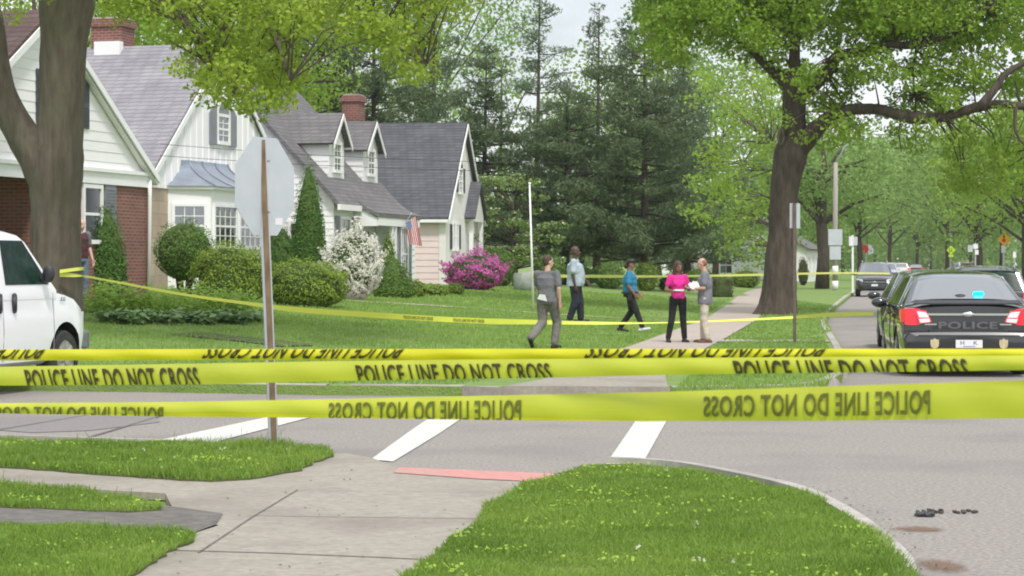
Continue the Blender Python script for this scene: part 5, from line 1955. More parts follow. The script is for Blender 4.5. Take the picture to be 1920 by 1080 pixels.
# ------------------------------------------------------------------ signs, poles, wires
# the stop sign seen from behind on a leaning channel post
b = G(515, 842, .05)
sg = empty('stop_sign', b, 0, 'back of an octagonal sign on a leaning rusty channel post at the near kerb', 'street sign')
k = F / b.y
top = Vector((-(515 - 491) / k, 0, (842 - 262) / k)) 
mb = MB()
a = Vector((0, 0, -.1))
ux = Vector((.94, .34, 0)); uy = Vector((-.34, .94, 0))
mb.slab([a - ux * .04, a - ux * .022, top - ux * .022, top - ux * .04], uy * .03)
mb.build('post', M['galv'], sg)
mb = MB()
mb.slab([a - ux * .022 + uy * .03, a + ux * .026 + uy * .03, top + ux * .026 + uy * .03, top - ux * .022 + uy * .03], -uy * .038)
mb.build('post_face', M['rust'], sg)
mb = MB()
mb.slab([a + ux * .026, a + ux * .04, top + ux * .04, top + ux * .026], uy * .012)
mb.build('flange', M['galv'], sg)
dr = Vector((.50, .866, 0)); nr = Vector((-.866, .50, 0))
c0 = top.lerp(a, .145) + nr * .03 + Vector((.035, .02, 0))
R8 = (435 - 251) / k / 2 / cos(pi / 8)
oc = [c0 + dr * R8 * cos(pi / 8 + i * pi / 4) + Vector((0, 0, 1)) * R8 * sin(pi / 8 + i * pi / 4) for i in range(8)]
mb = MB(); mb.slab(oc, nr * .004); mb.build('sign_plate', M['sign_back'], sg)
mb = MB(); mb.slab([c0 + (p - c0) * .97 + nr * .0045 for p in oc], nr * .001); mb.build('sign_border', M['sign_white'], sg)
mb = MB(); mb.slab([c0 + (p - c0) * .93 + nr * .006 for p in oc], nr * .001); mb.build('sign_face', M['sign_red'], sg)
mb = MB(); q = c0 + dr * .14 - Vector((0, 0, .33)) - nr * .0015; mb.slab([q, q + dr * .11, q + dr * .11 + Vector((0, 0, .06)), q + Vector((0, 0, .06))], -nr * .001)
mb.build('sticker', M['sign_white'], sg)
mb = MB()
for z in (.22, -.22): mb.tube([c0 + Vector((0, 0, z)) - nr * .05, c0 + Vector((0, 0, z)) + nr * .012], .012, 8)
mb.build('bolts', M['galv'], sg)

# brown post with a pair of plates at the verge
b = G(1490, 645, .12)
sp = empty('verge_sign', b, 0, 'slim brown post with two white plates set at an angle, in front of the oak', 'street sign')
k = F / b.y
mb = MB(); mb.box(-.028, .028, -.02, .02, -.1, (645 - 381) / k); mb.build('post', M['brown_steel'], sp)
z0, z1 = (645 - 428) / k, (645 - 381) / k
mb = MB(); mb.slab([(-.10, -.05, z0), (-.028, .02, z0), (-.028, .02, z1), (-.10, -.05, z1)], (.004, .01, 0)); mb.build('sign_plate', M['sign_back'], sp)
mb = MB(); mb.slab([(.03, .02, z0), (.13, .24, z0), (.13, .24, z1), (.03, .02, z1)], (.006, -.004, 0)); mb.build('sign_plate', M['sign_back'], sp)

# white pole
b = P(1000, 600, 60); b.z = terrain(b.x, 60) - .05
wp_ = empty('white_pole', b, 0, 'thin white upright pole left of the man in the light blue shirt', 'pole')
mb = MB(); tp = P(993, 346, 60) - b
mb.tube([(0, 0, 0), tp * .5, tp], [.036, .03, .024], 10); mb.build('shaft', M['white'], wp_, smooth=True)
mb = MB(); mb.ell(tp + Vector((0, 0, .03)), (.04, .04, .04), 10, 8); mb.build('finial', M['white'], wp_, smooth=True)

# utility pole
d = 122
b = P(1566, 545, d); b.z = .1
up_ = empty('utility_pole', b, 0, 'weathered wooden utility pole carrying two stacked white plates and a lamp arm', 'utility pole')
k = F / d
mb = MB(); ht = (545 - 305) / k; mb.tube([(0, 0, 0), (0, 0, ht * .5), (.03, 0, ht)], [.16, .145, .12], 12); mb.build('shaft', M['woodpole'], up_, smooth=True)
mb = MB(); mb.box(-.42, .38, -.2, -.17, (545 - 460) / k, (545 - 430) / k); mb.build('sign_plate', M['sign_back'], up_)
mb = MB(); mb.box(-.34, .30, -.2, -.17, (545 - 487) / k, (545 - 462) / k); mb.build('sign_plate', M['sign_back'], up_)
mb = MB(); mb.tube([(.05, 0, ht - .2), (.5, 0, ht + .9), (1.4, -.1, ht + 1.5), (2.2, -.1, ht + 1.65)], [.04, .04, .035, .03], 8)
arm = mb.build('lamp_arm', M['galv'], up_, smooth=True)
mb = MB(); mb.ell((2.55, -.1, ht + 1.65), (.42, .14, .09), 12, 8); mb.build('lamp_head', M['sign_white'], arm, smooth=True)
mb = MB()
for z in (.05, .9): mb.tube([(0, 0, z), (0, 0, z + .5)], .175, 12)
mb.build('white_band', M['white'], up_, smooth=True)


def small_sign(px, d, ytop, ybot, pw, plates, label, post='galv', base=.12, name='street_sign'):
    b = P(px, 500, d); b.z = base - .05
    t = empty(name, b, 0, label, 'street sign')
    mb = MB(); mb.box(-pw, pw, 0, pw, 0, H0 + (YH - ytop) / F * d - b.z); mb.build('post', M[post], t)
    for kind, cx, cy, w, h_, m in plates:
        X = (cx - px) * d / F; Z = H0 + (YH - cy) / F * d - b.z
        hw, hh = w * d / F / 2, h_ * d / F / 2
        mb = MB()
        if kind == 'rect': mb.box(X - hw, X + hw, -.05, -.03, Z - hh, Z + hh)
        elif kind == 'dia': mb.slab([(X, -.05, Z - hh), (X + hw, -.05, Z), (X, -.05, Z + hh), (X - hw, -.05, Z)], (0, .02, 0))
        elif kind == 'oct':
            mb.slab([(X + hw * 1.08 * cos(pi / 8 + i * pi / 4), -.05, Z + hh * 1.08 * sin(pi / 8 + i * pi / 4)) for i in range(8)], (0, .02, 0))
        elif kind == 'edge': mb.slab([(X - hw, -.05, Z - hh), (X + hw, .3, Z - hh * .7), (X + hw, .3, Z + hh * .7), (X - hw, -.05, Z + hh)], (0, .02, 0))
        mb.build('sign_plate', M[m], t)
    return t


small_sign(1599, 112, 441, 520, .05, [('rect', 1596, 452, 9, 18, 'sign_white'), ('rect', 1604, 452, 7, 16, 'sign_back')], 'white painted post with two small upright plates left of the dark utility vehicle', 'white')
small_sign(1624, 190, 457, 500, .05, [('oct', 1621, 467, 15, 15, 'sign_red'), ('edge', 1633, 468, 11, 20, 'sign_back')], 'small red octagonal sign with a pale plate beside it above the dark utility vehicle')
t = small_sign(1782, 170, 462, 500, .05, [('dia', 1783, 469, 17, 17, 'sign_lime'), ('rect', 1783, 479.5, 9, 5, 'sign_lime')], 'lime yellow diamond pedestrian sign beyond the police cars')
kk = 170 / F
mb = MB()   # walking figures on the diamond
Z = H0 + (YH - 469) * kk - t.location.z
for s_ in (-.08, .09):
    mb.ell((s_, -.06, Z + .14), (.03, .01, .03), 8, 6); mb.slab([(s_ - .03, -.055, Z - .02), (s_ + .03, -.055, Z - .02), (s_ + .025, -.055, Z + .1), (s_ - .025, -.055, Z + .1)], (0, -.01, 0))
    mb.slab([(s_ - .05, -.055, Z - .16), (s_ - .02, -.055, Z - .16), (s_ + .02, -.055, Z - .02), (s_ - .02, -.055, Z - .02)], (0, -.01, 0))
    mb.slab([(s_ + .03, -.055, Z - .16), (s_ + .06, -.055, Z - .16), (s_ + .02, -.055, Z - .02), (s_ - .01, -.055, Z - .02)], (0, -.01, 0))
mb.build('sign_symbol', M['black'], t)
t = small_sign(1882, 135, 436, 500, .06, [('dia', 1883, 449, 26, 26, 'sign_orange'), ('rect', 1881, 467, 8, 14, 'sign_white')], 'orange yellow diamond sign with a red symbol above a white plate at the right')
kk = 135 / F
Z = H0 + (YH - 449) * kk - t.location.z
mb = MB(); mb.ell((0, -.06, Z - .05), (.12, .012, .12), 12, 8); mb.build('sign_symbol', M['sign_red'], t)
mb = MB(); mb.slab([(-.05, -.058, Z + .1), (.05, -.058, Z + .1), (.05, -.058, Z + .26), (0, -.058, Z + .3), (-.05, -.058, Z + .26)], (0, -.01, 0)); mb.build('sign_symbol', M['black'], t)
small_sign(1829, 150, 455, 500, .05, [('rect', 1829, 462, 9, 9, 'sign_white'), ('rect', 1819, 466, 9, 13, 'sign_back'), ('rect', 1831, 473, 7, 9, 'sign_white')], 'cluster of small white plates on a thin post left of the orange diamond')
small_sign(1902, 150, 470, 500, .05, [('rect', 1902, 478, 6, 11, 'sign_white')], 'tiny white upright plate at the far right beyond the cars')


def wire(a, b_, sag, label, r=.007):
    a, b_ = P(*a), P(*b_)
    pts = [a.lerp(b_, t) - Vector((0, 0, sag * 4 * t * (1 - t))) - a for t in np.linspace(0, 1, 24)]
    mb = MB(); mb.tube(pts, r, 5)
    o = mb.build('utility_wire', M['trim']); o.location = a
    tag(o, label, 'wire')


wire((300, 270, 52), (1440, 300, 62), .25, 'upper dark wire crossing in front of the dormer house roof')
wire((300, 292, 52), (1440, 316, 62), .22, 'lower dark wire crossing in front of the dormer house roof')
wire((330, 150, 60), (1475, 55, 66), .8, 'pale high wire crossing before the pines')


# ------------------------------------------------------------------ vehicles (local x forward, y left, z up; x = 0 at the rear bumper)
def interp_st(st, xs):
    X = [s[0] for s in st]
    out = []
    for x in xs:
        out.append([x] + [float(np.interp(x, X, [s[i] for s in st])) for i in range(1, len(st[0]))])
    return out


def car_body(name, st, sec, mats, parent, wheels=None, wr=.36, wy=.95, well=None):
    """st: stations; sec(row) -> list of (y, z) for the right half from the bottom centre to the top centre"""
    mb = MB()
    rings = []
    for row in st:
        h = sec(row)
        ring = [(row[0], -y, z) for y, z in h] + [(row[0], y, z) for y, z in h[::-1][1:-1]]
        rings.append(ring)
    n = len(rings[0])
    vs = [p for r in rings for p in r]
    fs = [(i * n + k, i * n + (k + 1) % n, (i + 1) * n + (k + 1) % n, (i + 1) * n + k) for i in range(len(rings) - 1) for k in range(n)]
    fs.append(tuple(range(n))[::-1]); fs.append(tuple((len(rings) - 1) * n + k for k in range(n)))
    mb.add(vs, fs)
    o = mb.build(name, mats, None)
    bm = bmesh.new(); bm.from_mesh(o.data); bmesh.ops.recalc_face_normals(bm, faces=bm.faces); bm.to_mesh(o.data); bm.free()
    if wheels:
        cut = MB()
        for wx in wheels:
            for s_ in (-1, 1):
                cut.tube([(wx, s_ * (wy - .32), wr * .98), (wx, s_ * (wy + .3), wr * .98)], wr * 1.17, 28)
        c = cut.build('cut', mats[-1], None)
        bm = bmesh.new(); bm.from_mesh(c.data); bmesh.ops.recalc_face_normals(bm, faces=bm.faces); bm.to_mesh(c.data); bm.free()
        md = o.modifiers.new('b', 'BOOLEAN'); md.operation = 'DIFFERENCE'; md.object = c; md.solver = 'EXACT'
        dg = bpy.context.evaluated_depsgraph_get()
        me = bpy.data.meshes.new_from_object(o.evaluated_get(dg))
        o.modifiers.clear()
        old = o.data; o.data = me; bpy.data.meshes.remove(old)
        bpy.data.objects.remove(c)
        me.materials.clear()
        for m_ in mats: me.materials.append(m_)
        for p in me.polygons:
            c_ = p.center
            p.material_index = 0
            for wx in wheels:
                rr = math.hypot(c_.x - wx, c_.z - wr * .98)
                if rr < wr * 1.175 and abs(c_.y) < wy - .012 and abs(c_.y) > wy - .4:
                    p.material_index = len(mats) - 1
    o.data.polygons.foreach_set('use_smooth', [True] * len(o.data.polygons))
    o.data.set_sharp_from_angle(angle=R(32))
    o.parent = parent
    return o


def wheel(parent, x, y, r, side, tw=.22, rimm='rim'):
    """side -1: outer face looks to -y"""
    mb = MB()
    prof = [(r * .66, 0), (r * .93, .005), (r, .045), (r, tw - .045), (r * .93, tw), (r * .5, tw)]
    n = 32
    vs = []
    for rr, a in prof:
        for k in range(n):
            t = 2 * pi * k / n
            vs.append((rr * cos(t), side * (.0 - a) + 0, rr * sin(t)))
    fs = [(i * n + k, i * n + (k + 1) % n, (i + 1) * n + (k + 1) % n, (i + 1) * n + k) for i in range(len(prof) - 1) for k in range(n)]
    mb.add(vs, fs)
    w = mb.build('wheel', M['rubber'], parent, smooth=True, angle=40)
    w.location = (x, y, r)
    mb = MB()
    mb.tube([(0, -side * .05, 0), (0, -side * .012, 0)], r * .67, 28)
    for k in range(8):
        t = 2 * pi * k / 8
        c = Vector((cos(t) * r * .4, -side * .004, sin(t) * r * .4))
        mb.obox(c, Vector((cos(t), 0, sin(t))) * r * .2, Vector((0, .012, 0)), Vector((-sin(t), 0, cos(t))) * r * .06)
    mb.tube([(0, -side * .02, 0), (0, side * .02, 0)], r * .2, 16)
    rim = mb.build('rim', M[rimm], w)
    return w


def lower_sec(row):
    x, wm, zb, zm, zs, ws, zt = row
    return [(0, zb), (wm * .86, zb), (wm * .97, zb + .06), (wm, zm), (wm * .99, (zm + zs) / 2), (wm * .965, zs - .05), (ws, zs), (ws * .75, zs + (zt - zs) * .55), (ws * .4, zs + (zt - zs) * .9), (0, zt)]


def cabin(parent, prof, zb, wb, wroof, zroof, paint, sub=6, glassname='autoglass', panes=(), rear=None, front=None):
    """prof: (x, z) of the roof line; returns part object. panes: side windows [(x0b,x1b,x0t,x1t,zb,zt)]"""
    xs = []
    for i in range(len(prof) - 1):
        for j in range(sub): xs.append(prof[i][0] + (prof[i + 1][0] - prof[i][0]) * j / sub)
    xs.append(prof[-1][0])
    PX = [p[0] for p in prof]; PZ = [p[1] for p in prof]

    def yw(z): return wb - (wb - wroof) * (z - zb) / (zroof - zb)

    def zr(x): return float(np.interp(x, PX, PZ))
    rings = []
    vv = (1, .97, .85, .6, .3)
    for x in xs:
        z = zr(x)
        h = [(0, zb - .1), (yw(zb) * 1.0, zb - .1), (yw(zb), zb)]
        zz = max(z, zb + .01)
        w = yw(zz - .05 if zz - .05 > zb else zz)
        h += [(w * v, zz - .055 * v ** 4 if v < 1 else zz - .06) for v in vv] + [(0, zz)]
        rings.append([(x, -y, q) for y, q in h] + [(x, y, q) for y, q in h[::-1][1:-1]])
    n = len(rings[0])
    mb = MB()
    mb.add([p for r in rings for p in r], [(i * n + k, i * n + (k + 1) % n, (i + 1) * n + (k + 1) % n, (i + 1) * n + k) for i in range(len(rings) - 1) for k in range(n)] +
           [tuple(range(n))[::-1], tuple((len(rings) - 1) * n + k for k in range(n))])
    cab = mb.build('cabin', paint, parent, smooth=True, angle=35)

    def top_glass(nm, x0, x1, w0, w1, off=.012, par=cab, m=glassname):
        mb = MB(); K = 12; J = 10
        vs = []
        for i in range(K + 1):
            x = x0 + (x1 - x0) * i / K
            z = zr(x); ww = (yw(z) * .93) * (w0 + (w1 - w0) * i / K)
            dz = zr(x + .01) - zr(x - .01)
            nl = math.hypot(dz, .02)
            nx, nz_ = -dz / nl, .02 / nl
            for j in range(J + 1):
                v = -1 + 2 * j / J
                vs.append((x + nx * off, v * ww, z - .055 * abs(v * .93 * (w0 + (w1 - w0) * i / K)) ** 4 + nz_ * off))
        mb.add(vs, [(i * (J + 1) + j, (i + 1) * (J + 1) + j, (i + 1) * (J + 1) + j + 1, i * (J + 1) + j + 1) for i in range(K) for j in range(J)])
        return mb.build(nm, M[m], par, smooth=True)
    if rear: top_glass('rear_window', *rear)
    if front: top_glass('windshield', *front)
    for s_ in (-1, 1):
        for (a0, a1, t0, t1, z0, z1) in panes:
            mb = MB()
            y0, y1 = yw(z0) + .008, yw(z1) + .008
            mb.slab([(a0, s_ * y0, z0), (a1, s_ * y0, z0), (t1, s_ * y1, z1), (t0, s_ * y1, z1)], (0, -s_ * .006, 0))
            mb.build('side_window', M[glassname], cab)
    return cab, yw


def mirror(parent, x, y, z, s_, m, w=.22, h=.14, dpt=.1):
    mb = MB()
    mb.ell((x, y + s_ * w * .55, z), (dpt, w * .5, h * .5), 12, 8)
    mb.tube([(x, y - s_ * .02, z - .05), (x, y + s_ * w * .3, z - .02)], .03, 6)
    return mb.build('mirror', M[m], parent, smooth=True)


def sedan(label, name='police_car', paint='police_black', group=None, police=True):
    r = empty(name, (0, 0, 0), 0, label, 'car', group)
    st = [  # x, wm, zb, zm, zs, ws, zt
        (0.0, .80, .40, .50, .60, .76, .61), (.03, .88, .33, .50, .645, .84, .655), (.09, .92, .28, .52, .67, .88, .68), (.15, .935, .26, .54, .675, .90, .685),
        (.155, .935, .26, .56, .97, .86, 1.03), (.22, .945, .25, .6, 1.00, .87, 1.075), (.5, .955, .24, .62, 1.01, .88, 1.09), (1.0, .965, .22, .62, 1.01, .90, 1.085), (1.6, .968, .2, .62, 1.0, .92, 1.04), (2.6, .968, .2, .6, .98, .93, 1.0),
        (3.6, .965, .2, .6, .96, .92, .99), (3.95, .96, .22, .6, .93, .90, .99), (4.5, .94, .23, .58, .86, .86, .94), (4.85, .90, .24, .55, .78, .80, .84), (5.02, .84, .26, .5, .68, .74, .72), (5.12, .72, .3, .48, .58, .64, .6)]
    body = car_body('body', st, lower_sec, [M[paint], M['black']], r, (1.13, 4.0), .345, .965)
    prof = [(.55, 1.08), (.62, 1.10), (1.3, 1.42), (1.55, 1.49), (1.9, 1.53), (2.4, 1.54), (2.9, 1.50), (3.15, 1.44), (4.05, .98)]
    cab, yw = cabin(r, prof, .99, .90, .62, 1.54, M[paint], panes=[(1.5, 2.35, 1.78, 2.3, 1.02, 1.43), (2.42, 3.55, 2.38, 3.05, 1.02, 1.43)],
                    rear=(.66, 1.46, 1.0, .98), front=(3.2, 3.95, .98, 1.0))
    for x in (1.13, 4.0):
        for s_ in (-1, 1): wheel(r, x, s_ * .955, .345, s_, rimm='rim')
    # recess, badges of chrome, lamps, bumper trim
    mb = MB(); mb.slab([(.148, -.52, .67), (.148, .52, .67), (.148, .42, .80), (.148, -.42, .80)][::1], (-.012, 0, 0)); mb.box(.03, .15, -.56, .56, .655, .69)
    for s_ in (-1, 1):
        pass
    mb.build('plate_recess', M['trim'], r)
    mb = MB()
    for y0, y1 in ((-.60, .60),):
        mb.box(.128, .156, y0, y1, .895, .925)
    mb.box(.12, .15, -.62, -.45, .755, .775); mb.box(.12, .15, .45, .62, .755, .775)
    mb.build('chrome_strip', M['chrome'], r)
    mb = MB(); mb.ell((.125, 0, .91), (.02, .09, .038), 16, 8); mb.build('emblem', M['chrome'], r, smooth=True)
    mb = MB(); mb.slab([(.15, -.78, 1.055), (.15, .78, 1.055), (.30, .76, 1.10), (.30, -.76, 1.10)], (0, 0, .018)); mb.build('spoiler_lip', M['trim'], r)
    for s_ in (-1, 1):
        mb = MB()
        q = [(.16, .68), (.10, .80), (.12, .90), (.26, .955), (.42, .968)]
        q2 = [(a, b) for a, b in q]
        za, zb_ = [.76, .755, .76, .80, .86], [.99, .995, .995, .985, .965]
        vs = []
        for (a, y_), lo, hi in zip(q2, za, zb_): vs += [(a, s_ * y_, lo), (a, s_ * y_, hi)]
        for (a, y_), lo, hi in zip(q2, za, zb_): vs += [(a + .05, s_ * (y_ - .05), lo), (a + .05, s_ * (y_ - .05), hi)]
        fs = [(2 * i, 2 * i + 1, 2 * i + 3, 2 * i + 2) for i in range(4)] + [(10 + 2 * i, 10 + 2 * i + 1, 10 + 2 * i + 3, 10 + 2 * i + 2) for i in range(4)]
        fs += [(2 * i + 1, 2 * i + 3, 13 + 2 * i, 11 + 2 * i) for i in range(4)] + [(2 * i, 2 * i + 2, 12 + 2 * i, 10 + 2 * i) for i in range(4)] + [(0, 1, 11, 10), (8, 9, 19, 18)]
        mb.add(vs, fs)
        tl = mb.build('tail_light', M['lamp_red'], r)
        mb = MB(); mb.slab([(.13, s_ * .52, .80), (.118, s_ * .70, .77), (.118, s_ * .765, .985), (.13, s_ * .60, .96)], (.03, 0, 0)); mb.build('inner_lens', M['lamp_red'], tl)
        mb = MB()
        mb.slab([(.122, s_ * .56, .865), (.11, s_ * .70, .865), (.11, s_ * .735, .955), (.122, s_ * .61, .94)], (.012, 0, 0))
        mb.slab([(.122, s_ * .545, .80), (.11, s_ * .685, .79), (.11, s_ * .705, .845), (.122, s_ * .555, .85)], (.012, 0, 0))
        mb.build('reversing_light', M['lamp_white'], tl)
    mb = MB(); mb.box(-.012, .0, -.19, .19, .43, .545); pl = mb.build('number_plate', M['sign_white'], r)
    mb = MB()
    mb.box(-.016, -.013, -.09, .09, .448, .456)
    mb.build('plate_text', M['blue_ink'], pl)
    v, f = text_geo('H    K', .25, .055, .03)
    mb = MB(); mb.add([(-.0135, .125 - a, .475 + b_) for a, b_ in v], f); mb.build('plate_letters', M['shutter'], pl)
    for s_ in (-1, 1):
        mb = MB()
        pts_ = [(0, -.075), (.05, -.05), (.062, .0), (.058, .06), (.03, .055), (0, .08), (-.03, .055), (-.058, .06), (-.062, 0), (-.05, -.05)]
        mb.slab([(-.004 if abs(s_) else 0, s_ * .49 + a, .49 + b_) for a, b_ in pts_], (-.01, 0, 0))
        mb.build('crest', M['gold'], r)
    mb = MB(); mb.box(-.005, .04, -.72, .72, .60, .615); mb.box(.05, .2, -.7, .7, .26, .30)
    mb.build('bumper_trim', M['trim'], r)
    if police:
        v, f = text_geo('POLICE', .84, .105, .03)
        mb = MB(); mb.add([(.1505, .42 - a, .70 + b_ * 1.0) for a, b_ in v], f)
        o = mb.build('police_lettering', M['ghost'], r)
        for i_, v_ in enumerate(o.data.vertices): v_.co.x = .134
    for s_ in (-1, 1): mirror(r, 3.15, s_ * .93, 1.03, s_, paint, .26, .17, .09)
    for s_ in (-1, 1):
        mb = MB()
        line_ = [(1.42, 1.03), (1.72, 1.445), (2.35, 1.47), (3.05, 1.44), (3.58, 1.04)]
        mb.tube([(x, s_ * (yw(z) + .012), z) for x, z in line_], .011, 6); mb.tube([(1.42, s_ * (yw(1.0) + .012), 1.005), (3.6, s_ * (yw(1.0) + .012), 1.005)], .010, 6)
        mb.build('window_trim', M['chrome'], r)
    mb = MB()
    for q in ((-.5, -.5), (.5, .5)): mb.tube([(.14, q[0] * 1.0, .70), (.145, q[1] * 1.06, .80)], .004, 4)
    mb.tube([(.155, -.86, 1.02), (.155, -.55, .99), (.155, -.5, .70)], .004, 4); mb.tube([(.155, .86, 1.02), (.155, .55, .99), (.155, .5, .70)], .004, 4)
    mb.build('boot_gap', M['black'], r)
    for s_ in (-1, 1):
        mb = MB(); mb.slab([(4.95, s_ * .5, .70), (4.86, s_ * .83, .72), (4.72, s_ * .90, .80), (4.84, s_ * .55, .80)], (.03, 0, 0)); mb.build('headlight', M['lamp_clear'], r)
        for x in (1.62, 2.75):
            mb = MB(); mb.box(x, x + .2, s_ * .965 - .02, s_ * .965 + .02, .85, .885); mb.build('door_handle', M[paint], r)
        mb = MB(); mb.tube([(2.38, s_ * .958, .97), (2.38, s_ * .969, .6), (2.38, s_ * .955, .25)], .005, 4); mb.tube([(1.45, s_ * .955, .99), (1.5, s_ * .969, .75), (1.55, s_ * .96, .35)], .005, 4)
        mb.build('door_gap', M['black'], r)
    mb = MB(); mb.box(5.03, 5.10, -.45, .45, .4, .62); mb.build('grille', M['trim'], r)
    return r


pc = sedan('black police sedan seen from behind with a lit blue lamp in its rear window')
H_ANG = R(90) - math.atan2(.105, 1)         # heads away from the camera, slightly right
rear = G(1817, 708)
pc.location = (rear.x, rear.y, 0); pc.rotation_euler.z = pi / 2 - .105
mb = MB(); mb.slab([(.80, -.28, 1.15), (.80, -.15, 1.15), (.80, -.13, 1.20), (.80, -.15, 1.235), (.80, -.28, 1.24), (.80, -.30, 1.20)], (-.06, 0, .0)); o = mb.build('blue_light', M['blue_light'], pc, bevel=.012)
mb = MB(); mb.slab([(.74, -.29, 1.11), (.74, -.13, 1.11), (.77, -.13, 1.15), (.77, -.29, 1.15)], (-.03, 0, .02)); mb.build('blue_glow_slab', M['blue_glow'], pc)  # emissive slab added below the lamp to imitate its blue glow
mb = MB(); mb.ell((.76, .05, 1.15), (.05, .10, .05), 12, 8); mb.build('antenna_dome', M['trim'], pc, smooth=True)
pc2 = sedan('second dark police sedan parked just ahead of the nearest one', police=False)
rear = G(1770, 494 + 6600 / 38.2)
pc2.location = (rear.x, 38.2, 0); pc2.rotation_euler.z = pi / 2 - .115


def suv(label, paint, name='parked_suv', lights=None, group=None):
    r = empty(name, (0, 0, 0), 0, label, 'car', group)
    st = [(0.0, .80, .42, .55, .72, .78, .74), (.05, .90, .36, .6, .95, .86, .98), (.15, .94, .32, .62, 1.05, .88, 1.08), (1.0, .95, .3, .62, 1.06, .90, 1.08), (2.6, .95, .28, .62, 1.04, .91, 1.06), (3.3, .95, .28, .62, 1.02, .90, 1.05),
          (3.6, .945, .3, .62, 1.0, .88, 1.06), (4.2, .93, .32, .6, .95, .84, 1.01), (4.5, .90, .34, .58, .86, .80, .92), (4.64, .82, .38, .56, .74, .72, .76), (4.7, .70, .42, .54, .64, .62, .65)]
    car_body('body', st, lower_sec, [M[paint], M['black']], r, (.95, 3.72), .37, .945)
    prof = [(.1, 1.1), (.35, 1.60), (.6, 1.70), (1.2, 1.73), (2.2, 1.72), (2.7, 1.65), (3.6, 1.04)]
    cabin(r, prof, 1.04, .885, .66, 1.73, M[paint], panes=[(.75, 1.5, .85, 1.5, 1.1, 1.6), (1.56, 2.3, 1.56, 2.25, 1.1, 1.6), (2.36, 3.3, 2.3, 2.7, 1.1, 1.6)], rear=(.14, .38, .95, .9), front=(2.74, 3.52, .98, 1.0))
    for x in (.95, 3.72):
        for s_ in (-1, 1): wheel(r, x, s_ * .94, .37, s_)
    mb = MB(); mb.box(4.56, 4.69, -.55, .55, .60, .84); mb.box(4.55, 4.72, -.6, .6, .40, .50); mb.build('grille', M['trim'], r)
    mb = MB(); mb.box(4.69, 4.705, -.5, .5, .72, .75); mb.ell((4.71, 0, .735), (.02, .1, .04), 12, 6); mb.build('chrome_strip', M['chrome'], r)
    mb = MB(); mb.box(4.71, 4.73, -.16, .16, .53, .63); mb.build('number_plate', M['sign_white'], r)
    for s_ in (-1, 1):
        mb = MB(); mb.slab([(4.62, s_ * .56, .74), (4.50, s_ * .84, .76), (4.40, s_ * .89, .90), (4.56, s_ * .6, .86)], (.04, 0, 0)); mb.build('headlight', M['lamp_clear'], r)
        mb = MB(); mb.slab([(.06, s_ * .72, .85), (.06, s_ * .90, .85), (.1, s_ * .88, 1.15), (.1, s_ * .74, 1.15)], (-.04, 0, 0)); mb.build('tail_light', M[lights or 'lamp_red'], r)
        mb = MB(); mb.tube([(.5, s_ * .62, 1.72), (.6, s_ * .62, 1.78), (2.3, s_ * .62, 1.78), (2.4, s_ * .62, 1.70)], .018, 6); mb.build('roof_rail', M['silver'], r)
        mirror(r, 3.0, s_ * .92, 1.14, s_, paint, .24, .17, .09)
    return r


g = 'cars further along the street'
sv = suv('black sport utility vehicle parked facing the camera on the left side of the street', 'suv_black')
dd = 105
cx = (1640 - 960) * dd / F
sv.rotation_euler.z = pi / 2 - .17 + pi
fr_ = Vector((cx, dd, 0)); sv.location = fr_ - Vector((cos(sv.rotation_euler.z), sin(sv.rotation_euler.z), 0)) * 4.7
sv.location.z = 0


def far_car(src, px, d, ang, label, recolor=None, z=0.0):
    o = copy_tree(src)
    o['label'] = label
    o['category'] = 'car'; o['group'] = g
    o.location = ((px - 960) * d / F, d, z); o.rotation_euler.z = ang
    if recolor:
        for ch in o.children:
            if ch.name.split('.')[0] in ('body', 'cabin', 'mirror'):
                ch.data = ch.data.copy(); ch.data.materials[0] = M[recolor]
    return o


far_car(sv, 1690, 255, pi / 2 - .17, 'white van like vehicle stopped far down the street with its brake lamps on', 'white_car')
far_car(sv, 1664, 200, pi / 2 - .17 + pi, 'silver vehicle directly behind the parked black sport utility vehicle', 'silver')
far_car(pc2, 1717, 262, pi / 2 - .17, 'red car stopped right of the far white vehicle', 'red_car')
far_car(sv, 1842, 210, pi * .98, 'dark red vehicle crossing below the orange diamond sign', 'red_car')
for o_ in [c for c in bpy.data.objects if c.get('group') == g and 'white van' in c.get('label', '')]:
    for ch in o_.children:
        if ch.name.startswith('tail_light'):
            ch.data = ch.data.copy(); ch.data.materials[0] = M['lamp_hot']
pc3 = far_car(sv, 1856, 44, pi / 2 - .13, 'tall dark vehicle at the right frame edge just beyond the two police sedans')
pc3.scale = (.93, .93, .93)
for ch in pc3.children:
    if ch.name.startswith('cabin'):
        for g_ in ch.children:
            g_.data = g_.data.copy(); g_.data.materials[0] = M['vanglass']

# ---- the white van, right side towards us, nose pointing away
van = empty('white_van', (0, 0, 0), 0, 'white passenger van cut by the left frame edge with its front wheel at the kerb', 'van')
st = [(0.0, .94, .45, .7, 1.2, .93, 1.22), (.05, .99, .36, .7, 1.27, .97, 1.30), (2.0, 1.0, .34, .7, 1.29, .975, 1.32), (3.9, 1.0, .34, .7, 1.29, .975, 1.33), (4.35, 1.0, .34, .7, 1.27, .96, 1.37),
      (4.7, .995, .36, .7, 1.23, .94, 1.34), (5.0, .98, .38, .7, 1.17, .92, 1.28), (5.2, .96, .4, .7, 1.09, .89, 1.19), (5.3, .93, .42, .7, 1.01, .86, 1.09), (5.36, .88, .45, .7, .92, .82, .97)]
WX = 4.66
body = car_body('body', st, lower_sec, [M['van_white'], M['black']], van, (.95, WX), .41, 1.0)
prof = [(.02, 1.33), (.06, 1.95), (.2, 2.05), (1.0, 2.1), (3.2, 2.1), (3.5, 2.06), (3.68, 1.98), (4.40, 1.36)]
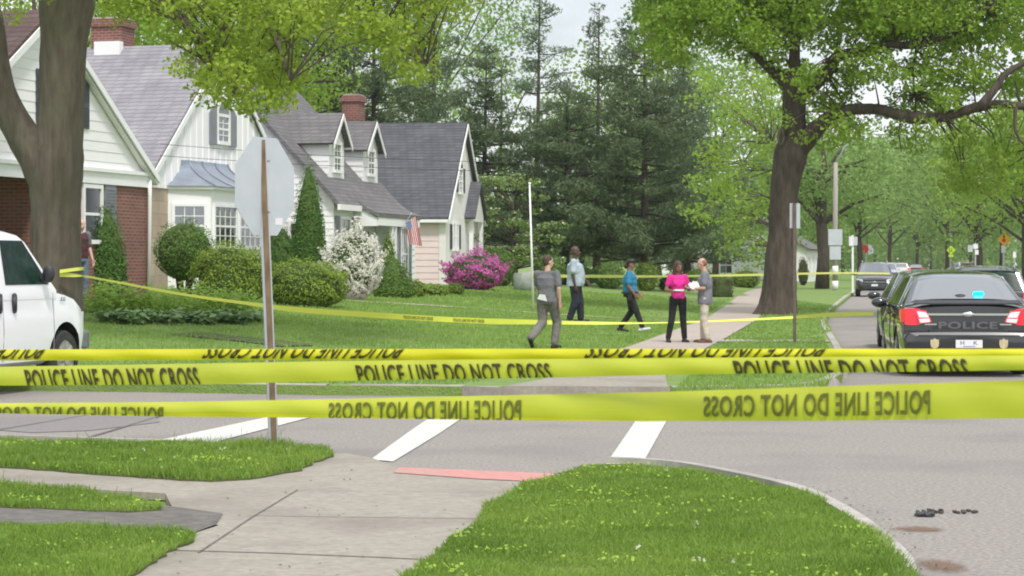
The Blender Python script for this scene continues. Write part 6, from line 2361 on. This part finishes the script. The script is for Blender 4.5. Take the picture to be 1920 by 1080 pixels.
cab, yw = cabin(van, prof, 1.29, .975, .87, 2.1, M['van_white'], glassname='vanglass',
                panes=[(.35, 1.6, .35, 1.6, 1.40, 1.92), (1.75, 2.85, 1.75, 2.85, 1.40, 1.92), (3.05, 4.20, 3.02, 3.60, 1.38, 1.94)], rear=None, front=(3.76, 4.36, .97, 1.0))
for x in (.95, WX):
    for s_ in (-1, 1): wheel(van, x, s_ * .985, .385, s_, .25)
mb = MB()
mb.slab([(5.30, -.98, .42), (5.52, -.90, .42), (5.58, -.4, .42), (5.58, .4, .42), (5.52, .90, .42), (5.30, .98, .42), (5.1, .9, .42), (5.1, -.9, .42)], (0, 0, .24))
for i_ in range(len(mb.v)): mb.v[i_] = (mb.v[i_][0], mb.v[i_][1], mb.v[i_][2] + .08)
mb.build('front_bumper', M['greytrim'], van, bevel=.03)
mb = MB(); mb.box(5.30, 5.40, -.7, .7, .78, .98); mb.build('grille', M['trim'], van)
for s_ in (-1, 1):
    mb = MB(); mb.box(5.28, 5.38, min(s_ * .68, s_ * .88), max(s_ * .68, s_ * .88), .78, 1.0); mb.build('headlight', M['lamp_clear'], van)
    mb = MB()
    mb.ell((3.98, s_ * 1.08, 1.52), (.06, .085, .12), 12, 8); mb.tube([(4.0, s_ * .92, 1.45), (4.02, s_ * 1.06, 1.46)], .04, 8)
    mb.build('mirror', M['trim'], van, smooth=True)
    for x in (2.84, 3.22):
        mb = MB(); mb.tube([(x, s_ * 1.0, 1.06), (x, s_ * 1.0, 1.24)], [.035, .035], 8); mb.ell((x, s_ * 1.0, 1.06), (.035, .035, .04), 8, 6); mb.ell((x, s_ * 1.0, 1.24), (.035, .035, .04), 8, 6)
        mb.build('door_handle', M['trim'], van, smooth=True)
    mb = MB()
    for x in (2.95, 4.3): mb.tube([(x, s_ * .972, 1.28), (x, s_ * 1.0, .8), (x, s_ * .985, .42)], .006, 4)
    mb.build('door_gap', M['shutter'], van)
mb = MB()
for q in range(3): mb.tube([(4.50 + q * .05, -.985, 1.16), (4.50 + q * .05 + .03, -.985, 1.16), (4.50 + q * .05 + .03, -.98, 1.21)], .006, 5)
mb.build('fender_badge', M['greytrim'], van)
va = math.atan2(.963, .257)
van.rotation_euler.z = va
wc = G(124, 728)
off = Vector((cos(va), sin(va), 0)) * WX + Vector((sin(va), -cos(va), 0)) * .985
van.location = Vector((wc.x, wc.y, 0)) - off


# ------------------------------------------------------------------ the air
m, n, b_ = new_mat('haze')
n.nodes.remove(b_)
pv = n.nodes.new("ShaderNodeVolumePrincipled")
pv.inputs['Color'].default_value = (.86, .90, .92, 1)
pv.inputs['Density'].default_value = .0002
n.links.new(pv.outputs['Volume'], n.nodes['Material Output'].inputs['Volume'])
mb = MB(); mb.box(-1600, 1600, -70, 2600, -1.2, 60)
o = mb.build('haze', m); o['kind'] = 'stuff'

# ------------------------------------------------------------------ people
def capsule(mb, a, b, ra, rb, n=12, m=None):
    """closed tapered capsule"""
    a, b = Vector(a), Vector(b)
    t = b - a
    L_ = t.length
    if L_ < 1e-5: mb.ell(a, (ra, ra, ra), n, 8); return
    t.normalize()
    up = Vector((0, 0, 1)) if abs(t.z) < .9 else Vector((1, 0, 0))
    u = t.cross(up).normalized(); w = t.cross(u)
    vs = []; rows = []
    for i in range(5): 
        ph = -pi / 2 + (pi / 2) * i / 4
        rows.append((a + t * ra * sin(ph), max(ra * cos(ph), 1e-4)))
    for i in range(5):
        ph = (pi / 2) * i / 4
        rows.append((b + t * rb * sin(ph), max(rb * cos(ph), 1e-4)))
    for c, r in rows:
        for k in range(n):
            th = 2 * pi * k / n
            vs.append(c + (u * cos(th) + w * sin(th)) * r)
    fs = [(i * n + k, i * n + (k + 1) % n, (i + 1) * n + (k + 1) % n, (i + 1) * n + k) for i in range(len(rows) - 1) for k in range(n)]
    fs += [tuple(range(n))[::-1], tuple((len(rows) - 1) * n + k for k in range(n))]
    mb.add(vs, fs, m)


SK = {}


def skin(nm, c, c2):
    SK[nm] = mat('skin_' + nm, c, c2, scale=6, rough=0.55)
    return SK[nm]


skin('light', (.50, .29, .22), (.58, .36, .28)); skin('dark', (.075, .042, .03), (.10, .058, .042)); skin('mid', (.20, .10, .068), (.26, .14, .095)); skin('pale', (.60, .38, .31), (.66, .44, .36))


def cloth(nm, c, rough=.85, c2=None):
    return mat('cloth_' + nm, c, c2 or tuple(min(1, q * 1.25 + .004) for q in c), scale=5, rough=rough, bump=.9, bscale=7, bdist=.06)


def etube(mb, levels, n=20, e=1.0):
    """closed elliptical tube: levels of (centre, rx, ry)"""
    vs = []
    for c, rx, ry in levels:
        for k in range(n):
            t = 2 * pi * k / n
            cx, cy = cos(t), sin(t)
            cx = math.copysign(abs(cx) ** e, cx); cy = math.copysign(abs(cy) ** e, cy)
            vs.append((c[0] + rx * cx, c[1] + ry * cy, c[2]))
    L_ = len(levels)
    fs = [(i * n + k, i * n + (k + 1) % n, (i + 1) * n + (k + 1) % n, (i + 1) * n + k) for i in range(L_ - 1) for k in range(n)]
    fs += [tuple(range(n))[::-1], tuple((L_ - 1) * n + k for k in range(n))]
    mb.add(vs, fs)


def hand(mb, wrist, dirv, palm_n, s=1.0, curl=.5, side=1):
    """palm, four unequal fingers and a thumb leaving the side of the palm"""
    d = Vector(dirv).normalized(); n = Vector(palm_n); n = (n - d * n.dot(d)).normalized(); w = d.cross(n) * side
    L_ = .095 * s
    for t in (-.028, -.009, .010, .027):
        capsule(mb, Vector(wrist) + w * t * s * .7, Vector(wrist) + d * L_ * .9 + w * t * s, .015 * s, .0125 * s, 8)
    for t, fl in ((-.030, .062), (-.010, .078), (.010, .082), (.029, .072)):
        p = Vector(wrist) + d * L_ + w * t * s
        a = curl * .6
        d1 = (d * cos(a) + n * sin(a))
        q = p + d1 * fl * .5 * s
        a2 = curl * 1.6
        d2 = (d * cos(a2) + n * sin(a2))
        capsule(mb, p, q, .0095 * s, .0088 * s, 7)
        capsule(mb, q, q + d2 * fl * .5 * s, .0088 * s, .0078 * s, 7)
    tb = Vector(wrist) + d * .03 * s + w * .032 * s
    t1 = tb + (d * .6 + w * .75 + n * .25).normalized() * .042 * s
    capsule(mb, tb, t1, .013 * s, .011 * s, 7)
    capsule(mb, t1, t1 + (d * .9 + w * .15 + n * .35).normalized() * .034 * s, .011 * s, .009 * s, 7)


def person(label, loc, facing, Hh, J, skin_m, shirt_m, trouser_m, shoe_m, hair, girth=1.0, sleeve=.5, shirt_drop=.0, wide=1.0, female=False, headyaw=0.0, group=None, headpitch=0.0, belly=0.0, shoe_c=None, leg_w=1.0):
    """local: x to the figure's right, y forward, z up. J overrides joints, for a height of 1.75"""
    S = Hh / 1.75
    j = dict(pelvis=(0, 0, .95), waist=(0, .0, 1.08), chest=(0, .0, 1.28), neck=(0, -.01, 1.47), head=(0, .02, 1.63),
             shR=(.19, -.01, 1.42), shL=(-.19, -.01, 1.42), elR=(.235, -.02, 1.13), elL=(-.235, -.02, 1.13), wrR=(.245, .06, .88), wrL=(-.245, .06, .88),
             hiR=(.095, 0, .92), hiL=(-.095, 0, .92), knR=(.11, .02, .50), knL=(-.11, .02, .50), anR=(.115, -.02, .09), anL=(-.115, -.02, .09), toR=None, toL=None, hdR=None, hdL=None, pnR=None, pnL=None)
    j.update(J)
    for k_ in ('shR', 'shL'):
        v = j[k_]; j[k_] = (v[0] * wide * (0.88 if female else 1), v[1], v[2])
    q = {k_: (Vector(v) * S if v is not None else None) for k_, v in j.items()}
    root = empty('person', loc, facing - pi / 2, label, 'person', group)
    g_ = girth
    b = MB()
    # torso
    capsule(b, q['pelvis'], q['waist'], .105 * g_ * S, .095 * g_ * S)
    capsule(b, q['waist'], q['chest'], .095 * g_ * S, .105 * g_ * S)
    capsule(b, q['shL'] * .7 + q['chest'] * .3, q['shR'] * .7 + q['chest'] * .3, .06 * S, .06 * S)
    capsule(b, q['chest'], q['neck'], .085 * S, .060 * S)
    capsule(b, q['neck'], q['head'] - Vector((0, .015, .04)) * S, .058 * S, .055 * S)
    # head turned on the neck
    hm = Matrix.Rotation(headyaw, 3, 'Z') @ Matrix.Rotation(headpitch, 3, 'X')
    hc = q['head']

    def hp(x, y, z): return hc + hm @ (Vector((x, y, z)) * S)
    b.ell(hp(0, -.01, .025), (.076 * S, .095 * S, .098 * S), 16, 12, rot=hm)
    b.ell(hp(0, .02, -.035), (.062 * S, .072 * S, .085 * S), 16, 12, rot=hm)
    b.ell(hp(0, .045, -.085), (.036 * S, .03 * S, .03 * S), 10, 8, rot=hm)
    capsule(b, hp(0, .088, .012), hp(0, .112, -.028), .009 * S, .016 * S, 8)
    capsule(b, hp(-.022, .083, -.062), hp(.022, .083, -.062), .011 * S, .011 * S, 8)
    capsule(b, hp(-.04, .072, .035), hp(.04, .072, .035), .014 * S, .014 * S, 8)
    for s_ in (-1, 1): b.ell(hp(s_ * .078, -.005, -.012), (.012 * S, .022 * S, .034 * S), 8, 6, rot=hm)
    for s_, R_ in ((1, 'R'), (-1, 'L')):
        capsule(b, q['sh' + R_], q['el' + R_], .052 * S * (g_ * .4 + .6), .040 * S)
        capsule(b, q['el' + R_], q['wr' + R_], .041 * S, .026 * S)
        d = q['hd' + R_] if q['hd' + R_] is not None else (q['wr' + R_] - q['el' + R_])
        pn = q['pn' + R_] if q['pn' + R_] is not None else Vector((-s_, .2, 0))
        hand(b, q['wr' + R_], d, pn, 1.02 * S, .55, s_)
        capsule(b, q['hi' + R_], q['kn' + R_], .085 * S * leg_w, .055 * S * leg_w)
        capsule(b, q['kn' + R_], q['an' + R_], .056 * S * leg_w, .038 * S)
    body = remesh('body', b, skin_m, root, .0105 * S, 3)
    # shirt
    c = MB()
    hem = q['pelvis'] + Vector((0, 0, -.03 - shirt_drop)) * S
    W_ = wide * (.88 if female else 1) * S
    gx = (g_ * .7 + .3)
    if female: wl = [.165, .158, .135, .150, .165]
    else: wl = [.172, .170, .160, .175, .188]
    ry = [.122, .124, .118, .125, .120]
    by = belly
    etube(c, [(hem, wl[0] * gx * S, (ry[0] * g_) * S + by * .3), (hem + Vector((0, by * .35, .07)), wl[1] * gx * S, ry[1] * g_ * S + by * .5), (q['waist'] + Vector((0, by * .55, .03)), wl[2] * gx * S, ry[2] * g_ * S + by * .55),
              (q['waist'].lerp(q['chest'], .6) + Vector((0, by * .3, 0)), wl[3] * gx * S, ry[3] * g_ * S + by * .25), (q['chest'] + Vector((0, 0, .05)), wl[4] * gx * S, ry[4] * g_ * S),
              (q['chest'].lerp(q['neck'], .62), .165 * W_, .095 * S), (q['neck'] + Vector((0, 0, -.02)) * S, .075 * S, .072 * S)], 22, .85)
    if female:
        for s_ in (-1, 1): c.ell(q['chest'] + Vector((s_ * .075, .075, .0)) * S, (.07 * S, .06 * S, .075 * S), 12, 8)
    capsule(c, q['shL'] * .86 + q['chest'] * .14, q['shR'] * .86 + q['chest'] * .14, .068 * S, .068 * S, 16)
    for R_ in 'RL':
        e = q['sh' + R_].lerp(q['el' + R_], sleeve)
        capsule(c, q['sh' + R_] - Vector((0, 0, .01)) * S, e, .068 * S * min(1.14, g_ * .5 + .5), .064 * S * min(1.18, g_ * .5 + .5), 12)
        if sleeve >= 1: capsule(c, e, e.lerp(q['wr' + R_], sleeve - 1), .056 * S, .045 * S, 12)
    remesh('shirt', c, shirt_m, root, .012 * S, 4)
    t = MB()
    etube(t, [(q['pelvis'] + Vector((0, 0, -.10)) * S, .150 * gx * S, .115 * g_ * S), (q['pelvis'], .160 * gx * S, .118 * g_ * S), (q['pelvis'] + Vector((0, 0, .08)) * S, .145 * gx * S, .100 * g_ * S)], 20, .9)
    for R_ in 'RL':
        s_ = 1 if R_ == 'R' else -1
        capsule(t, q['pelvis'] + Vector((s_ * .06, 0, -.02)), q['hi' + R_], .095 * min(g_, 1.15) * S, .098 * S * leg_w, 14)
        capsule(t, q['hi' + R_], q['kn' + R_], .098 * S * leg_w, .070 * S * leg_w, 14)
        an = q['an' + R_]
        capsule(t, q['kn' + R_], an + Vector((0, 0, .03)), .074 * S * leg_w, .06 * S * leg_w, 14)
    remesh('trousers', t, trouser_m, root, .013 * S, 4)
    for R_ in 'RL':
        an = q['an' + R_]
        to = q['to' + R_] if q['to' + R_] is not None else an + Vector((.02 if R_ == 'R' else -.02, .17, -.05)) * S
        d = (to - an)
        sh = MB()
        dn = Vector((d.x, d.y, d.z + .05)).normalized()
        heel = an - dn * .06 * S + Vector((0, 0, -.045 * S))
        capsule(sh, heel, to, .043 * S, .036 * S, 12)
        capsule(sh, an, heel + dn * .08 * S, .05 * S, .045 * S, 12)
        remesh('shoe', sh, shoe_m if shoe_c is None or R_ not in shoe_c else shoe_c[R_], root, .012 * S, 2)
    # face details
    e = MB()
    for s_ in (-1, 1): e.ell(hp(s_ * .03, .084, .012), (.012 * S, .006 * S, .006 * S), 8, 6)
    e.build('eyes', M['black'], body)
    kind, hm_ = hair
    if kind:
        h_ = MB()
        if kind == 'short':
            h_.ell(hp(0, -.022, .042), (.082 * S, .098 * S, .092 * S), 16, 12, rot=hm)
            h_.ell(hp(0, -.045, -.01), (.077 * S, .066 * S, .075 * S), 14, 10, rot=hm)
        elif kind == 'thin':
            h_.ell(hp(0, -.030, .02), (.081 * S, .083 * S, .086 * S), 16, 12, rot=hm)
        elif kind == 'long':
            h_.ell(hp(0, -.02, .045), (.088 * S, .102 * S, .092 * S), 16, 12, rot=hm)
            h_.ell(hp(0, -.06, -.05), (.095 * S, .06 * S, .13 * S), 14, 10, rot=hm)
            for s_ in (-1, 1): capsule(h_, hp(s_ * .078, .0, .02), hp(s_ * .085, .0, -.16), .028 * S, .024 * S, 8)
        elif kind == 'bun':
            h_.ell(hp(0, -.028, .035), (.084 * S, .10 * S, .092 * S), 16, 12, rot=hm)
            h_.ell(hp(0, -.105, -.045), (.06 * S, .055 * S, .075 * S), 12, 10, rot=hm)
        remesh('hair', h_, hm_, root, .012 * S, 1)
    return root, q, hp


hair_dark = mat('hair_dark', (.02, .016, .014), (.035, .028, .022), scale=30, rough=.6)
hair_brown = mat('hair_brown', (.05, .03, .022), (.09, .055, .04), scale=30, rough=.7)
hair_red = mat('hair_red', (.20, .10, .06), (.28, .15, .10), scale=30, rough=.7)
grey_c = cloth('grey_shirt', (.135, .135, .15)); grey_t = cloth('grey_trousers', (.15, .14, .13)); blue_c = cloth('light_blue', (.34, .40, .46)); navy_t = cloth('navy', (.012, .016, .03))
teal_c = cloth('teal', (.02, .17, .30)); black_t = cloth('black_trousers', (.010, .010, .013)); mag_c = cloth('magenta', (.62, .02, .24)); khaki = cloth('khaki', (.50, .44, .37))
grey2 = cloth('grey_polo', (.17, .17, .20)); brownvest = cloth('maroon_vest', (.07, .02, .025)); white_c = cloth('white_sleeve', (.5, .5, .52))
black_s = mat('black_shoe', (.012, .012, .012), rough=.5); white_s = mat('white_shoe', (.6, .62, .66), rough=.6); brown_s = mat('brown_shoe', (.12, .06, .04), rough=.6)


def ground_at(px, d):
    X = (px - 960) * d / F
    return Vector((X, d, terrain(X, d)))


# 1 man in grey walking away
loc = ground_at(1026, 37.6)
r1, q1, _ = person('man in grey shirt and grey trousers walking away with paper in his waistband', loc, math.atan2(.86, .5), 1.66,
                   dict(knR=(.10, .20, .50), anR=(.10, .10, .10), knL=(-.10, .00, .50), anL=(-.11, -.42, .20), toL=(-.12, -.33, .05), hiR=(.095, .02, .92), hiL=(-.095, -.01, .92),
                        elR=(.26, -.03, 1.14), wrR=(.26, .02, .88), elL=(-.25, .06, 1.16), wrL=(-.22, .24, 1.06), neck=(0, .01, 1.46), head=(0, .04, 1.63)),
                   SK['light'], grey_c, grey_t, black_s, ('short', hair_brown), 1.16, .72, .04, 1.08, headyaw=-.55, leg_w=1.2)
mb = MB(); mb.slab([(-.10, -.168, .895), (.09, -.164, .855), (.05, -.166, .97), (-.06, -.168, .98)], (0, -.008, 0))
o = mb.build('folded_paper', M['paper']); o.location = r1.location; o.rotation_euler = r1.rotation_euler
tag(o, 'white folded paper tucked in the back of the walking man in grey', 'paper')
# 2 man in light blue
loc = ground_at(1078, 51.5)
person('heavy man in an untucked light blue shirt and navy trousers', loc, math.atan2(-.18, .98), 1.83,
       dict(shR=(.19, .0, 1.41), elR=(.25, -.01, 1.12), wrR=(.24, .04, .86), elL=(-.29, .04, 1.15), wrL=(-.27, .22, .96), knR=(.10, .03, .5), anR=(.10, -.10, .09), anL=(-.10, .12, .09), knL=(-.1, .10, .5)),
       SK['dark'], blue_c, navy_t, black_s, ('short', SK['dark']), 1.5, .8, .08, 1.06, belly=.05, leg_w=1.3)
# 3 officer in teal
loc = ground_at(1181, 47.2)
r3, q3, hp3 = person('officer in a teal blue polo and dark cap stepping right with one white shoe forward', loc, math.atan2(-.12, .99), 1.62,
                     dict(knR=(.10, .16, .52), anR=(.10, .30, .12), toR=(.11, .47, .10), knL=(-.10, .03, .50), anL=(-.10, -.22, .12), toL=(-.1, -.06, .04),
                          elR=(.25, -.02, 1.12), wrR=(.20, .12, .92), elL=(-.24, .06, 1.13), wrL=(-.16, .20, .95)),
                     SK['mid'], teal_c, black_t, black_s, ('bun', hair_dark), 1.36, .75, .0, 1.0, female=True, shoe_c={'R': white_s}, headpitch=-.12, leg_w=1.05)
S3 = 1.62 / 1.75
mb = MB(); mb.ell(hp3(0, -.005, .075), (.092 * S3, .108 * S3, .06 * S3), 16, 10); mb.ell(hp3(0, .10, .05), (.07 * S3, .07 * S3, .012 * S3), 14, 6)
mb.build('cap', black_s, r3, smooth=True)
mb = MB(); mb.tube([(.190 * cos(t), .168 * sin(t), .885) for t in np.linspace(0, 2 * pi, 21)], .028, 6); mb.box(.14, .20, -.04, .06, .72, .90); mb.box(-.19, -.14, .02, .1, .80, .92)
mb.build('duty_belt', black_s, r3)
mb = MB(); mb.ell((-.07, .165, 1.2), (.022, .012, .03), 8, 6); mb.build('badge', M['gold'], r3)
# 4 woman in magenta
loc = ground_at(1271, 41.0)
r4, q4, _ = person('woman in a magenta top and black trousers holding a notebook and papers', loc, -pi / 2 + .25, 1.57,
                   dict(hiR=(.095, 0, .94), hiL=(-.095, 0, .94), knR=(.14, .0, .51), anR=(.21, -.02, .09), knL=(-.11, .02, .51), anL=(-.15, 0, .09),
                        elR=(.26, -.02, 1.14), wrR=(.12, .20, 1.10), elL=(-.25, .0, 1.14), wrL=(-.17, .22, 1.13), hdR=(-.6, .6, .0), hdL=(.2, .9, .2), pnR=(0, 0, 1), pnL=(0, 0, 1)),
                   SK['mid'], mag_c, black_t, black_s, ('long', hair_brown), .98, .55, -.03, .98, female=True, headyaw=.25, headpitch=-.15)
mb = MB(); mb.box(-.03, .16, .20, .30, 1.005, 1.03); mb.box(-.028, .158, .202, .298, 1.0305, 1.036)
o = mb.build('notebook', M['paper']); o.location = r4.location; o.rotation_euler = r4.rotation_euler; tag(o, 'small white notebook held at the waist of the woman in magenta', 'notebook')
# 5 man in grey polo, khaki trousers
loc = ground_at(1322, 40.8)
r5, q5, _ = person('man in a grey polo and loose khaki trousers facing the woman', loc, math.atan2(.12, -.99), 1.64,
                   dict(knR=(.10, .03, .5), anR=(.12, .04, .09), knL=(-.10, .02, .5), anL=(-.10, -.05, .09), elR=(.25, .03, 1.13), wrR=(.17, .26, 1.14), elL=(-.25, .02, 1.13), wrL=(-.19, .25, 1.12),
                        hdR=(-.2, .9, .1), hdL=(.1, .9, .1), pnR=(0, 0, 1), pnL=(0, 0, 1), neck=(0, .01, 1.46), head=(0, .06, 1.62)),
                   SK['light'], grey2, khaki, brown_s, ('thin', hair_red), 1.25, .7, .12, 1.06, headpitch=-.2, leg_w=1.08)
c5 = P(1301, 535, 40.7)
mb = MB()
mb.obox((0, 0, 0), (.085, .0, .03), (-.02, .09, .05), (0, 0, .003)); mb.obox((.0, -.02, -.035), (.08, .02, -.045), (.0, .07, .05), (0, 0, .003))
mb.slab([(-.09, -.03, -.03), (.06, -.04, -.09), (.09, -.03, .05), (-.02, -.02, .085)], (0, -.004, 0))
o = mb.build('papers', M['paper']); o.location = c5; tag(o, 'loose white papers held between the woman and the man in the grey polo', 'papers')
# 6 man half hidden by the forked trunk
loc = ground_at(151, 44.5)
r6, q6, _ = person('balding man in a maroon vest and jeans half hidden behind the forked trunk', loc, -pi / 2 + .9, 1.73,
                   dict(elL=(-.24, .0, 1.15), wrL=(-.24, .10, .90)), SK['pale'], brownvest, cloth('jeans', (.12, .17, .24)), black_s, ('thin', SK['pale']), 1.0, .1, .0, 1.0)
mb = MB()
for s_ in (-1, 1): capsule(mb, q6['sh' + ('R' if s_ > 0 else 'L')], q6['sh' + ('R' if s_ > 0 else 'L')].lerp(q6['el' + ('R' if s_ > 0 else 'L')], .8), .082, .062)
mb.build('sleeves', white_c if False else grey_c, r6, smooth=True)
